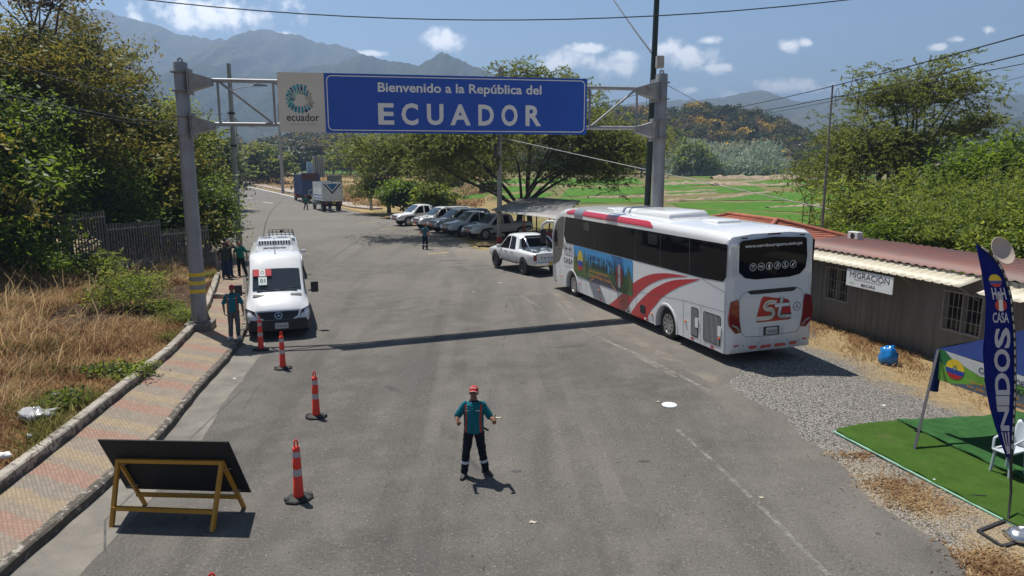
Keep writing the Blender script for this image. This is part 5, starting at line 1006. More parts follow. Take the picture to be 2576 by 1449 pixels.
def wheel(parent, x, y, r, w, rim, side, name='wheel', spokes=6, hub=.6):
    """side +1: outer face towards +y"""
    mb = MB(); T = Matrix.Translation((x, y, r)) @ Matrix.Rotation(R(-90 * side), 4, 'X')
    mb.lathe([(r * .60, -w * .5), (r * .9, -w * .5), (r * .985, -w * .38), (r, -w * .2), (r, w * .2), (r * .985, w * .38), (r * .9, w * .5), (r * .66, w * .5), (r * .62, w * .42), (r * .60, w * .2)], 28, 0, T)
    o = mb.build(name, M_tyre, parent, smooth=40); mb = MB()
    mb.lathe([(r * .62, w * .1), (r * .63, w * .47), (r * .56, w * .47), (r * .52, w * .25), (r * .30, w * .14 if hub < .5 else w * .34), (r * .22, w * .42), (r * .10, w * .46)], 24, 0, T)
    for k in range(spokes):
        a = 2 * math.pi * k / spokes; ca, sa = math.cos(a), math.sin(a)
        mb.add([T @ Vector((ca * rr - sa * ww, sa * rr + ca * ww, zz)) for rr, ww, zz in ((r * .16, r * .09, w * .46), (r * .16, -r * .09, w * .46), (r * .58, -r * .07, w * .44), (r * .58, r * .07, w * .44))], [(0, 1, 2, 3)])
    mb.build('rim', rim, o, smooth=40)
    mb = MB()
    for k in range(spokes):
        a = 2 * math.pi * (k + .5) / spokes; mb.lathe([(r * .085, 0), (r * .085, w * .365 if hub > .5 else w * .28)], 8, 0, T @ Matrix.Translation((math.cos(a) * r * .41, math.sin(a) * r * .41, w * .0)))
    mb.build('rim_holes', M_trim, o); return o
def plate_part(parent, fr, c, wd, ht, txt, name='number_plate', m=None, frame=True, bg=None):
    mb = MB(); mb.plate([(c[0] - wd / 2, c[1] - ht / 2), (c[0] + wd / 2, c[1] - ht / 2), (c[0] + wd / 2, c[1] + ht / 2), (c[0] - wd / 2, c[1] + ht / 2)], fr, 0, .012); o = mb.build(name, bg or M_plate, parent)
    if txt: mb = MB(); mb.text(txt, (c[0] - wd * .42, c[1] - ht * .32, c[0] + wd * .42, c[1] + ht * .18), fr, .014, 0, .02); mb.build('lettering', M_txt, o)
    return o
def star(parent, fr, c, r, off, name='star_emblem', m=None):
    mb = MB(); mb.ring(c, r * .86, r, fr, off)
    for k in range(3):
        a = math.pi / 2 + 2 * math.pi * k / 3; mb.flat([(c[0] + r * .9 * math.cos(a), c[1] + r * .9 * math.sin(a)), (c[0] + r * .12 * math.cos(a + 1.05), c[1] + r * .12 * math.sin(a + 1.05)), (c[0], c[1]), (c[0] + r * .12 * math.cos(a - 1.05), c[1] + r * .12 * math.sin(a - 1.05))], fr, off)
    return mb.build(name, m or M_chrome, parent)

# ======== the touring bus. local: x forward from the rear, y left (the side seen), z up
KB = .931; bl0 = Vector((5.375, 17.206, 0))
bus = thing('tour_bus', 'large white tour bus with red swooshes and a forest banner parked on the shoulder', 'bus', bl0, R(106.44), None, KB)
bus.rotation_mode = 'XYZ'; bus.rotation_euler = (R(-1.6), R(.55), R(106.44)); bus.location.z = .440
LB, WB = 13.98, 2.72
prof = [(.06, .36), (0.0, .50), (0, 1.2), (.0, 2.2), (.02, 3.0), (.05, 3.38), (.12, 3.52), (.3, 3.60), (1.2, 3.64), (4, 3.68), (8, 3.70), (11.2, 3.72), (12.2, 3.68), (12.9, 3.55), (13.35, 3.32), (13.65, 2.95), (13.85, 2.4), (13.94, 1.7), (13.97, 1.1), (13.95, .55), (13.9, .34), (7, .35)]
def inset(P, r):
    o = []
    for x, z in P: o.append((min(max(x, r * .75), LB - r * .95), max(z if z < 1.2 else z - r * (1 if z > 3 else .15), .34)))
    return o
secs = []; rr = .24
for k in range(6): a = k / 5 * math.pi / 2; secs.append([(x, -rr * (1 - math.sin(a)), z) for x, z in inset(prof, rr * (1 - math.cos(math.pi / 2 - a)) if False else rr * (1 - math.sin(a)))])
secs = [[(x, -rr * (1 - math.cos(math.pi / 2 * k / 5)), z + .0) for x, z in inset(prof, rr * (1 - math.sin(math.pi / 2 * k / 5)))] for k in range(6)]
crown = lambda S_, d: [(x, d, z + (.05 if z > 3.45 else 0)) for x, _, z in S_]
full = [[(x, y, z) for x, y, z in s_] for s_ in secs] + [crown(secs[-1], -.8), crown(secs[-1], -WB + .8)] + [[(x, -WB - y, z) for x, y, z in s_] for s_ in secs[::-1]]
mb = MB(); mb.loft(full); 
t = NT('bus_white'); X = t.xyz(); du = t.math('MULTIPLY', t.math('ADD', t.rng(X[2], 1.0, .35), .05), t.rng(t.noise(3, 7, .7, t.scaled((1, 1, .35))), .40, .72)); t.bsdf(t.mix(t.math('MULTIPLY', du, .6), (.74, .75, .76), (.36, .32, .27)), .2, coat=.6); body = mb.build('body', t.m, bus, smooth=35)
RWX, FWX, WR = 3.33, 11.42, .515
ct = MB()
for x in (RWX, FWX):
    for y in (-.28, -WB + .28): ct.cyl((x, y - .36, .45), (x, y + .36, .45), .66, n=30)
cut(body, ct); body.data.polygons.foreach_set('use_smooth', [True] * len(body.data.polygons)); body.data.set_sharp_from_angle(angle=R(35))
side = Fr((0, 0, 0), (-1, 0, 0), (0, 0, 1))         # u runs backwards so that text reads from front to rear; n = +y
rear = Fr((0, 0, 0), (0, -1, 0), (0, 0, 1))          # n = -x
P_ = lambda pts: [(-x, z) for x, z in pts]
mb = MB(); mb.flat(P_([(.10, 3.34), (.06, 3.30), (.10, 2.47), (.22, 2.33), (1.25, 2.28), (12.05, 2.24), (12.30, 2.6), (12.05, 3.34)]), side, .006); sw = mb.build('side_windows', M_tint, bus)
mb = MB(); [mb.flat(P_([(x, 2.27), (x + .018, 2.27), (x + .018, 3.33), (x, 3.33)]), side, .009) for x in (1.95, 3.7, 5.45, 7.2, 8.95, 10.6)]; mb.build('window_seams', M_seam, sw)
mb = MB()
for x in (3.9, 9.4): mb.plate(P_(rrect(x, 2.93, x + .62, 3.26, .05)), side, .008, .02)
mb.build('vent_flap', mat('vent_glass', (.02, .02, .021), .1), sw)
mb = MB(); mb.flat(P_([(12.16, 3.34), (12.55, 3.32), (13.05, 3.16), (13.4, 2.85), (13.62, 2.35), (13.70, 1.8), (13.72, 1.12), (13.35, 1.2), (12.9, 1.38), (12.62, 1.66), (12.48, 2.05), (12.40, 2.5)]), side, .006); cab_ = mb.build('cab_side', M_dgrey, bus)
mb = MB(); mb.flat(P_([(13.05, 2.0), (13.42, 1.97), (13.36, 2.62), (13.1, 2.7)]), side, .009); mb.build('driver_window', M_tint, cab_)
mb = MB(); mb.flat(P_([(12.06, 3.3), (12.15, 3.3), (12.40, 2.45), (12.46, 1.95), (12.36, 1.95), (12.30, 2.5)]), side, .0075); mb.build('grey_slash', mat('slash_grey', (.33, .32, .31), .4), cab_)
far_side = Fr((0, -WB, 0), (1, 0, 0), (0, 0, 1))
mb = MB(); mb.flat([(.10, 3.34), (.06, 3.30), (.10, 2.47), (.22, 2.33), (1.25, 2.28), (12.05, 2.24), (12.30, 2.6), (12.05, 3.34)], far_side, .006); sw2 = mb.build('side_windows', M_tint, bus)
mb = MB(); [mb.flat([(x, 2.27), (x + .018, 2.27), (x + .018, 3.33), (x, 3.33)], far_side, .009) for x in (1.95, 3.7, 5.45, 7.2, 8.95, 10.6)]; mb.build('window_seams', M_seam, sw2)
mb = MB(); mb.flat([(12.16, 3.34), (12.55, 3.32), (13.05, 3.16), (13.4, 2.85), (13.62, 2.35), (13.70, 1.8), (13.72, 1.12), (13.35, 1.2), (12.9, 1.38), (12.62, 1.66), (12.48, 2.05), (12.40, 2.5)], far_side, .006); mb.build('cab_side', M_dgrey, bus)
# front windscreen, lower front mask
mb = MB(); mb.grid([[(13.86 - .0 + (.14 if z < 2.3 else .02) - (.22 if z > 2.9 else 0), y, z) for y in np.linspace(-.25, -WB + .25, 6)] for z in (1.25, 2.0, 2.5, 3.05)]); mb.build('windscreen', M_tint, bus)
# roof edge stripe and grey bands
def on_roof_edge(x, k): s_ = secs[k]; return s_
rf = MB()
def edge_pt(x, a):                 # point on the rounded roof edge; a 0 side .. 1 top
    th = math.pi / 2 * (1 - a); zt_ = np.interp(x, [q[0] for q in prof[6:14]], [q[1] for q in prof[6:14]]); ins = rr * (1 - math.sin(th)); 
    return Vector((x, -rr * (1 - math.cos(math.pi / 2 * a)) + .006 * math.cos(math.pi / 2 * a), zt_ - rr * (1 - math.sin(math.pi / 2 * a)) + .006))
rows = []
for x in np.linspace(4.25, 11.95, 30):
    hi = .62 * min(1, (x - 4.1) / .5) if x < 11.4 else .62 - .28 * (x - 11.4) / .55; lo = .02 + (.10 if x > 11.7 else 0); rows.append([edge_pt(x, lo + (hi - lo) * i / 3) for i in range(4)])
rf.grid(rows); rf.build('roof_stripe', M_red, bus, smooth=60)
rf = MB(); rf.grid([[edge_pt(x, a) + Vector((0, .003, .004)) for a in np.linspace(0, .99, 7)] for x in np.linspace(10.15, 11.05, 4)]); rf.build('roof_band', M_grey, bus, smooth=60)
mb = MB(); mb.flat(P_([(10.15, 3.345), (11.05, 3.345), (11.05, 3.47), (10.15, 3.47)]), side, .005); mb.flat(P_([(9.72, 1.04), (8.62, 1.04), (7.92, .37), (9.05, .37)]), side, .005); mb.build('grey_band', M_grey, bus)
# red swooshes
def curve(pts, n=24):
    pts = np.array(pts); tt = np.linspace(0, 1, len(pts)); q = np.linspace(0, 1, n); out_ = []
    for v in q:
        i = min(int(v * (len(pts) - 1)), len(pts) - 2); f_ = v * (len(pts) - 1) - i; p0, p1, p2, p3 = (pts[max(0, i - 1)], pts[i], pts[i + 1], pts[min(len(pts) - 1, i + 2)])
        out_.append(tuple(.5 * (2 * p1 + (p2 - p0) * f_ + (2 * p0 - 5 * p1 + 4 * p2 - p3) * f_ ** 2 + (3 * p1 - p0 - 3 * p2 + p3) * f_ ** 3)))
    return out_
mb = MB()
for o_, i_ in (([(7.62, .355), (6.75, .82), (5.72, 1.42), (4.6, 1.88), (3.4, 2.12), (2.05, 2.215)], [(6.22, .355), (5.78, .80), (5.0, 1.32), (4.2, 1.70), (3.3, 1.98), (2.05, 2.205)]), ([(5.86, .355), (5.3, .82), (4.55, 1.30), (3.9, 1.62), (2.9, 1.97), (1.37, 2.235)], [(4.66, .355), (4.40, .70), (3.95, 1.05), (3.55, 1.35), (2.6, 1.80), (1.37, 2.225)])):
    a, b = curve(o_), curve(i_); mb.grid([[side.p(-x, z, .0055) for x, z in (p, q_)] for p, q_ in zip(a, b)])
mb.build('red_swoosh', M_red, bus, fix=False)
# seams, hatches, markers
mb = MB()
def seam(x0, z0, x1, z1): d = Vector((x1 - x0, 0, z1 - z0)).normalized(); n = Vector((-d.z, 0, d.x)) * .006; mb.add([Vector((x0, .0068, z0)) + n, Vector((x0, .0068, z0)) - n, Vector((x1, .0068, z1)) - n, Vector((x1, .0068, z1)) + n], [(0, 1, 2, 3)])
for s_ in ((.12, 1.52, 2.3, 1.46), (2.3, 1.46, 5.6, 1.20), (5.6, 1.20, 10.9, .90), (2.27, .36, 2.27, 1.46), (1.30, .36, 1.30, 1.48), (.12, .36, .12, 2.0), (5.4, .36, 5.4, 1.2), (6.9, .36, 6.9, 1.1), (9.85, .36, 9.85, .95), (10.4, .36, 10.4, .92), (12.75, .36, 12.9, 1.38), (.1, 2.05, 1.3, 2.25)): seam(*s_)
mb.build('panel_seams', M_seam, bus)
mb = MB(); [mb.plate(P_(q), side, .004, .01) for q in (rrect(1.44, .50, 1.83, 1.36, .06), rrect(.30, .52, 1.17, 1.36, .06))]; gr = mb.build('engine_grille', M_trim, bus)
mb = MB(); 
for x0, x1, nn in ((1.44, 1.83, 7), (.30, 1.17, 14)):
    for k in range(1, nn): x = x0 + (x1 - x0) * k / nn; mb.plate(P_([(x - .006, .54), (x + .006, .54), (x + .006, 1.33), (x - .006, 1.33)]), side, .01, .014)
mb.build('slats', M_white, gr)
mb = MB(); [mb.plate(P_(rrect(x, .80, x + .16, 1.08, .03)), side, .012, .026) for x in (1.42, .26)]; mb.build('latch_plate', M_white, gr)
mb = MB(); mb.plate(P_(rrect(4.72, .56, 5.08, .84, .05)), side, .006, .02); mb.build('fuel_hatch', M_trim, bus)
mb = MB(); [mb.ell((x, .015, z), (.05, .03, .035), 8) for x, z in ((2.14, .86), (.34, .74), (4.25, .66), (6.72, .66), (8.55, .74), (10.55, .72), (12.62, .74))]; mb.build('side_marker', M_amber, bus, smooth=60)
mb = MB(); [mb.flat(P_([(x, .385), (x + .15, .385), (x + .15, .455), (x, .455)]), side, .0075) for x in (.62, 1.68, 4.5, 5.95, 8.35, 10.6, 13.3)]; mb.build('reflector_strip', M_red, bus)
mb = MB(); [mb.flat(P_([(x + .16, .385), (x + .30, .385), (x + .30, .455), (x + .16, .455)]), side, .0075) for x in (4.5, 5.95)]; mb.build('white_reflector', M_wh, bus)
mb = MB()
for x, r0 in ((RWX, .665), (FWX, .665)):
    mb.grid([[(x + math.cos(a) * r_, y, .45 + math.sin(a) * r_) for r_, y in ((r0 - .01, -.1), (r0 - .005, .02), (r0 + .06, .022), (r0 + .075, .002))] for a in np.linspace(-.16, math.pi + .16, 30)])
mb.build('arch_lip', M_white, bus, smooth=40)
for x in (RWX, FWX):
    for y, sd in ((-.22, 1), (-WB + .22, -1)): wheel(bus, x, y, WR, .30, M_rim, sd, spokes=10, hub=.3 if x == RWX else .7)
mb = MB(); mb.box((7, -WB / 2, .5), (13, 1.5, .3)); mb.box((RWX, -WB / 2, .5), (.3, 2.1, .25)); mb.box((FWX, -WB / 2, .5), (.2, 2.1, .2)); mb.build('underbody', M_under, bus)
for s_ in (1, -1):
    mb = MB(); y = 0.16 if s_ == 1 else -WB - .16; mb.tube([(13.55, y - .25 * s_, 3.02), (13.95, y, 3.02), (14.22, y + .14 * s_, 2.86), (14.30, y + .16 * s_, 2.5)], [.06, .075, .07, .05], 8); m1 = mb.build('mirror', M_white, bus, smooth=50)
    mb = MB(); mb.box((14.26, y + .10 * s_, 2.35), (.16, .26, .62)); mb.build('mirror_glass', M_trim, m1, bevel=.04)
# roof gear
mb = MB()
def rbox(x0, x1, y0, y1, z0, z1, tp=.12): mb.loft([[(x0 + a, y0 + a, z) , (x1 - a * 1.6, y0 + a, z), (x1 - a * 1.6, y1 - a, z), (x0 + a, y1 - a, z)] for a, z in ((0, z0), (.0, z0 + (z1 - z0) * .35), (tp * .5, z1 - .05), (tp, z1 - .01), (tp * 2, z1))])
rbox(4.3, 6.9, -2.05, -.62, 3.66, 3.93); rbox(6.95, 8.7, -2.0, -.66, 3.68, 3.90); mb.build('air_conditioner', M_white, bus, smooth=50)
mb = MB(); [mb.box((x, -1.3, 3.912), (.05, 1.0, .012)) for x in (7.2, 7.35, 7.5, 7.65, 7.8)]; mb.build('ac_louvres', M_grey, bus)
for x in (2.5, 9.6):
    mb = MB(); rbox(x - .45, x + .45, -1.75, -.95, 3.66, 3.80, .06); mb.build('roof_hatch', M_white, bus, smooth=50)
# banner on the side: sky, forest, road, flag balloons and writing
bn = Fr((0, 0, 0), (-1, 0, 0), (0, 0, 1)); BX0, BX1, BZ0, BZ1 = -11.19, -5.66, .99, 2.235
M_sky = mat('banner_sky', (.05, .30, .62), .35); M_hill = mat('banner_green', (.05, .13, .04), .35, var=.4, vs=1.2); M_fir = mat('banner_fir', (.035, .085, .045), .35, var=.35, vs=2); M_fir2 = mat('banner_fir_olive', (.12, .15, .035), .35, var=.3, vs=2); M_road = mat('banner_road', (.05, .055, .085), .35); M_org = mat('banner_orange', (.62, .26, .06), .4); M_nav = mat('banner_navy', (.012, .014, .07), .4); M_fy = mat('flag_yellow', (.75, .52, .03), .4); M_fb = mat('flag_blue', (.02, .06, .35), .4); M_fr = mat('flag_red', (.50, .02, .03), .4)
mb = MB(); mb.flat([(BX0, BZ0), (BX1, BZ0), (BX1, BZ1), (BX0, BZ1)], bn, .0085); ban = mb.build('side_banner', M_sky, bus)
mb = MB(); mb.flat([(BX0, BZ0), (BX1, BZ0), (BX1, 1.52), (-6.6, 1.62), (-7.6, 1.50), (-8.6, 1.66), (-9.4, 1.56), (-10.3, 1.66), (BX0, 1.55)], bn, .010); mb.flat([(-9.9, BZ0), (-6.5, BZ0), (-7.6, 1.38), (-8.3, 1.42), (-8.6, 1.36)], bn, .0115, 1); mb.flat([(-9.5, BZ0), (-9.38, BZ0), (-8.42, 1.38), (-8.46, 1.38)], bn, .0125, 2); mb.flat([(-7.1, BZ0), (-6.98, BZ0), (-7.75, 1.36), (-7.78, 1.36)], bn, .0125, 2); mb.build('landscape', [M_hill, M_road, M_org], ban)
mb = MB(); rb = random.Random(4)
def fir(x, z, h, wd, m):
    for k in range(4): f0, f1 = k / 4 * .8, min(1, k / 4 * .8 + .42); ww = wd * (1 - f0 * .85); mb.flat([(x - ww, z + h * f0), (x + ww, z + h * f0), (x, z + h * f1)], bn, .013 + .0006 * k + .0001 * m, m)
for x in np.linspace(-11.05, -5.8, 36): fir(x + rb.uniform(-.08, .08), 1.5, rb.uniform(.25, .55), .10, 0)
for x, h in ((-11.0, .95), (-10.75, .7), (-10.0, 1.0), (-9.75, .6), (-7.35, .7), (-7.1, .95), (-6.75, .62), (-6.0, .9), (-5.82, .65)): fir(x, 1.16, min(h, 1.02), .17, 1 if rb.random() < .6 else 0)
mb.build('fir_trees', [M_fir, M_fir2], ban, fix=False)
def balloon(x, z, rx, rz, kind, fr, off, parent, name='flag_balloon'):
    mb = MB(); n = 28
    def band(f0, f1, m, vert):
        pts = []
        for k in range(13):
            a = f0 + (f1 - f0) * k / 12
            pts.append(a)
        if vert: top = [(x + rx * a, z + rz * math.sqrt(max(0, 1 - a * a))) for a in pts]; bot = [(x + rx * a, z - rz * math.sqrt(max(0, 1 - a * a))) for a in pts]
        else: top = [(x - rx * math.sqrt(max(0, 1 - a * a)), z + rz * a) for a in pts]; bot = [(x + rx * math.sqrt(max(0, 1 - a * a)), z + rz * a) for a in pts]
        mb.grid([[fr.p(p[0], p[1], off) for p in top], [fr.p(p[0], p[1], off) for p in bot]], m)
    if kind == 'e': band(0, .985, 0, False); band(-.5, 0, 1, False); band(-.985, -.5, 2, False); mb.disc((x, z + rz * .05), rx * .26, fr, off + .0012, 3, ry=rz * .2); mb.disc((x, z + rz * .07), rx * .14, fr, off + .002, 4, ry=rz * .11); mb.flat([(x - rx * .32, z + rz * .42), (x, z + rz * .28), (x + rx * .32, z + rz * .42), (x, z + rz * .36)], fr, off + .0014, 5)
    else: band(-.985, -.36, 2, True); band(-.36, .36, 6, True); band(.36, .985, 2, True); mb.ring((x, z), rx * .17, rx * .25, fr, off + .0012, 3, 16); mb.disc((x, z), rx * .12, fr, off + .0013, 0)
    return mb.build(name, [M_fy, M_fb, M_fr, mat('crest_green', (.10, .15, .07), .5), mat('crest_sky', (.2, .42, .6), .5), M_trim, M_wh], parent, fix=False)
balloon(-10.42, 1.66, .27, .42, 'e', bn, .0185, ban); balloon(-6.72, 1.56, .27, .42, 'p', bn, .0185, ban)
mb = MB()
for k, ch in enumerate('CAMINATA'): mb.text(ch, (-9.62 + k * .21, 1.84 + .0 * k, -9.62 + k * .21 + (.07 if ch == 'I' else .165), 2.02), bn, .020, 0, .0)
for k, ch in enumerate('DEL'): mb.text(ch, (-7.82 + k * .2, 1.82 - .02 * k, -7.82 + k * .2 + .17, 2.02 - .02 * k), bn, .020, 0, 0)
mb.text('CENTENARIO', (-9.35, 1.56, -7.75, 1.75), bn, .020, 0, 0); mb.build('lettering', M_nav, ban)
mb = MB(); mb.text('por el nacimiento del', (-9.45, 1.32, -7.75, 1.47), bn, .020, 0, .015); mb.text('Ing. Julio Hidalgo Gonzalez', (-9.55, 1.14, -7.35, 1.30), bn, .020, 0, .015); mb.build('orange_lettering', M_org, ban)
# logos beside the front wheel
mb = MB(); frame_loop(mb, rrect(-12.27, 1.73, -11.33, 2.19, .06), rrect(-12.25, 1.75, -11.35, 2.17, .05), side, .0088, 1); mb.flat(rrect(-12.25, 1.75, -11.35, 2.17, .05), side, .0080, 0); pb = mb.build('logo_patch', [M_white, M_txt], bus)
mb = MB(); mb.text('H', (-12.18, 1.88, -11.92, 2.11), side, .0092, 0, .05); mb.text('e', (-11.87, 1.94, -11.74, 2.05), side, .0092, 0, .02); mb.text('H', (-11.69, 1.88, -11.43, 2.11), side, .0092, 0, .05); mb.text('CONSTRUCTORES', (-12.18, 1.79, -11.43, 1.84), side, .0092)
for x in (-12.18, -11.92, -11.69, -11.43):
    for z in (1.88, 2.10): mb.flat([(x - .03, z - .012), (x + .03, z - .012), (x + .03, z + .012), (x - .03, z + .012)], side, .0094)
mb.text('C', (-12.36, 1.38, -12.12, 1.60), side, .0085, 0, .02); mb.flat([(-12.09, 1.38), (-12.03, 1.38), (-11.95, 1.53), (-11.87, 1.38), (-11.81, 1.38), (-11.93, 1.60), (-11.97, 1.60)], side, .0085); mb.text('S', (-11.78, 1.38, -11.58, 1.60), side, .0085, 0, .02); mb.flat([(-11.56, 1.38), (-11.50, 1.38), (-11.42, 1.53), (-11.36, 1.40), (-11.36, 1.60), (-11.44, 1.60)], side, .0085); mb.text('Construcción Internacional S.A.', (-12.34, 1.22, -11.34, 1.27), side, .0085); mb.text('INVICTUS', (-13.05 , 1.86, -12.62, 1.92), side, .0085)
mb.build('logo_lettering', M_txt, bus)
# rear face: u from the left edge (0) to the right (2.72)
rr_ = rear
mb = MB(); mb.flat([(.33, 3.38), (.40, 3.42), (1.36, 3.475), (2.32, 3.42), (2.40, 3.38), (2.44, 2.9), (2.40, 2.58), (2.22, 2.42), (1.9, 2.36), (.82, 2.36), (.50, 2.42), (.32, 2.58), (.29, 2.9)], rr_, .012); rw = mb.build('rear_window', M_tint, bus)
mb = MB(); mb.text('www.servitoursperu.com.pe', (.48, 3.20, 2.26, 3.31), rr_, .018, 0, .018); mb.build('lettering', M_wh, rw)
for k in range(6):
    c = (.74 + k * .25, 2.70); mb = MB(); mb.ring(c, .092, .104, rr_, .017)
    if k == 0: mb.text('TV', (c[0] - .055, c[1] - .01, c[0] + .055, c[1] + .055), rr_, .018, 0, .03); mb.text('DVD', (c[0] - .04, c[1] - .05, c[0] + .04, c[1] - .025), rr_, .018)
    if k == 1: mb.text('WC', (c[0] - .065, c[1] - .035, c[0] + .065, c[1] + .035), rr_, .018, 0, .03)
    if k == 2: mb.disc((c[0], c[1] + .055), .018, rr_, .018, n=10); mb.flat([(c[0] - .02, c[1] - .07), (c[0] + .02, c[1] - .07), (c[0] + .035, c[1] + .03), (c[0] - .035, c[1] + .03)], rr_, .018)
    if k == 3: mb.disc((c[0] - .03, c[1] - .035), .02, rr_, .018, n=10); mb.disc((c[0] + .035, c[1] - .025), .02, rr_, .018, n=10); mb.flat([(c[0] - .017, c[1] - .03), (c[0] - .01, c[1] - .03), (c[0] - .01, c[1] + .05), (c[0] + .055, c[1] + .06), (c[0] + .055, c[1] - .02), (c[0] + .048, c[1] - .02), (c[0] + .048, c[1] + .035), (c[0] - .01, c[1] + .025), (c[0] - .017, c[1] + .05)], rr_, .018)
    if k == 4: mb.text('R', (c[0] - .03, c[1] - .01, c[0] + .03, c[1] + .06), rr_, .018, 0, .02); mb.flat([(c[0] - .06, c[1] - .05), (c[0] + .06, c[1] - .05), (c[0] + .06, c[1] - .03), (c[0] - .06, c[1] - .03)], rr_, .018)
    if k == 5: mb.flat([(c[0] - .05, c[1] - .05), (c[0] + .01, c[1] - .05), (c[0] + .02, c[1] + .0), (c[0] + .06, c[1] + .04), (c[0] + .05, c[1] + .055), (c[0] - .02, c[1] + .01)], rr_, .018)
    mb.build('service_icon', M_wh, rw)
mb = MB(); mb.flat([(.58, 2.05), (.72, 2.07), (2.02, 2.07), (2.17, 2.05), (2.06, 1.965), (1.95, 1.955), (.80, 1.955), (.69, 1.965)], rr_, .006); mb.build('rear_slot', M_trim, bus)
mb = MB(); hb = curve([(.60, 2.04), (.42, 1.96), (.34, 1.70), (.36, 1.2), (.50, .86), (.70, .80), (1.36, .775), (2.03, .80), (2.23, .86), (2.37, 1.2), (2.39, 1.70), (2.31, 1.96), (2.14, 2.04)], 50)
for p, q in zip(hb[:-1], hb[1:]): d = Vector((q[0] - p[0], q[1] - p[1])); n = Vector((-d.y, d.x)).normalized() * .007; mb.add([rr_.p(p[0] + n.x, p[1] + n.y, .0045), rr_.p(q[0] + n.x, q[1] + n.y, .0045), rr_.p(q[0] - n.x, q[1] - n.y, .0045), rr_.p(p[0] - n.x, p[1] - n.y, .0045)], [(0, 1, 2, 3)])
mb.build('hatch_seam', M_seam, bus)
for sgx in (0, 1):
    X_ = (lambda v: v) if sgx == 0 else (lambda v: 2.72 - v)
    mb = MB(); q = [(X_(a), b) for a, b in ((.10, 1.80), (.30, 1.86), (.345, 1.70), (.37, 1.25), (.43, .95), (.25, .92), (.06, 1.14), (.03, 1.35))]; mb.plate(q, rr_, -.03, .03); tl = mb.build('tail_lamp', M_redl, bus, bevel=.012)
    mb = MB(); q = [(X_(a), b) for a, b in ((.12, 1.20), (.30, 1.12), (.38, .99), (.34, .99), (.27, 1.08), (.13, 1.15))]; mb.flat(q, rr_, .034); mb.build('reversing_strip', M_lens, tl)
mb = MB(); mb.flat([(1.03, 1.80), (1.10, 1.88), (1.88, 1.74), (1.94, 1.66), (2.01, 1.25), (1.95, 1.17), (.92, 1.17), (.88, 1.25)], rr_, .006); lg = mb.build('red_emblem', M_red, bus)
mb = MB()
sS = curve([(.90, 1.275), (1.28, 1.275), (1.40, 1.33), (1.42, 1.42), (1.36, 1.49), (1.22, 1.52), (1.16, 1.58), (1.20, 1.66), (1.30, 1.70), (1.50, 1.685)], 40); sT = curve([(1.68, 1.80), (1.65, 1.58), (1.61, 1.36), (1.66, 1.29), (1.80, 1.275), (1.99, 1.275)], 30); sB = [(1.48, 1.60), (1.92, 1.60)]
for wd, off, m in ((.078, .009, 1), (.060, .0105, 0), (.040, .0118, 2)):
    for c_ in (sS, sT, sB):
        for p, q in zip(c_[:-1], c_[1:]): d = Vector((q[0] - p[0], q[1] - p[1])); d2 = d.normalized() * .012; n = Vector((-d.y, d.x)).normalized() * wd; mb.add([rr_.p(p[0] - d2.x + n.x, p[1] - d2.y + n.y, off), rr_.p(q[0] + d2.x + n.x, q[1] + d2.y + n.y, off), rr_.p(q[0] + d2.x - n.x, q[1] + d2.y - n.y, off), rr_.p(p[0] - d2.x - n.x, p[1] - d2.y - n.y, off)], [(0, 1, 2, 3)], m)
        off += .0002
mb.build('emblem_letters', [M_chrome, M_seam, M_white], lg, fix=False)
star(bus, rr_, (2.17, 1.52), .125, .012)
mb = MB(); mb.plate([(1.02, .79), (1.78, .79), (1.84, 1.04), (.96, 1.04)], rr_, -.005, .004); mb.build('plate_recess', mat('recess_white', (.62, .63, .64), .4), bus)
mb = MB(); mb.plate([(1.13, .80), (1.62, .80), (1.62, 1.03), (1.13, 1.03)], rr_, .006, .016); pf = mb.build('plate_frame', M_trim, bus); plate_part(pf, Fr(rr_.p(0, 0, .018), rr_.u, rr_.v), (1.375, .915), .36, .18, 'T6S-024')
mb = MB(); [mb.plate(q, rr_, .004, .012) for q in ([(.66, .545), (.94, .54), (.90, .46), (.71, .46)], [(1.07, .525), (1.38, .53), (1.38, .45), (1.03, .45)], [(1.50, .53), (1.82, .525), (1.86, .45), (1.50, .45)], [(1.96, .54), (2.22, .545), (2.17, .46), (2.0, .46)], [(.19, .60), (.38, .60), (.34, .565), (.22, .56)], [(2.36, .60), (2.54, .60), (2.5, .56), (2.39, .565)])]; mb.build('rear_reflector', M_red, bus)
mb = MB(); [mb.disc(c, .018, rr_, .006, n=10) for c in ((.52, .56), (.98, .60), (1.90, .60), (2.28, .56))]; mb.build('parking_sensor', M_trim, bus)
mb = MB(); [mb.flat(rrect(a, b, c, d, .03), rr_, .014) for a, b, c, d in ((.36, 3.47, .56, 3.505), (1.16, 3.535, 1.58, 3.575), (2.16, 3.47, 2.36, 3.505))]; mb.build('top_lamp', mat('dark_red_lens', (.05, .006, .008), .2), bus)
mb = MB(); [mb.bar((-.03 + .0, y, 2.50), (-.012, y, 3.24), .02, .03) for y in (-.10, -.145, -.19, -.235)]; mb.box((-.012, -.17, 2.87), (.02, .26, .86)); mb.build('corner_vents', M_white, bus)

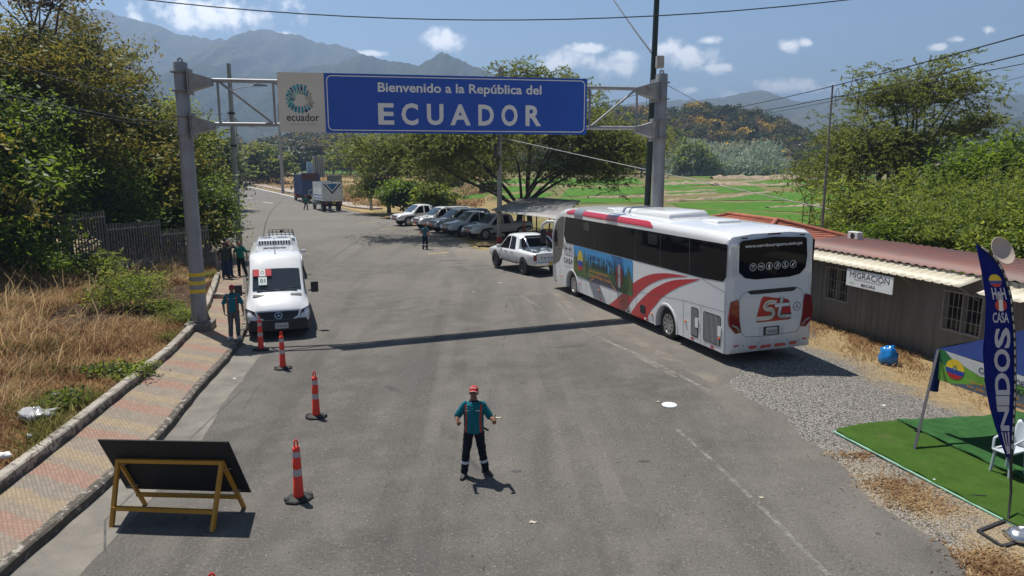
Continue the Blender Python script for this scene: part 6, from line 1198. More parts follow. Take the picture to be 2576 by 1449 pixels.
# ======== generic lofted car body. stations: x, z bottom, z shoulder, z top, half widths bottom / shoulder / top
def car_sec(s_):
    x, zb, zs, zt, wb, ws, wt = s_
    h = [(0, zb), (wb * .93, zb), (wb, zb + .07), (ws * .995, zb + (zs - zb) * .45), (ws, zs - .10), (ws - .015, zs - .03), (ws - .05, zs), (wt + .02, zt - .07), (wt - .05, zt - .015), (wt * .5, zt + .012), (0, zt + .015)]
    return [(x, y, z) for y, z in h] + [(x, -y, z) for y, z in h[-2:0:-1]]
def car_body(parent, st, paint, arches, wr, name='body', bevelang=38):
    mb = MB(); mb.loft([car_sec(s_) for s_ in st]); b = mb.build(name, paint, parent); ct = MB()
    ws = max(s_[5] for s_ in st)
    for x in arches:
        for sg in (1, -1): ct.cyl((x, sg * (ws - .28), wr), (x, sg * (ws + .3), wr), wr * 1.17, n=26)
    cut(b, ct); b.data.polygons.foreach_set('use_smooth', [True] * len(b.data.polygons)); b.data.set_sharp_from_angle(angle=R(bevelang)); return b
def stat(st, x):
    xs_ = [s_[0] for s_ in st]; o = sorted(range(len(xs_)), key=lambda i: xs_[i]); return [float(np.interp(x, [xs_[i] for i in o], [st[i][k] for i in o])) for k in range(7)]
def sidewin(mb, st, pts, sg, off=.012, m=0):      # pts (x, t) with t 0 at the shoulder, 1 at the roof edge
    V = []
    for x, t_ in pts:
        s_ = stat(st, x); y = (s_[5] - .05) * (1 - t_) + (s_[6] + .02) * t_; z = s_[2] * (1 - t_) + (s_[3] - .07) * t_; V.append((x, sg * (y + off), z + off * .3))
    mb.add(V, [tuple(range(len(V)))], m)
def topwin(mb, st, x0, x1, f_, n=5, off=.012, m=0, k=4):    # windscreen: strip over the top between two stations
    rows = []
    for i in range(k + 1):
        x = x0 + (x1 - x0) * i / k; s_ = stat(st, x); w_ = (s_[6]) * f_; z = s_[3] + .012; rows.append([(x + off * (1 if x1 < x0 else -1) , w_ * q, z + off - abs(q) ** 3 * .02) for q in np.linspace(-1, 1, n)])
    mb.grid(rows, m)
# ---- pickups. x forward from the tailgate; white double cab
PST = [(0.0, .62, 1.00, 1.08, .84, .88, .80), (.06, .50, 1.04, 1.10, .88, .92, .84), (.7, .46, 1.06, 1.11, .90, .93, .85), (1.55, .44, 1.06, 1.115, .90, .935, .85), (1.62, .44, 1.06, 1.16, .90, .935, .84), (1.74, .42, 1.06, 1.66, .90, .935, .70), (2.0, .42, 1.05, 1.78, .90, .935, .68), (2.6, .42, 1.04, 1.81, .90, .935, .69), (3.05, .42, 1.03, 1.76, .90, .935, .68), (3.45, .42, 1.02, 1.46, .90, .935, .73), (3.92, .42, 1.01, 1.10, .90, .93, .78), (4.4, .44, .98, 1.05, .89, .925, .78), (4.9, .46, .92, .98, .87, .90, .74), (5.12, .46, .84, .90, .82, .86, .70), (5.22, .52, .74, .80, .74, .78, .62)]
SST = [(0.0, .60, 1.02, 1.12, .84, .88, .80), (.05, .50, 1.06, 1.55, .88, .92, .70), (.30, .46, 1.06, 1.76, .90, .93, .67), (.9, .44, 1.06, 1.81, .90, .935, .68)] + PST[6:]
def pickup(name, label, loc, rz, paint, group=None, wagon=False, stripe=True, rim=None, plate=None, rack=False, roll=False):
    st = SST if wagon else PST; c = thing(name, label, 'pickup' if not wagon else 'car', loc, rz, group); b = car_body(c, st, paint, (1.05, 4.22), .385)
    if not wagon:
        ct = MB(); ct.box((.82, 0, 1.0), (1.42, 1.50, .95)); cut(b, ct); b.data.polygons.foreach_set('use_smooth', [True] * len(b.data.polygons)); b.data.set_sharp_from_angle(angle=R(38))
        mb = MB(); mb.box((.82, 0, .56), (1.40, 1.48, .06)); mb.build('bed_floor', M_trim, c)
    mb = MB()
    for sg in (1, -1):
        sidewin(mb, st, [(1.98, .06), (2.58, .05), (2.58, .95), (2.12, .93)], sg); sidewin(mb, st, [(2.68, .05), (3.72, .05), (3.10, .93), (2.68, .96)], sg)
        if wagon: sidewin(mb, st, [(.35, .10), (1.85, .06), (1.85, .93), (.48, .88)], sg)
    mb.build('side_window', M_tint, c); mb = MB(); topwin(mb, st, 3.86, 3.10, .93); mb.build('windscreen', mat('windscreen_glass', (.05, .075, .11), .05, spec=.8), c)
    mb = MB()
    if wagon: mb.grid([[(-.008 if z < 1.2 else .015 + (z - 1.1) * .1, y, z) for y in np.linspace(-.66, .66, 4)] for z in (1.12, 1.35, 1.55)])
    else: mb.grid([[(1.60 + (z - 1.16) * .245, y * (1 - (z - 1.16) * .1), z + .01) for y in np.linspace(-.70, .70, 4)] for z in (1.20, 1.40, 1.62)])
    mb.build('rear_window', M_tint, c)
    for x in (1.05, 4.22):
        for sg in (1, -1): wheel(c, x, sg * .81, .415, .26, rim or M_rimd, sg, spokes=6).location.z = -.055
    c.location.z += .055
    mb = MB(); mb.box((2.6, 0, .45), (4.4, 1.3, .16)); mb.build('underbody', M_under, c)
    fr = Fr((5.2, 0, 0), (0, 1, 0), (0, 0, 1)); mb = MB(); mb.plate([(-.42, .72), (.42, .72), (.50, .90), (-.50, .90)], fr, -.10, .04); g_ = mb.build('grille', M_trim, c, bevel=.02)
    mb = MB(); [mb.bar((5.245, -.44, z), (5.245, .44, z), .014, .022) for z in (.77, .83)]; mb.build('grille_bar', M_chrome, g_)
    for sg in (1, -1):
        mb = MB(); mb.add([(5.20, sg * .50, .74), (5.17, sg * .52, .91), (4.78, sg * .885, .93), (4.94, sg * .885, .78)], [(0, 1, 2, 3)]); mb.build('headlight', M_lens, c)
        mb = MB(); mb.box((3.55, sg * 1.02, 1.10), (.14, .22, .17)); mb.build('mirror', M_trim if stripe else paint, c, bevel=.03)
        mb = MB(); mb.ell((5.12, sg * .62, .55), (.10, .12, .06), 8); mb.build('fog_lamp', M_trim, c)
        mb = MB(); mb.box((.03, sg * .80, .88), (.10, .17, .30)); mb.build('tail_lamp', M_redl, c, bevel=.02)
        mb = MB(); mb.bar((1.65, sg * .93, .45), (3.6, sg * .93, .45), .10, .05); mb.build('side_step', M_trim, c, bevel=.01)
    mb = MB(); mb.box((5.19, 0, .56), (.08, 1.05, .14)); mb.build('bumper_intake', M_trim, c, bevel=.02)
    mb = MB(); mb.box((-.04, 0, .58), (.16, 1.62, .16)); mb.build('rear_bumper', M_trim if not roll else M_chrome, c, bevel=.03)
    if stripe:
        mb = MB()
        for sg in (1, -1):
            P = [(4.75, .80), (3.9, .86), (.15, .86), (.15, .70), (3.9, .70), (4.3, .78)]; V = []
            for x, z in P: s_ = stat(st, x); V.append((x, sg * (s_[5] + .004), z))
            mb.add(V, [tuple(range(6))])
        mb.build('dark_stripe', M_trim, c)
    mb = MB()
    for sg in (1, -1):
        for x in (2.63, 3.72, 1.72): s_ = stat(st, x); mb.bar((x, sg * (s_[5] + .003), .50), (x, sg * (s_[5] - .01), 1.0), .012, .006)
        for x in (2.15, 2.85): s_ = stat(st, x); mb.bar((x, sg * (s_[5] + .012), .93), (x + .16, sg * (s_[5] + .012), .93), .03, .03)
    mb.build('door_lines', M_seam, c)
    if plate: plate_part(c, Fr((5.24, 0, 0), (0, 1, 0), (0, 0, 1)), (-.0, .60), .36, .13, '', bg=plate)
    if rack: mb = MB(); [mb.bar((.5, sg * .62, 1.87), (2.6, sg * .62, 1.87), .04, .04) for sg in (1, -1)]; mb.build('roof_rail', M_trim, c)
    if roll:
        for sg in (1, -1): mb = MB(); mb.tube([(.62, sg * .72, 1.10), (1.0, sg * .70, 1.42), (1.38, sg * .66, 1.68), (1.5, sg * .55, 1.74)], .045, 8); mb.build('roll_bar', M_chrome, c, smooth=50)
        mb = MB(); mb.bar((1.5, -.58, 1.74), (1.5, .58, 1.74), .09, .09); [mb.bar((1.42, sg * .66, 1.15), (1.42, sg * .64, 1.66), .07, .07) for sg in (1, -1)]; mb.build('roll_bar', M_trim, c)
    return c
M_silv = mat('silver_paint', (.42, .45, .48), .25, .3, coat=.6, var=.03); M_oplate = mat('orange_plate', (.65, .14, .05), .5)
gpk = 'white pickups and cars parked in a row beside the shelter'
face = R(215); fv = Vector((math.cos(face), math.sin(face), 0)); lf = Vector((-math.sin(face), math.cos(face), 0))
def at_wheel(px, py): p = G(px, py); return p - fv * 4.22 - lf * .93      # the front left tyre touches this pixel
p1 = pickup('parked_pickup', 'white pickup at the far left end of the parked row, clear of the shade', at_wheel(1029, 569), face, M_white, gpk, plate=M_oplate, rim=M_rim)
c4 = clone(p1, 'white pickup fourth from the left in dappled shade of the parked row', at_wheel(1164, 596), face, gpk)
c5 = clone(p1, 'nearest white pickup of the parked row, half behind the concrete pole', at_wheel(1222, 605), face, gpk)
for q_ in (c4, c5): q_.location.z += .055
p2_ = pickup('parked_car', 'white station wagon with black grille, second from the left in the row', at_wheel(1085, 579), face, M_white, gpk, wagon=True, rack=True, plate=M_oplate)
p3_ = pickup('parked_car', 'silver blue station wagon in the middle of the parked row', at_wheel(1127, 587), face, M_silv, gpk, wagon=True, stripe=False, plate=M_oplate)
hx = R(115.9); hf = Vector((math.cos(hx), math.sin(hx), 0)); hl = Vector((-math.sin(hx), math.cos(hx), 0)); hp = G(1314.5, 692) - hf * 1.05 - hl * .93
hil = pickup('pickup', 'white pickup with chrome roll bar seen from behind in front of the bus', hp, hx, M_white, None, stripe=False, roll=True, rim=M_rimd)
ft = Fr((-.004, 0, 0), (0, -1, 0), (0, 0, 1)); mb = MB()
for k, ch in enumerate('TOYOTA'): mb.text(ch, (-.52 + k * .18, .80, -.52 + k * .18 + .12, .91), ft, .008, 0, .03)
mb.build('tailgate_letters', M_txt, hil); plate_part(hil, Fr((-.125, 0, 0), (0, -1, 0), (0, 0, 1)), (.05, .60), .36, .16, '', bg=mat('yellow_plate', (.55, .42, .05), .5))
mb = MB(); rb = random.Random(2)
for k in range(20): mb.ell((rb.uniform(.3, 1.3), rb.uniform(-.6, .6), rb.uniform(.85, 1.12)), (rb.uniform(.08, .2), rb.uniform(.08, .2), rb.uniform(.04, .1)), 8)
ld = mb.build('cargo_sacks', mat('cargo_wrap', (.36, .40, .42), .4, var=.4, vs=5)); ld.location = hp + Vector((0, 0, .055)); ld.rotation_euler = (0, 0, hx); tag(ld, 'heap of grey wrapped goods filling the bed of the pickup', 'cargo')

# ======== vans
VST = [(0.0, .42, 1.12, 2.40, .86, .92, .74), (.05, .38, 1.12, 2.62, .92, .97, .77), (.25, .36, 1.12, 2.70, .95, .985, .80), (2.0, .34, 1.12, 2.74, .96, .99, .81), (4.2, .34, 1.12, 2.76, .96, .99, .81), (4.85, .34, 1.12, 2.74, .96, .99, .80), (5.15, .34, 1.13, 2.58, .96, .99, .79), (5.55, .34, 1.14, 2.10, .96, .985, .80), (6.02, .34, 1.13, 1.42, .95, .98, .82), (6.20, .34, 1.10, 1.30, .95, .975, .80), (6.55, .35, 1.0, 1.16, .93, .96, .74), (6.80, .36, .88, 1.00, .90, .93, .66), (6.90, .38, .78, .88, .84, .88, .58), (6.95, .44, .62, .70, .76, .80, .50)]
def van(name, label, loc, rz, rack=False, ac=True, zs=1.0):
    st = [(x, zb, zs_, zt * zs if zt > 1.5 else zt, a, b_, c_) for x, zb, zs_, zt, a, b_, c_ in VST]
    c = thing(name, label, 'van', loc, rz); car_body(c, st, M_white, (1.35, 5.72), .36)
    mb = MB(); topwin(mb, st, 6.00, 5.42, .92, n=7, k=5); ws = mb.build('windscreen', mat('van_glass', (.028, .036, .042), .05, spec=.8), c, smooth=60)
    mb = MB()
    for sg in (1, -1):
        sidewin(mb, st, [(4.62, .06), (5.72, .06), (5.60, .42), (5.30, .58), (4.62, .60)], sg)
        for a, b_ in ((3.3, 4.5), (1.9, 3.2), (.4, 1.8)): sidewin(mb, st, [(a, .06), (b_, .06), (b_, .60), (a, .60)], sg)
    mb.build('side_window', M_tint, c)
    for x in (1.35, 5.72):
        for sg in (1, -1): wheel(c, x, sg * .84, .36, .24, M_rimd, sg, spokes=5)
    mb = MB(); mb.box((3.4, 0, .38), (6.2, 1.5, .16)); mb.build('underbody', M_under, c)
    # nose: dark bumper, grille, lamps
    mb = MB(); mb.loft([[(x, y, z) for y, z in ((-w_, .30), (w_, .30), (w_ * 1.01, .52), (w_ * .98, .66), (-w_ * .98, .66), (-w_ * 1.01, .52))] for x, w_ in ((6.25, .985), (6.72, .965), (6.93, .86), (7.02, .66))]); mb.build('front_bumper', M_trim, c, smooth=30, bevel=.02)
    ff = Fr((6.93, 0, 0), (0, 1, 0), (.0, 0, 1)); mb = MB(); sl = Vector((-.28, 0, 1)).normalized(); fg = Fr((7.0, 0, .62), (0, 1, 0), sl)
    mb.plate([(-.40, .0), (.40, .0), (.60, .12), (.64, .30), (-.64, .30), (-.60, .12)], fg, -.12, .0); gl = mb.build('grille', M_trim, c)
    mb = MB(); frame_loop(mb, [(-.42, -.03), (.42, -.03), (.64, .10), (.69, .33), (-.69, .33), (-.64, .10)], [(-.39, .02), (.39, .02), (.58, .13), (.63, .29), (-.63, .29), (-.58, .13)], fg, .012); mb.build('grille_surround', M_white, gl); mb = MB(); [mb.flat([(-.58 , z), (.58, z), (.58, z + .012), (-.58, z + .012)], fg, .006) for z in (.10, .17, .24)]; mb.build('grille_bar', M_rimd, gl); star(gl, fg, (0, .16), .115, .018)
    for sg in (1, -1):
        mb = MB(); mb.add([(6.935, sg * .62, .64), (6.90, sg * .70, .92), (6.70, sg * .955, 1.0), (6.55, sg * .985, .98), (6.62, sg * .985, .72), (6.80, sg * .92, .64)], [(0, 1, 2, 3, 4, 5)]); hl_ = mb.build('headlight', mat('headlamp_glass', (.10, .10, .10), .08, spec=.8, coat=1), c)
        mb = MB(); mb.ell((6.80, sg * .80, .78), (.06, .09, .06), 10); mb.build('reflector', M_lens, hl_)
        mb = MB(); mb.bar((5.62, sg * .98, 1.30), (5.60, sg * 1.14, 1.34), .08, .05); mb.box((5.62, sg * 1.20, 1.42), (.14, .24, .36)); mb.build('mirror', M_trim, c, bevel=.05)
        mb = MB(); sb = stat(st, 6.15); mb.box((6.22, sg * .58, 1.305), (.12, .34, .012), M=Matrix.Rotation(R(22), 4, 'Y')); mb.build('bonnet_vent', M_trim, c)
    mb = MB(); [mb.bar((6.02 + .03, sg * .1, 1.45), (5.93, sg * .75, 1.52), .02, .02) for sg in (1, -1)]; mb.bar((6.04, -.62, 1.42), (6.04, .62, 1.42), .05, .03); mb.build('wiper', M_trim, c)
    mb = MB()
    for sg in (1, -1):
        for x in (4.58, 3.25, 5.85): s_ = stat(st, x); mb.bar((x, sg * (s_[5] + .003), .5), (x, sg * (s_[5] - .01), 1.1), .012, .006)
        mb.bar((.3, sg * .985, .62), (6.3, sg * .975, .60), .03, .07)
    mb.build('door_lines', M_seam, c)
    zr = st[3][3]
    mb = MB(); [mb.bar((.6, y, zr + .022), (4.2, y, zr + .026), .05, .025) for y in np.linspace(-.6, .6, 7)]; mb.build('roof_rib', M_white, c)
    if ac:
        mb = MB(); mb.loft([[(x, y, z) for y, z in ((-.66, zr), (.66, zr), (.66, zr + h_ * .5), (.58, zr + h_), (-.58, zr + h_), (-.66, zr + h_ * .5))] for x, h_ in ((.5, .08), (.7, .20), (2.0, .22), (2.22, .20), (2.30, .08))]); a = mb.build('air_conditioner', M_white, c, bevel=.03)
        mb = MB(); [mb.box((2.275, y, zr + .12), (.04, .05, .13), M=Matrix.Rotation(R(-10), 4, 'Y')) for y in np.linspace(-.52, .52, 12)]; mb.build('louvres', M_trim, a)
        mb = MB(); [mb.lathe([(.20, 0), (.20, .012)], 20, 0, Matrix.Translation((1.25, y, zr + .218))) for y in (-.3, .3)]; mb.build('fan', M_grey, a)
        mb = MB(); mb.box((3.35, 0, zr + .04), (.30, .78, .03)); mb.build('roof_hatch', mat('grey_hatch', (.16, .17, .19), .2), c, bevel=.01)
        mb = MB(); mb.tube([(4.86, 0, zr - .02), (4.84, 0, zr + .05), (4.55, 0, zr + .50)], [.03, .012, .006], 6); mb.build('aerial', M_trim, c)
    if rack:
        mb = MB()
        for z in (.10, .22): mb.tube([(.5, -.68, zr + z), (3.0, -.68, zr + z), (3.0, .68, zr + z), (.5, .68, zr + z), (.5, -.68, zr + z)], .018, 6)
        [mb.cyl((x, y, zr), (x, y, zr + .24), .015, n=6) for x in (.5, 1.75, 3.0) for y in np.linspace(-.68, .68, 7 if x != 1.75 else 2)]; mb.build('roof_rack', M_rimd, c); mb = MB(); mb.box((3.05, .02, zr + .34), (.12, .16, .14)); mb.build('roof_lamp', M_trim, c, bevel=.02)
    return c, st, ws
vh = R(288.5); vf = Vector((math.cos(vh), math.sin(vh), 0)); vl = Vector((-math.sin(vh), math.cos(vh), 0))
vp = (G(637.8, 842) + G(766, 826)) / 2 - vf * 5.82
vn, vst, vws = van('white_van', 'white passenger van facing us by the kerb with red flag in its windscreen', vp, vh, zs=.905)
def glassfr(st, x, y0): s0, s1 = stat(st, 6.0), stat(st, 5.55); a = Vector((6.0, y0, s0[3])); b = Vector((5.55, y0, s1[3])); return Fr(a, (0, 1, 0), b - a)
gf = glassfr(vst, 0, 0)
mb = MB(); [mb.flat([(-.72 + k * .19, .52), (-.53 + k * .19, .52), (-.53 + k * .19, .80), (-.72 + k * .19, .80)], gf, .075, m) for k, m in ((0, 0), (1, 1), (2, 0))]; mb.ring((-.435, .66), .045, .065, gf, .078, 2); fl = mb.build('flag_poster', [M_fr, M_wh, mat('crest_green', (.1, .15, .07))], vn)
mb = MB(); mb.flat([(-.56, .16), (-.30, .16), (-.30, .49), (-.56, .49)], gf, .074); nb = mb.build('number_card', mat('card_mint', (.58, .68, .64), .6), vn); mb = MB(); mb.text('01', (-.51, .26, -.35, .40), gf, .078, 0, .02); mb.build('lettering', M_txt, nb)
plate_part(vn, Fr((7.03, 0, 0), (0, 1, 0), (0, 0, 1)), (.08, .46), .40, .18, 'Y1H-963')
mb = MB(); mb.text('COMPORTAR', (.50 - .12, 0, .50 + .3, .05), Fr((6.16, 0, 1.335), (0, 1, 0), (-.5, 0, .25)), .012) if False else None
h2 = R(289); f2 = Vector((math.cos(h2), math.sin(h2), 0)); l2 = Vector((-math.sin(h2), math.cos(h2), 0))
pickup('white_car', 'white off road car with a black roof rack parked close behind the white van', G(764, 634, 1.1).xy.to_3d() - f2 * 3.55 - l2 * 1.02, h2, M_white, None, wagon=True, stripe=False)
car2 = bpy.data.objects['white_car']; mb = MB()
for z in (1.90, 2.00): mb.tube([(1.0, -.60, z), (2.9, -.60, z), (2.9, .60, z), (1.0, .60, z), (1.0, -.60, z)], .016, 6)
[mb.cyl((x, y, 1.78), (x, y, 2.0), .014, n=6) for x in (1.0, 2.0, 2.9) for y in np.linspace(-.6, .6, 7 if x != 2.0 else 2)]; mb.build('roof_rack', M_rimd, car2); mb = MB(); mb.box((2.95, .02, 2.08), (.12, .16, .12)); mb.build('roof_lamp', M_trim, car2, bevel=.02)

# ======== trucks by the far pavement
th_ = R(117.4); tf = Vector((math.cos(th_), math.sin(th_), 0)); tl_ = Vector((-math.sin(th_), math.cos(th_), 0))
def truck(name, label, loc, L_, cargo_h, cm, cabm, chevron):
    c = thing(name, label, 'truck', loc, th_); z0, z1, hw = 1.25, 1.25 + cargo_h, 1.18
    mb = MB()
    if chevron:        # white stake body
        mb.box((.03, 0, (z0 + z1) / 2), (.06, 2 * hw, cargo_h)); mb.box((L_ - .03, 0, (z0 + z1) / 2 + .1), (.06, 2 * hw, cargo_h))
        for sg in (1, -1):
            for z in np.arange(z0 + .05, z1 - .62, .22): mb.box((L_ / 2, sg * hw, z + .08), (L_, .05, .19))
            for z in (z1 - .52, z1 - .30, z1 - .06): mb.box((L_ / 2, sg * hw, z), (L_, .05, .06))
            for x in np.linspace(.05, L_ - .05, 11): mb.box((x, sg * hw, z1 - .28), (.07, .055, .55))
            for x in (.05, L_ / 2, L_ - .05): mb.box((x, sg * (hw + .02), (z0 + z1) / 2), (.12, .06, cargo_h))
    else:
        mb.box((.03, 0, (z0 + z1) / 2), (.06, 2 * hw, cargo_h)); mb.box((L_ - .03, 0, (z0 + z1) / 2), (.06, 2 * hw, cargo_h))
        for sg in (1, -1):
            for z in np.arange(z0 + .05, z1, .20): mb.box((L_ / 2, sg * hw, z + .05), (L_, .04, .15))
            for x in np.linspace(.1, L_ - .1, 8): mb.box((x, sg * (hw + .04), (z0 + z1) / 2), (.14, .08, cargo_h))
    bd = mb.build('stake_body', cm, c)
    if chevron:
        fr = Fr((-.003, 0, 0), (0, -1, 0), (0, 0, 1)); mb = MB(); w_ = hw * .88
        mb.flat([(-w_, z1 - .12), (-w_ + .26, z1 - .12), (0, z1 - 1.03), (w_ - .26, z1 - .12), (w_, z1 - .12), (0, z1 - 1.30)], fr, .006, 0) if False else None
        mb.add([fr.p(x, z, .006) for x, z in ((-w_, z1 - .12), (-w_ + .22, z1 - .12), (0, z1 - 1.05), (0, z1 - 1.28), (w_ - .22, z1 - .12), (w_, z1 - .12))], [(0, 1, 2, 3), (3, 2, 4, 5)], 0); mb.flat([(-w_ + .42, z1 - .12), (w_ - .42, z1 - .12), (0, z1 - .85)], fr, .006, 1); mb.build('blue_chevron', [mat('truck_navy', (.012, .02, .10), .4), mat('truck_blue', (.03, .16, .42), .4)], bd)
        mb = MB(); [mb.flat([(x, z0 + .10), (x + .16, z0 + .10), (x + .16, z0 + .15), (x, z0 + .15)], fr, .006) for x in (-.75, -.4, .3, .65, .95)]; mb.build('reflector_strip', M_red, bd)
        mb = MB(); [mb.box((L_ / 2, hw + .03, z), (L_ - .2, .012, .13)) for z in (z0 + .62, z0 + .25)]; mb.build('blue_slat', mat('truck_blue', (.03, .16, .42), .4), bd)
        mb = MB(); mb.box((.1, 0, z1 + .14), (.1, .1, .28)); mb.ell((.1, -.1, z1 + .3), (.06, .1, .08), 8); mb.build('tailgate_post', M_trim, bd)
    mb = MB(); mb.bar((-.05, 0, 1.0), (L_ + 1.6, 0, 1.0), .9, .22); mb.box((-.1, 0, .72), (.12, 2.1, .16)); mb.box((.2, 0, .95), (.1, 2.2, .5)); mb.build('chassis', M_under, c)
    plate_part(c, Fr((-.17, 0, 0), (0, -1, 0), (0, 0, 1)), (.1, 1.0), .4, .2, '', bg=mat('yellow_plate', (.55, .42, .05), .5))
    for sg in (1, -1): mb = MB(); mb.box((-.13, sg * .8, 1.0), (.06, .34, .18)); mb.build('tail_lamp', M_redl, c)
    st = [(L_ + .15, .7, 1.5, 2.35, .98, 1.02, .9), (L_ + .25, .6, 1.5, 2.52, 1.0, 1.04, .92), (L_ + 1.0, .6, 1.5, 2.55, 1.0, 1.04, .92), (L_ + 1.4, .6, 1.5, 2.2, 1.0, 1.04, .94), (L_ + 1.62, .6, 1.4, 1.55, 1.0, 1.03, .96), (L_ + 1.75, .6, 1.0, 1.1, .96, 1.0, .9)]
    mb = MB(); mb.loft([car_sec(s_) for s_ in st]); cb = mb.build('cab', cabm, c, smooth=35)
    mb = MB(); [sidewin(mb, st, [(L_ + .4, .05), (L_ + 1.35, .05), (L_ + 1.1, .85), (L_ + .4, .85)], sg, .012) for sg in (1, -1)]; mb.build('side_window', M_tint, cb)
    for x in (1.0, L_ + .9):
        for sg in (1, -1): wheel(c, x, sg * (.92 if x > 2 else .86), .46, .26 if x > 2 else .46, M_rim if x < 2 else M_rimd, sg, spokes=6)
    for sg in (1, -1): mb = MB(); mb.tube([(L_ + 1.3, sg * 1.0, 2.3), (L_ + 1.45, sg * 1.35, 2.3)], .025, 6); mb.box((L_ + 1.45, sg * 1.38, 2.0), (.08, .22, .48)); mb.build('mirror', M_lamp, cb)
    return c
M_tw = mat('truck_white', (.76, .77, .77), .5, var=.08, grime=.25, gcol=(.35, .32, .27)); M_tb = mat('truck_blue_slats', (.025, .06, .17), .5, var=.2); M_tr = mat('truck_red', (.20, .02, .02), .5)
tp = G(833, 531) ; tp = (G(811, 532) + G(855, 531)) / 2 - tf * 1.0
truck('stake_truck', 'white stake truck with a blue chevron on its tailgate by the far pavement', tp, 4.6, 2.05, M_tw, mat('cab_grey', (.30, .31, .32), .5), True)
tp2 = G(756, 511) - tf * .6 - tl_ * 1.0 ; truck('stake_truck', 'loaded dark blue stake truck parked ahead of the white stake truck', tp2 - tf * 2.2, 5.6, 2.7, M_tb, M_tr, False)
# its load stands on it
def load(nm, lab, dx, dy, z, d, m, cat, rz=0): 
    mb = MB(); mb.box((0, 0, d[2] / 2), d); o = mb.build(nm, m, bevel=.03); o.location = tp2 - tf * 2.2 + tf * dx + tl_ * dy + Vector((0, 0, z)); o.rotation_euler = (0, 0, th_ + rz); return tag(o, lab, cat)
ms = load('mattress', 'upright grey striped mattress on top of the blue truck load', .9, -1.3, 3.6, (.55, 1.5, 2.9), mat('mattress_grey', (.33, .33, .32), .8, var=.1), 'mattress', R(10))
mb = MB(); [mb.box((-.285, y, 1.45), (.012, .10, 2.8)) for y in (-.45, -.15, .2, .5)]; mb.build('stripe', mat('mattress_dark', (.10, .095, .095), .8), ms)
load('mattress', 'pale blue wrapped mattress leaning behind the grey striped mattress', 2.0, -.9, 3.8, (.5, 1.9, 1.9), mat('mattress_blue', (.30, .47, .60), .6, var=.15), 'mattress', R(8))
load('crate', 'dark red slatted crate on the rear edge of the blue truck', .2, .1, 3.2, (.6, 2.2, 1.0), mat('crate_red', (.09, .03, .03), .7, var=.3), 'crate')
load('crate', 'grey green slatted crate seen above the white stake truck', -.2, -3.2, 2.6, (.8, 1.9, 1.3), mat('crate_grey', (.13, .155, .145), .7, var=.3), 'crate')
load('sack', 'white sack lying on top of the blue truck load', 2.8, .3, 3.95, (1.0, 1.1, .35), mat('sack_white', (.55, .55, .54), .7), 'sack')
# ---------------------------------------------------------------- people: local x to the viewer's right, facing -y
M_skin = mat('skin', (.20, .095, .055), .6, var=.08, vs=8); M_hair = mat('black_hair', (.008, .007, .006), .6); M_cap = mat('red_cap_cloth', (.42, .03, .03), .8, var=.1); M_sole = mat('shoe_sole', (.03, .03, .03), .8); M_band = mat('reflective_band_cloth', (.55, .58, .62), .4); M_eye = mat('eye_dark', (.01, .008, .007), .2)
def cloth(name, col, var=.15, stripe=None, collar=None):
    t = NT(name); f = t.noise(7, 5, .6); c = t.mix(t.rng(f, .3, .7), mul(col, 1 - var), mul(col, 1 + var))
    if stripe:
        X = t.xyz(); ax = t.math('ABSOLUTE', X[0]); d = t.math('ABSOLUTE', t.math('SUBTRACT', ax, t.math('ADD', .128, t.math('MULTIPLY', t.math('ABSOLUTE', t.math('SUBTRACT', X[2], 1.12)), .05))))
        m = t.math('MULTIPLY', t.math('LESS_THAN', d, .017), t.math('MULTIPLY', t.math('LESS_THAN', X[2], 1.40), t.math('LESS_THAN', ax, .19))); c = t.mix(m, c, stripe)
    if collar: X = t.xyz(); c = t.mix(t.math('MULTIPLY', t.math('GREATER_THAN', X[2], 1.44), t.math('LESS_THAN', t.math('ABSOLUTE', X[0]), .105)), c, collar)
    t.bsdf(c, .85, spec=.2, nrm=t.bump(t.noise(9, 4, .6), .5, .02)); return t.m
M_teal = cloth('teal_shirt', (.008, .13, .165), stripe=(.42, .06, .03), collar=(.015, .02, .05)); M_green = cloth('green_shirt', (.01, .15, .115), collar=(.40, .09, .03)); M_olive = cloth('olive_shirt', (.035, .042, .030))
M_navyt = cloth('navy_trousers', (.010, .012, .020)); M_greyt = cloth('grey_trousers', (.095, .098, .105)); M_blackt = cloth('black_trousers', (.008, .008, .009)); M_jean = cloth('jeans', (.018, .033, .08)); M_reds = cloth('red_sleeves', (.40, .025, .02))
M_boot = mat('dark_boot', (.025, .022, .02), .7); M_shoe = mat('white_shoe', (.55, .55, .54), .7)
def tilt_(o, T):
    o.data.transform(T); return o
def ringloft(mb, rings, n=16):
    mb.loft([[(cx + rx * math.cos(2 * math.pi * k / n), cy + ry * math.sin(2 * math.pi * k / n), z) for k in range(n)] for cx, cy, z, rx, ry in rings])
def limb(mb, pts, rad, n=12):
    P = [Vector(p) for p in pts]; mb.tube(P, rad, n); [mb.ell(p, (r_, r_, r_), 10) for p, r_ in zip(P, rad)]
def fused(mb, name, m, parent, vox, it=3, folds=0):
    o = mb.build(name, m); evaluated(o, [('REMESH', dict(mode='VOXEL', voxel_size=vox, use_smooth_shade=True)), ('SMOOTH', dict(iterations=it, factor=.5))])
    o.data.materials.clear(); o.data.materials.append(m); o.data.polygons.foreach_set('use_smooth', [True] * len(o.data.polygons)); o.parent = parent
    if folds:
        from mathutils import noise as mn
        vs = o.data.vertices; nm = [v.normal.copy() for v in vs]
        for v, n in zip(vs, nm): p = v.co; v.co = p + n * folds * (mn.noise(Vector((p.x * 9, p.y * 9, p.z * 16 + p.x * 10))) + .6 * mn.noise(Vector((p.x * 22, p.y * 22, p.z * 34))))
    return o
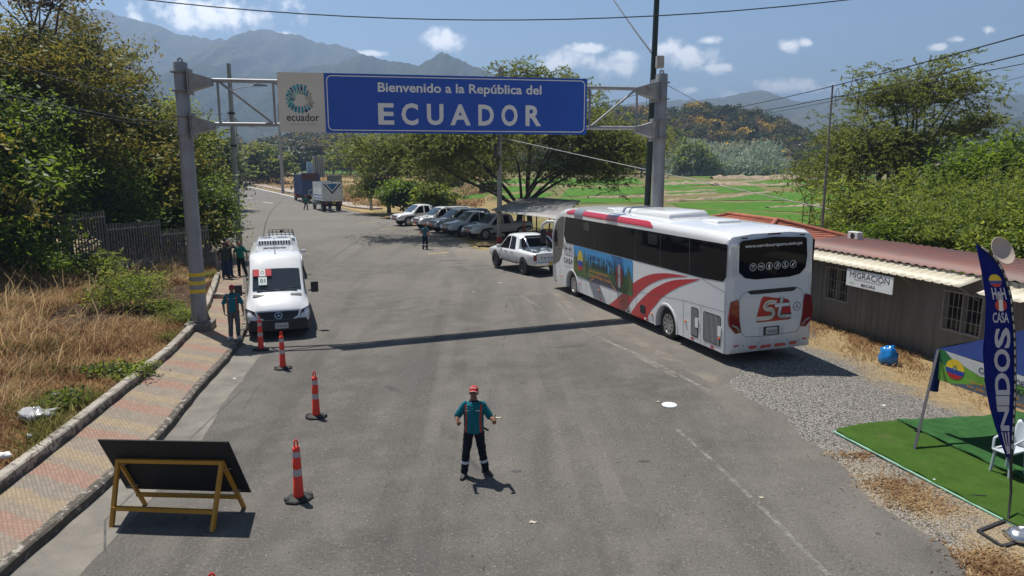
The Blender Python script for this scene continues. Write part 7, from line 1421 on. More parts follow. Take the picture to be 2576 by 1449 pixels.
def hand(mb, w_, d, up, side, thumb_up=False, fine=True, curl=.9):
    """fist or relaxed hand at wrist w_, pointing along d, back of hand normal up; side = +1 for a thumb on the +x side"""
    d = Vector(d).normalized(); n = (Vector(up) - d * Vector(up).dot(d)).normalized(); s_ = d.cross(n) * side
    c = Vector(w_) + d * .05; mb.ell(c, (.022, .022, .022)); 
    for k in range(5): p = Vector(w_) + d * (.02 + .016 * k); mb.tube([p - s_ * .034, p + s_ * .034], .0165, 8)
    for k in range(4):
        b = Vector(w_) + d * .088 + s_ * (.031 - .0205 * k); l1 = (.040, .045, .042, .034)[k]; r_ = .0092 if fine else .0105; a = b; ang = 0
        pts = [a]
        for j in range(3): ang += curl; a = a + (d * math.cos(ang) - n * math.sin(ang)) * l1 * (1, .75, .6)[j]; pts.append(a)
        mb.tube(pts, [r_, r_, r_ * .95, r_ * .8], 8); [mb.ell(p, (r_, r_, r_), 8) for p in pts]
    b = Vector(w_) + d * .03 + s_ * .034; td = (s_ * .9 + d * .5) if not thumb_up else (s_ * 1.0 + d * .15)
    td.normalize(); pts = [b, b + td * .034, b + td * .062 + (d * .01 if not thumb_up else Vector()), b + td * .085 + (d * .014 if not thumb_up else Vector())]; mb.tube(pts, [.013, .012, .011, .009], 8); [mb.ell(p, (.0105,) * 3, 8) for p in pts[1:]]
def person(label, loc, rz, h=1.66, arms=None, legs=None, shirt=None, trousers=None, shoes=None, cap=True, sleeves=.5, bands=False, hero=False, lean=0, hands=None, group=None, belly=1.0, sleevemat=None, hair=True, headyaw=0, tilt=8):
    """arms / legs: for sides -1 (viewer's left) and +1: (elbow, wrist) and (knee, ankle, toe direction)"""
    vox = .0075 if hero else .012; k = h / 1.70; A = arms; mb = MB()
    sh = {s_: Vector((.168 * s_, .0, 1.385)) for s_ in (-1, 1)}
    ringloft(mb, [(0, 0, .88, .15, .11), (0, 0, .98, .155, .115 * belly), (0, -.005, 1.08, .155, .12 * belly), (0, -.005, 1.22, .168, .118), (0, 0, 1.32, .158, .10), (0, .0, 1.385, .115, .075), (0, .005, 1.43, .065, .060)])
    mb.tube([(0, .01, 1.42), (0, .0, 1.54)], [.062, .057], 12)
    H = Vector((0, -.012, 1.602)); h0 = len(mb.v); mb.ell(H + Vector((0, .012, .018)), (.075, .096, .100), 18); mb.ell(H + Vector((0, -.030, -.045)), (.056, .062, .066), 14); mb.ell(H + Vector((0, -.066, -.086)), (.026, .022, .020), 10)
    mb.tube([H + Vector((0, -.088, .022)), H + Vector((0, -.108, -.022))], [.010, .016], 8); mb.ell(H + Vector((0, -.106, -.024)), (.019, .014, .012), 8); mb.ell(H + Vector((0, -.086, .032)), (.052, .014, .011), 10); mb.ell(H + Vector((0, -.090, -.055)), (.026, .010, .008), 8)
    for s_ in (-1, 1): mb.ell(H + Vector((.078 * s_, .012, -.008)), (.013, .022, .034), 10)
    TH = Matrix.Translation((0, 0, 1.52)) @ Matrix.Rotation(R(-tilt), 4, 'X') @ Matrix.Rotation(R(headyaw), 4, 'Z') @ Matrix.Translation((0, 0, -1.52)); mb.v[h0:] = [tuple(TH @ Vector(q)) for q in mb.v[h0:]]
    for s_ in (-1, 1):
        e, w_ = Vector(A[s_][0]), Vector(A[s_][1]); limb(mb, [sh[s_], sh[s_].lerp(e, .5), e, e.lerp(w_, .35), w_], [.040, .042, .039, .039, .028])
        hd = hands[s_] if hands else {}; hand(mb, w_, hd.get('d', w_ - e), hd.get('up', (s_, 0, 0)), hd.get('side', -s_), hd.get('thumb', False), hero, hd.get('curl', .55))
        kn, an = Vector(legs[s_][0]), Vector(legs[s_][1]); limb(mb, [(.085 * s_, 0, .90), kn, an], [.078, .05, .038])
    b = fused(mb, 'person', M_skin, None, vox, 2 if hero else 2); b.location = loc; b.rotation_euler = (0, 0, rz); b.scale = (k,) * 3; tag(b, label, 'person', group)
    mb = MB(); [mb.ell(H + Vector((.029 * s_, -.087, .012)), (.011, .008, .0065), 8) for s_ in (-1, 1)]; tilt_(mb.build('eye', M_eye, b, smooth=60), TH)
    if hair: mb = MB(); mb.ell(H + Vector((0, .022, .028)), (.082, .094, .098), 18); o = mb.build('hair', M_hair, b, smooth=60); [setattr(v, 'co', Vector((v.co.x, max(v.co.y, H.y - .052 + (.03 if v.co.z < H.z + .02 else 0)), max(v.co.z, H.z - .035 + (0 if v.co.y > H.y + .03 else .045))))) for v in o.data.vertices]; tilt_(o, TH)
    # shirt
    mb = MB(); ringloft(mb, [(0, 0, .875, .178, .140 * belly), (0, -.005, .93, .182, .146 * belly), (0, -.012, 1.05, .180, .148 * belly), (0, -.008, 1.18, .186, .142), (0, -.002, 1.31, .188, .130), (0, 0, 1.385, .160, .108), (0, .002, 1.425, .112, .088), (0, .004, 1.452, .078, .074), (0, .004, 1.475, .068, .068)], 20)
    for s_ in (-1, 1):
        e, w_ = Vector(A[s_][0]), Vector(A[s_][1]); q = sh[s_].lerp(e, min(1, sleeves * 1.7)); limb(mb, [sh[s_] + Vector((-.01 * s_, 0, .005)), sh[s_].lerp(q, .5), q], [.060, .064, .068])
    shm = fused(mb, 'shirt', shirt, b, .0125 if not hero else .008, 2, .011)
    if sleevemat:
        mb = MB()
        for s_ in (-1, 1): e, w_ = Vector(A[s_][0]), Vector(A[s_][1]); limb(mb, [sh[s_].lerp(e, .75), e, e.lerp(w_, .9)], [.054, .050, .038])
        fused(mb, 'sleeves', sleevemat, b, .0125, 2)
    if hero or belly != 1.0:
        mb = MB(); fr = Fr((0, -.152, 1.30), (1, 0, 0), (0, .10, 1)); mb.text('H•H', (-.135, .0, -.07, .028), fr, .0, 0, .02); mb.text('CASA', (.05, .005, .13, .03), fr, .0, 0, .02); mb.build('chest_lettering', M_wh, b)
    mb = MB(); ringloft(mb, [(0, 0, .84, .165, .125), (0, 0, .94, .166, .130 * belly), (0, 0, .97, .16, .122)], 18)
    for s_ in (-1, 1):
        kn, an = Vector(legs[s_][0]), Vector(legs[s_][1]); limb(mb, [(.088 * s_, 0, .90), Vector((.088 * s_, 0, .90)).lerp(kn, .5), kn, kn.lerp(an, .5), an + Vector((0, 0, .01))], [.098, .090, .076, .072, .066])
    fused(mb, 'trousers', trousers, b, .0125 if not hero else .008, 2, .012)
    for s_ in (-1, 1):
        kn, an, td = Vector(legs[s_][0]), Vector(legs[s_][1]), Vector(legs[s_][2]).normalized(); mb = MB(); g0 = Vector((an.x, an.y, an.z - .055)); sd = Vector((-td.y, td.x, 0))
        mb.loft([[g0 + td * x + sd * w_ * c_ + gu * zz for c_, zz in ((-1, -.03), (1, -.03), (1, .0), (.75, h_), (-.75, h_), (-1, .0))] for x, w_, h_ in ((-.085, .030, .06), (-.06, .040, .085), (.0, .043, .085), (.06, .046, .05), (.13, .047, .03), (.175, .036, .015), (.19, .02, .005))]); mb.build('shoe', shoes, b, smooth=50, bevel=.006)
        if bands: d = (an - kn).normalized(); p = kn.lerp(an, .42); mb = MB(); mb.tube([p, p + d * .055], [.0795, .0785], 16, cap=False); mb.build('reflective_band', M_band, b, smooth=60)
    if cap:
        mb = MB(); C0 = H + Vector((0, .006, .040)); rows = []
        for i in range(7): a = i / 6 * math.pi / 2; rows.append([C0 + Vector((.087 * math.cos(a) * math.cos(t_), .106 * math.cos(a) * math.sin(t_), .088 * math.sin(a))) for t_ in np.linspace(0, 2 * math.pi, 21)])
        mb.grid(rows); mb.ell(C0 + Vector((0, 0, .09)), (.008, .008, .006), 8)
        br_ = [[C0 + Vector((.082 * math.sin(t_) * (1 + .0 * q), -.098 * math.cos(t_) - q * .060 * max(0, math.cos(t_)) ** .6, -.004 - q * .022 - .012 * abs(math.sin(t_)) + (.004 if e else 0))) for t_ in np.linspace(-1.35, 1.35, 13)] for e in (0, 1) for q in ((0, .5, 1) if e == 0 else (1, .5, 0))]
        mb.grid(br_); cp = tilt_(mb.build('cap', M_cap, b, smooth=50), TH)
        if hero: mb = MB(); [mb.text(w_, q, Fr(C0 + Vector((0, -.108, .03)), (1, 0, 0), (0, .35, 1)), .003, 0, .03) for w_, q in (('H•H', (-.05, .0, -.012, .022)), ('CASA', (.008, .0, .052, .018)))]; tilt_(mb.build('lettering', M_wh, cp), TH); mb = MB(); mb.tube([br_[2][i] + Vector((0, -.001, 0)) for i in range(13)], .0035, 5); tilt_(mb.build('brim_piping', M_wh, cp), TH)
    return b
LEG0 = {-1: ((-.105, -.01, .48), (-.12, .02, .085), (-.25, -1, 0)), 1: ((.105, -.01, .48), (.12, .02, .085), (.25, -1, 0))}
fm_ = (G(1165, 1208) + G(1221, 1193)) / 2
hero = person('person in teal shirt and red cap giving two thumbs up in mid road', fm_ + Vector((0, .05, 0)), R(-3), 1.61,
    arms={-1: ((-.305, -.03, 1.145), (-.262, -.26, 1.145)), 1: ((.305, -.03, 1.145), (.40, -.24, 1.175))},
    legs={-1: ((-.145, -.03, .49), (-.185, -.02, .085), (-.15, -1, 0)), 1: ((.135, .03, .49), (.20, .10, .085), (.85, -.75, 0))},
    shirt=M_teal, trousers=M_navyt, shoes=M_boot, sleeves=.50, bands=True, hero=True, belly=1.12, tilt=20,
    hands={-1: dict(d=(.1, -1, -.05), up=(-1, 0, 0), side=-1, thumb=True, curl=1.35), 1: dict(d=(.2, -1, .0), up=(1, 0, 0), side=1, thumb=True, curl=1.35)})
mb = MB(); mb.bar((.15, .0, .95), (.27, -.05, .91), .035, .03); mb.build('belt_pouch', M_boot, hero, bevel=.008)
person('person in teal shirt and grey trousers standing on the kerb by the white van', (G(582, 868) + G(604, 860)) / 2 + Vector((-.03, .05, .0)) * 1 + Vector((0, 0, .15)), R(12), 1.66,
    arms={-1: ((-.285, .02, 1.13), (-.25, -.10, .90)), 1: ((.275, .02, 1.12), (.30, -.04, .86))}, legs={-1: ((-.10, -.02, .48), (-.12, .02, .085), (-.4, -1, 0)), 1: ((.11, .0, .48), (.10, .06, .085), (.7, -.9, 0))},
    shirt=M_teal, trousers=M_greyt, shoes=M_shoe, sleeves=.52, belly=1.05)
wk_ = {-1: ((-.10, -.06, .49), (-.11, .02, .085), (0, -1, 0)), 1: ((.10, .02, .48), (.11, .16, .11), (0, -1, -.1))}
person('person in teal shirt with red sleeves walking away toward the parked pickups', G(1070, 627), R(172), 1.64,
    arms={-1: ((-.29, .06, 1.16), (-.24, -.16, 1.02)), 1: ((.29, .06, 1.16), (.24, -.14, 1.06))}, legs=wk_, shirt=M_teal, trousers=M_navyt, shoes=M_boot, sleeves=.4, bands=True, sleevemat=M_reds)
person('person in green shirt and red cap walking beside the white stake truck', G(770, 527.5), R(168), 1.66,
    arms={-1: ((-.30, .03, 1.16), (-.28, -.18, 1.05)), 1: ((.30, .03, 1.16), (.30, -.18, 1.0))}, legs={-1: ((-.10, -.14, .50), (-.11, -.14, .085), (0, -1, 0)), 1: ((.10, .04, .48), (.11, .30, .12), (0, -1, -.1))}, shirt=M_green, trousers=M_blackt, shoes=M_boot, sleeves=.5)
zs_ = .14
q1 = G(602, 703); q1.z = zs_; person('person in green shirt and black trousers standing beside the lamp post', q1 + Vector((0, .3, 0)), R(8), 1.68,
    arms={-1: ((-.29, .02, 1.14), (-.22, -.12, .93)), 1: ((.30, .02, 1.14), (.33, -.04, .90))}, legs={-1: ((-.09, -.02, .48), (-.09, .02, .085), (-.2, -1, 0)), 1: ((.15, -.06, .48), (.26, -.06, .085), (.5, -1, 0))}, shirt=M_green, trousers=M_blackt, shoes=M_boot, cap=False, sleeves=.5)
q2 = G(566, 709); q2.z = zs_; person('person in olive shirt and jeans seen from behind raising one arm', q2 + Vector((0, .2, 0)), R(195), 1.72,
    arms={-1: ((-.27, -.16, 1.42), (-.13, -.19, 1.60)), 1: ((.29, .02, 1.14), (.27, -.05, .90))}, legs=LEG0, shirt=M_olive, trousers=M_jean, shoes=M_boot, cap=False, sleeves=.55, belly=1.2)
person('person in dark clothes drinking, almost hidden behind the olive shirt', q2 + Vector((-.12, .85, 0)), R(30), 1.74,
    arms={-1: ((-.28, -.1, 1.20), (-.20, -.22, 1.12)), 1: ((.30, -.16, 1.38), (.15, -.20, 1.56))}, legs=LEG0, shirt=M_olive, trousers=M_jean, shoes=M_boot, cap=False, sleeves=.5)
# ---------------------------------------------------------------- props
M_or = mat('fluorescent_orange', (.85, .045, .02), .45, var=.05); M_rub = mat('black_rubber', (.015, .015, .015), .7, var=.3, vs=8); M_sil = mat('silver_reflective', (.46, .42, .42), .35, var=.1, vs=12)
def delineator(label, loc, rz):
    c = thing('delineator_post', label, 'traffic post', loc, rz, 'orange delineator posts along the lane')
    mb = MB(); oc = lambda r_, z: [(r_ * math.cos(R(22.5 + 45 * k)) * 1.0, r_ * .82 * math.sin(R(22.5 + 45 * k)), z) for k in range(8)]; mb.loft([oc(.245, 0), oc(.245, .035), oc(.215, .055), oc(.10, .075)]); [mb.box((sg * .19, 0, .06), (.07, .10, .03)) for sg in (1, -1)]; mb.build('base', M_rub, c, bevel=.006)
    mb = MB(); mb.lathe([(.088, .06), (.084, .10), (.074, .42), (.070, .425), (.070, .56), (.071, .565), (.064, .74), (.060, .745), (.060, .86), (.062, .87), (.060, .90), (.045, .92), (.030, .925)], 20); po = mb.build('post', M_or, c, smooth=40)
    mb = MB(); mb.lathe([(.0745, .435), (.0715, .55)], 20); mb.lathe([(.0635, .755), (.0605, .85)], 20)
    a = MB(); a.lathe([(.0752, .435), (.0724, .55)], 20); a.build('reflective_band', M_sil, c, smooth=60); a = MB(); a.lathe([(.0642, .755), (.0622, .85)], 20); a.build('reflective_band', M_sil, c, smooth=60)
    mb = MB(); mb.tube([(-.022, 0, .915), (-.026, 0, .97), (-.022, 0, 1.02), (0, 0, 1.04), (.022, 0, 1.02), (.026, 0, .97), (.022, 0, .915)], .014, 8); mb.build('handle', M_or, c, smooth=50); return c
d0 = delineator('orange delineator post nearest the front wheel of the white van', G(657, 881), .3)
for (px, py), lab, rz in (((712, 928), 'orange delineator post second from the van, on the gantry shadow', .2), ((796, 1050), 'orange delineator post third from the van, alone on open asphalt', -.1), ((752, 1257), 'orange delineator post right of the black A frame board', .5), ((549, 1655), 'orange delineator post of which only the handle shows at the bottom edge', .2)):
    clone(d0, lab, G(px, py), rz)
# A-frame board seen from behind
fL, fR_, kL, kR = G(281, 1326), G(534, 1338), G(366, 1270), G(614, 1277); aL = D(297, 1157, (fL.y + kL.y) / 2 - .05); aR = D(558, 1162, (fR_.y + kR.y) / 2 - .05); M_afr = mat('amber_frame_paint', (.46, .215, .012), .5, var=.12, vs=4, grime=.2)
bdl = thing('board_stand', 'black board on a yellow A frame stand seen from behind on the road', 'sign board', (fL + kR) / 2); o0 = bdl.location.copy()
mb = MB(); U_ = lambda p: Vector(p) - o0
for a, b in ((fL, aL), (fR_, aR)): m_ = MB(); m_.bar(U_(a), U_(b), .06, .06); m_.build('leg', M_afr, bdl, bevel=.004)
for a, b in ((kL, aL), (kR, aR)): m_ = MB(); m_.bar(U_(a), U_(b) + gu * .0, .06, .05); m_.build('leg', M_afr, bdl, bevel=.004)
for a, b in ((aL, aR), (fL.lerp(aL, .29), fR_.lerp(aR, .29)), (kL.lerp(aL, .26), kR.lerp(aR, .26))): m_ = MB(); m_.bar(U_(a) - gu * .01 - Vector((.03, 0, 0)), U_(b) - gu * .01 + Vector((.03, 0, 0)), .058, .062); m_.build('crossbar', M_afr, bdl, bevel=.004)
n_ = ((kR - kL).cross(aL - kL)).normalized(); n_ = n_ if n_.y > 0 else -n_
def onp(px, py, off): d = Vector(ray(px, py)); o = Vector((0, 0, CAM_H)); t_ = ((kL + n_ * off - o).dot(n_)) / d.dot(n_); return o + d * t_
mb = MB(); pc = [onp(px, py, .045) for px, py in ((318, 1229), (631, 1239), (574, 1112), (440, 1110), (245, 1106.5))]; mb.add([U_(p) for p in pc] + [U_(p + n_ * .02) for p in pc], [(4, 3, 2, 1, 0), (5, 6, 7, 8, 9)] + [(i, (i + 1) % 5, 5 + (i + 1) % 5, 5 + i) for i in range(5)]); mb.build('board', mat('black_board', (.010, .010, .0105), .75, var=.3, vs=2), bdl)
mb = MB()
for p in (kL.lerp(aL, .45), kL.lerp(aL, .9), kR.lerp(aR, .4), kR.lerp(aR, .85)): mb.bar(U_(p) + Vector((-.10, -.03, -.02)), U_(p) + Vector((.10, -.03, .02)), .008, .008)
mb.build('wire_tie', mat('tie_wire', (.35, .34, .32), .5), bdl)
# turf carpet
A0, B0, C0_ = G(2097, 1089), G(2520, 1311), G(2428, 1046); da = (B0 - A0).normalized(); db = Vector((-da.y, da.x, 0)); db = db if db.x > 0 else -db
t = NT('turf'); n2 = t.noise(3, 5, .6); c = t.mix(t.rng(n2, .35, .65), (.040, .095, .012), (.058, .125, .016)); c = t.mix(t.math('MULTIPLY', t.rng(t.noise(60, 2), .55, .7), .5), c, (.12, .20, .04)); c = t.mix(t.math('MULTIPLY', t.rng(t.noise(1.3, 7, .75), .55, .75), .55), c, (.16, .15, .07)); t.bsdf(c, .9, spec=.15, nrm=t.bump(t.noise(110, 2), .9, .02)); M_turf = t.m
t = NT('curly_turf'); n2 = t.noise(5, 6, .7); c = t.mix(t.rng(n2, .35, .65), (.030, .115, .030), (.065, .20, .055)); c = t.mix(t.math('MULTIPLY', t.rng(t.noise(40, 3, .7), .5, .7), .6), c, (.02, .06, .015)); t.bsdf(c, .9, spec=.2, nrm=t.bump(t.noise(45, 4, .7), 1, .05)); M_turf2 = t.m
def turf(name, p, u, v, z1, m, seed):
    mb = MB(); nu, nv = 60, 24; rows = []
    for j in range(nv + 1):
        row = []
        for i in range(nu + 1):
            q = p + u * (i / nu) + v * (j / nv); e = .02 * math.sin(i * 1.1 + seed) * (j in (0, nv)) + .02 * math.sin(j * 1.7 + seed) * (i in (0, nu)); q = q + v.normalized() * (e if j in (0, nv) else 0) + u.normalized() * (e if i in (0, nu) else 0)
            row.append((q.x, q.y, gz(q.x, q.y) + z1 + .010 * math.sin(q.x * 3.1 + q.y * 1.3 + seed) + .007 * math.sin(q.y * 7 - q.x * 4)))
        rows.append(row)
    mb.grid(rows); o = mb.build(name, m, smooth=180); mm = o.modifiers.new('thick', 'SOLIDIFY'); mm.thickness = .025; mm.offset = -1; return o
def slab(name, pts, z0, z1, m, **k): mb = MB(); n = len(pts); mb.add([Vector((p.x, p.y, z0)) for p in pts] + [Vector((p.x, p.y, z1)) for p in pts], [tuple(range(n))[::-1], tuple(range(n, 2 * n))] + [(i, (i + 1) % n, n + (i + 1) % n, n + i) for i in range(n)]); return mb.build(name, m, **k)
tag(turf('turf_carpet', A0, da * 6.5, db * 1.65, .078, M_turf, 1), 'smooth dark green turf carpet strip along the gravel', 'turf carpet')
tag(turf('turf_carpet', A0 + db * 1.70, da * 6.5, db * 3.4, .080, M_turf2, 4), 'curly brighter green turf carpet under the tent', 'turf carpet')
mb = MB(); mb.loft([[q + gu * (gz(q.x, q.y) - q.z + z_) for q, z_ in ((p - db * .035, .03), (p - db * .035, .052), (p - db * .004, .052), (p - db * .004, .03))] for p in [A0 + da * (6.5 * i / 30) for i in range(31)]]); tag(mb.build('edge_strip', mat('mint_edge', (.30, .55, .42), .6)), 'thin mint green edging strip of the turf carpet', 'edging')
mb = MB(); sp_ = G(2455, 1249, .06); mb.tube([sp_ + Vector((-.13, .02, .012)), sp_ + Vector((0, 0, .02)), sp_ + Vector((.15, -.015, .012))], .014, 6); tag(mb.build('strap', M_rub), 'short black strap lying on the smooth turf carpet', 'strap')
mb = MB(); sp_ = G(2350, 1207, .06); mb.ell(sp_ + gu * .01, (.025, .015, .008), 8); tag(mb.build('paper_scrap', M_wh), 'tiny white scrap on the smooth turf carpet', 'litter')
# tent
ct0 = D(2361, 876, 13.35); tn = thing('canopy_tent', 'navy blue canopy tent with a green printed banner valance', 'tent', (ct0.x, ct0.y, 0)); TZ = ct0.z; M_tent = mat('navy_canvas', (.006, .018, .085), .8, var=.15, vs=2, bump=.3, bs=5, spec=.12)
cor = [Vector((0, 0, TZ)), da * 3.0 + gu * TZ, da * 3.0 + db * 3.0 + gu * TZ, db * 3.0 + gu * TZ]; pk = (da + db) * 1.5 + gu * (TZ + .85)
mb = MB()
for i in range(4):
    a, b = cor[i], cor[(i + 1) % 4]; rows = []
    for j in range(9): f_ = j / 8; rows.append([a.lerp(b, q).lerp(pk, f_) - gu * (.05 * math.sin(math.pi * q) * math.sin(math.pi * f_) * 1.5 + .012 * math.sin(q * 17 + j)) for q in np.linspace(0, 1, 11)])
    mb.grid(rows)
mb.build('canopy', M_tent, tn, smooth=50)
for i, p in enumerate(cor):
    foot = Vector((p.x, p.y, 0)); 
    if i == 0: foot = G(2300, 1131, .07) - tn.location
    m_ = MB(); m_.bar(foot, p.lerp(foot, .02), .045, .045); m_.build('leg', mat('tent_leg', (.018, .02, .03), .6, 0), tn)
    if i == 0: m_ = MB(); m_.lathe([(.075, .0), (.08, .3), (.06, .75), (.035, .85)], 8, 0, Matrix.Translation(p.lerp(foot, 0) - gu * .86)); m_.build('leg_wrap', M_tent, tn); m_ = MB(); m_.bar(foot.lerp(p, .18) + Vector((-.08, 0, 0)), foot.lerp(p, .18) + Vector((.05, 0, -.03)), .04, .03); m_.build('leg_clamp', M_blk, tn)
m_ = MB(); [m_.bar(cor[i] - gu * .04, cor[(i + 1) % 4] - gu * .04, .03, .03) for i in range(4)]; m_.build('truss', mat('tent_leg', (.03, .034, .045)), tn)
tv = Fr(cor[0] - db * .012, da, gu); VH = .60; N_ = 30
def vrow(mb, pts, off, m): mb.flat(pts, tv, off, m)
pal_ = [mat('print_green', (.16, .38, .05), .35, var=.2, vs=3), mat('print_dark_green', (.03, .17, .06), .35, var=.2, vs=3), mat('print_white', (.58, .58, .58), .35), mat('print_road', (.12, .15, .19), .35, var=.15), M_red]
mb = MB(); mb.flat([(0, -VH), (3.0, -VH + .05), (3.0, 0), (0, 0)], tv, .012, 0); v_ = mb.build('banner_valance', pal_, tn)
mb = MB(); mb.flat([(0, 0), (.0, -.22), (.25, -.30), (.5, -.18), (.22, 0)], tv, .0135, 1); mb.flat([(.16, 0), (3, 0), (3, -.12), (1.5, -.18), (.9, -.26), (.6, -.18), (.3, -.10)], tv, .0138, 2); mb.flat([(.30, -VH + .003), (2.6, -VH + .04), (2.0, -.33), (1.1, -.36)], tv, .0142, 3); mb.flat([(2.2, -.5), (2.5, -.12), (2.75, -.2), (2.5, -.52)], tv, .0146, 4); mb.flat([(2.05, -.46), (2.3, -.12), (2.5, -.12), (2.2, -.5)], tv, .0148, 2); mb.build('print', pal_, v_)
balloon(.40, -.29, .19, .19, 'e', tv, .0165, v_, 'flag_roundel')
mb = MB(); mb.text('CAMINATA DEL', (.86, -.20, 1.75, -.09), tv, .018, 0, .015); mb.text('CENTENARIO', (.98, -.345, 1.70, -.235), tv, .018, 0, .03); mb.build('lettering', M_nav, v_)
mb = MB(); mb.text('por el nacimiento del', (.72, -.455, 1.62, -.375), tv, .018, 0, .02); mb.text('Ing. Julio Hidalgo Gonzalez', (.68, -.555, 1.78, -.475), tv, .018, 0, .02); mb.build('orange_lettering', M_org, v_)
mb = MB(); mb.flat([(0, -VH * .95), (3.0, -VH * .95), (3.0, 0), (0, 0)], Fr(cor[0], db, gu), .006); mb.build('side_valance', M_tent, tn)
# feather flag
FY = 10.15; ff_ = thing('feather_flag', 'tall navy feather flag reading VENIDOS on a black pole', 'flag', G(2535, 1318)); fo = ff_.location
lx = [(2455, 612), (2470, 690), (2480, 760), (2477, 830), (2472, 880), (2477, 960), (2488, 1020), (2505, 1080), (2525, 1135), (2541, 1172)]; rx_ = [(2457, 612), (2500, 645), (2527, 690), (2542, 750), (2550, 830), (2552, 900), (2552, 980), (2549, 1060), (2545, 1135), (2543, 1172)]
lf_ = lambda y: float(np.interp(y, [p[1] for p in lx], [p[0] for p in lx])); rf_ = lambda y: float(np.interp(y, [p[1] for p in rx_], [p[0] for p in rx_]))
def fpt(f_, py, off=0.): px = lf_(py) * (1 - f_) + rf_(py) * f_; return D(px, py, FY - off + .10 * math.sin(f_ * 2.6 + py * .006) * (1 - f_) + .10 * (1 - f_)) - fo
mb = MB(); PYS = np.linspace(613, 1171, 40); mb.grid([[fpt(f_, py) for f_ in np.linspace(0, 1, 9)] for py in PYS]); solid(mb.build('cloth', mat('flag_navy', (.006, .014, .17), .8, var=.12, vs=3, spec=.1), ff_, smooth=60), .004)
mb = MB(); pp = [fpt(1.02, py) for py in np.linspace(613, 1171, 26)] + [D(2543, 1240, FY) - fo, Vector((0, 0, .05))]; pp[0] = D(2453, 611, FY) - fo; mb.tube(pp, [.012] + [.020] * 25 + [.018, .018], 8); pol = mb.build('pole', M_blk, ff_, smooth=50)
mb = MB(); 
for k in range(0, 24): 
    y0, y1 = 622 + k * 21.5, 622 + k * 21.5 + 12; mb.tube([fpt(1.02, y0, .021), fpt(1.02, (y0 + y1) / 2, .021), fpt(1.02, y1, .021)], .010, 6)
mb.build('sleeve_stitching', mat('sleeve_white', (.5, .5, .5), .7), ff_, smooth=50)
def ftext(mb, s, y0, y1, f0, f1, rot=True, bold=.02):
    a, f, _ = text_geo(s, bold); 
    if rot: mb.add([fpt(f0 + q[1] * (f1 - f0) if False else f0 + (1 - q[1]) * 0 + (q[1]) * 0 + (f1 - f0) * (1 - q[1]), y1 - q[0] * (y1 - y0), .008) for q in a], f)
    else: mb.add([fpt(f0 + q[0] * (f1 - f0), y1 - q[1] * (y1 - y0), .008) for q in a], f)
mb = MB()
for k, ch in enumerate('SODINEV'): h_ = (52, 58, 56, 24, 62, 56, 58)[k]; y0 = 824 + sum((52, 58, 56, 24, 62, 56, 58)[:k]) + 2.0 * k; ftext(mb, ch, y0, y0 + h_, .36 - .015 * k, .88 - .02 * k, True, .03)
ftext(mb, 'HeH', 724, 754, .30, .85, False, .03); ftext(mb, 'CASA', 786, 812, .28, .86, False, .02); mb.build('lettering', mat('flag_white', (.52, .52, .60), .7), ff_, fix=False)
def fdisc(mb, cy, r_, bands, f_=.56):
    for (t0, t1, m, vert) in bands:
        rows = [[], []]
        for q in np.linspace(t0, t1, 9):
            w_ = math.sqrt(max(0, 1 - q * q)); span_ = rf_(cy) - lf_(cy)
            for s_ in (0, 1):
                dx, dy = ((q, -w_ if s_ == 0 else w_) if vert else (-w_ if s_ == 0 else w_, -q)); rows[s_].append(fpt(f_ + dx * r_ / span_, cy + dy * r_, .008 + .001 * m))
        mb.grid(rows, m)
mb = MB(); fdisc(mb, 706, 16, [(0, .98, 0, False), (-.5, 0, 1, False), (-.98, -.5, 2, False)], .54); mb.build('flag_roundel', [M_fy, M_fb, M_fr, M_wh], ff_, fix=False); mb = MB(); fdisc(mb, 768, 15, [(-.98, -.36, 2, True), (-.36, .36, 3, True), (.36, .98, 2, True)], .60); mb.build('flag_roundel', [M_fy, M_fb, M_fr, M_wh], ff_, fix=False)
mb = MB(); b1, b2_, b3_, b4_ = [G(px, py, .03) - fo for px, py in ((2461, 1338), (2528, 1311), (2610, 1352), (2520, 1376))]
[mb.bar(a, b, .05, .05) for a, b in ((b1, b2_), (b2_, b3_), (b3_, b4_), (b4_, b1), ((b1 + b4_) / 2 + (b2_ - b1) * .62, (b2_ + b3_) / 2 * 1.0))]; mb.build('base_frame', M_blk, ff_)
mb = MB(); rb = random.Random(5); sb = G(2574, 1362, .0); M_foil = mat('silver_foil', (.6, .6, .6), .22, .9, var=.1)
def crumple(name, label, c, r, m, cat, seed, amp=.25):
    rg_ = np.random.default_rng(seed); mb = MB(); mb.ell((0, 0, 0), (1, 1, 1), 16); o = mb.build(name, m, smooth=25)
    for v in o.data.vertices:
        d = Vector(v.co); k_ = 1 + amp * math.sin(d.x * 5 + seed) * math.sin(d.y * 6 + 1) + amp * .8 * math.sin(d.z * 9 + d.x * 7) + rg_.normal() * amp * .35; v.co = Vector((d.x * r[0] * k_, d.y * r[1] * k_, max(d.z * r[2] * k_, -r[2] * .7)))
    o.location = Vector(c) + gu * r[2] * .7; return tag(o, label, cat)
crumple('silver_bag', 'shiny silver weight bag on the flag base at the right edge', sb, (.26, .2, .12), M_foil, 'bag', 3, .12)
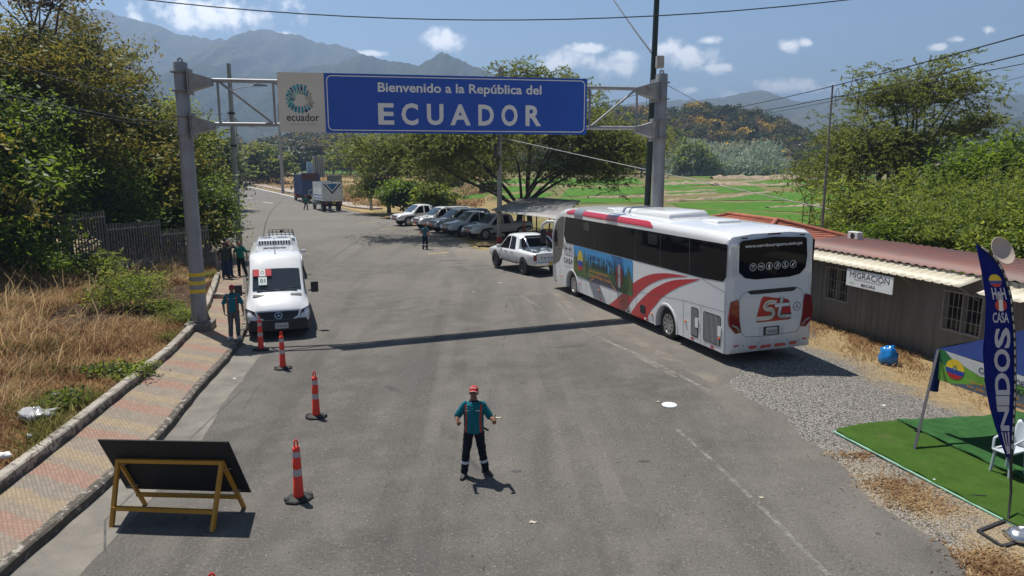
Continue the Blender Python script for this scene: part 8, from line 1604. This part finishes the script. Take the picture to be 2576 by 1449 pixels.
# chair
c1_, c2_ = G(2491, 1184, .06), G(2538, 1205, .06); cd_ = (c2_ - c1_).normalized(); ce = Vector((-cd_.y, cd_.x, 0)); ce = ce if ce.x > 0 else -ce
ch = thing('plastic_chair', 'pale plastic garden chair on the turf under the tent', 'chair', (c1_ + c2_) / 2 + ce * .22, math.atan2(cd_.y, cd_.x)); M_pl = mat('pale_plastic', (.52, .56, .60), .4)
sg_y = 1 if ce.dot(Vector((-cd_.y, cd_.x, 0))) > 0 else -1; zc = -.0
wd = (c2_ - c1_).length / 2
for x, y, tx, ty in ((-wd, -.22 * sg_y, .03, .02), (wd, -.22 * sg_y, -.03, .02), (-wd, .22 * sg_y, .03, -.02), (wd, .22 * sg_y, -.03, -.02)): m_ = MB(); m_.bar((x, y, 0), (x + tx, y + ty, .41), .05, .035); m_.build('leg', M_pl, ch, bevel=.008)
m_ = MB(); m_.loft([[(x, y * sg_y, z) for x, z in ((-w_, .405), (w_, .405), (w_ * 1.02, .425), (w_, .44), (0, .43), (-w_, .44), (-w_ * 1.02, .425))] for y, w_ in ((-.27, wd * .85), (-.24, wd * 1.02), (.2, wd * 1.0), (.25, wd * .9))]); m_.build('seat', M_pl, ch, smooth=40, bevel=.006)
m_ = MB(); m_.grid([[(x * wd * (1 - .15 * f_ ** 2), (.22 + .13 * f_ + .05 * (1 - x * x)) * sg_y, .44 + .42 * f_ + .03 * (1 - x * x) * f_) for x in np.linspace(-1, 1, 9)] for f_ in np.linspace(0, 1, 7)]); solid(m_.build('backrest', M_pl, ch, smooth=60), .012)
for sx in (-1, 1): m_ = MB(); m_.tube([(sx * wd * .95, .26 * sg_y, .64), (sx * wd * 1.12, 0, .64), (sx * wd * 1.05, -.20 * sg_y, .60), (sx * wd, -.22 * sg_y, .42)], .02, 8); m_.build('armrest', M_pl, ch, smooth=50)
# blue bag by the wall
crumple('plastic_bag', 'bright blue full plastic bag against the cabin wall', G(2238, 920) + Vector((0, .1, 0)), (.25, .24, .30), mat('blue_plastic', (.012, .20, .55), .25, var=.15, spec=.6), 'bag', 4, .14)
mb = MB(); mb.ell((0, 0, .02), (.11, .09, .08), 10); mb.ell((.07, .03, .07), (.08, .05, .06), 8); mb.ell((-.05, -.02, .09), (.06, .05, .05), 8); bt = mb.build('bag_neck', MC['blue_plastic'], bpy.data.objects['plastic_bag'], smooth=40); bt.location = (.04, 0, .20)
# litter
M_clear = mat('crumpled_clear_plastic', (.45, .45, .46), .15, var=.35, vs=9, spec=.8); x_, y_ = bpt(93, 1070); crumple('plastic_sheet', 'crumpled clear plastic sheet on the dry grass near the lower kerb', (x_, y_, bankz(x_, y_) + .12), (.33, .26, .13), M_clear, 'litter', 7, .3)
for px, py, r_, lab in ((16, 1167, .11, 'white plastic ball of rubbish at the left edge of the bank'), (474, 843, .09, 'white crumpled paper at the edge of the raised kerb'), (268, 1018, .10, 'pale crumpled cup beside the grass tuft above the kerb'), (140, 1012, .08, 'small shiny wrapper above the crumpled plastic sheet'), (75, 1215 - 100, .07, 'tiny pale wrapper below the crumpled plastic sheet'), (75, 855, .10, 'grey crumpled bag lying in the brown grass far left')):
    x_, y_ = bpt(px, py); crumple('rubbish', lab, (x_, y_, bankz(x_, y_) + .10), (r_, r_ * .8, r_ * .6), M_clear if 'ball' not in lab and 'paper' not in lab else M_wh, 'litter', int(px) + 1, .22)
def scrap(px, py, a, b, rz, lab, m=None, nm='paper_scrap'):
    p = G(px, py); mb = MB(); a *= .72; b *= .72; mb.grid([[(x * a, y * b, .010 + .008 * math.sin(x * 4 + y * 3)) for x in np.linspace(-1, 1, 5)] for y in np.linspace(-1, 1, 4)]); o = mb.build(nm, m or mat('litter_paper', (.44, .40, .32), .8), smooth=60); o.location = p; o.rotation_euler = (0, 0, rz); solid(o, .004); return tag(o, lab, 'litter')
scrap(1253, 1052, .10, .045, .2, 'small cream card on the road just right of the thumbs up hand'); scrap(1341, 1315, .075, .045, -.1, 'small cream card on the asphalt right of the man'); scrap(1656, 1011, .05, .04, .4, 'small scrap left of the round white lid'); scrap(2222, 1021, .10, .04, .5, 'white scrap on the gravel left of the tent leg', M_wh); scrap(1916, 1253, .05, .04, .3, 'tiny scrap near the worn white line'); scrap(1258, 712, .16, .09, .3, 'pale scrap on the road between the man and the pickup'); scrap(590, 953, .05, .04, .3, 'white scrap in the gutter beside the walkway kerb', M_wh); scrap(1192, 735, .09, .06, .3, 'small pale scrap on the road left of the pickup')
mb = MB(); mb.lathe([(.002, .03), (.10, .034), (.155, .026), (.165, .012), (.16, .0)], 24); ldp = mb.build('lid', M_wh, smooth=40); ldp.location = G(1684, 1020); tag(ldp, 'round white lid lying on the asphalt before the bus', 'lid')
# concrete block with a bent rod on the walkway
blk = G(552, 758); blk.z = .14; mb = MB(); mb.loft([[(x, y, z) for y, z in ((-w_, 0), (w_, 0), (w_ * .9, h_), (-w_ * .85, h_ * .95))] for x, w_, h_ in ((-.24, .13, .15), (-.1, .16, .20), (.1, .15, .19), (.24, .12, .16))]); o = mb.build('concrete_block', mat('pale_concrete', (.30, .26, .21), .95, var=.2, vs=6, bump=.6, bs=20), bevel=.02); o.location = blk; tag(o, 'loose pale concrete block on the walkway beyond the striped post', 'block')
mb = MB(); mb.tube([(-.2, .02, .16), (-.32, .05, .45), (-.36, .08, .75), (-.30, .1, .95)], .012, 5); mb.build('bent_rod', M_rust, o)
mb = MB(); bp_ = G(1790 * 1.0, 0) if False else None
# ---------------------------------------------------------------- haze: pale air that fades the far ranges
hm = bpy.data.materials.new('haze'); hm.use_nodes = True; ht = hm.node_tree; ht.nodes.clear()
ho = ht.nodes.new('ShaderNodeOutputMaterial'); pv = ht.nodes.new('ShaderNodeVolumePrincipled')
pv.inputs['Color'].default_value = (.47, .67, 1.0, 1); pv.inputs['Density'].default_value = 5.0e-4; pv.inputs['Anisotropy'].default_value = 0.35
ht.links.new(pv.outputs[0], ho.inputs['Volume'])
mb = MB(); mb.box((0, 1500, 235 - 3), (13000, 11400, 470)); hz = mb.build('haze', hm); hz['kind'] = 'stuff'; tag(hz, 'thin pale blue haze in the air over the valley', 'haze', kind='stuff')
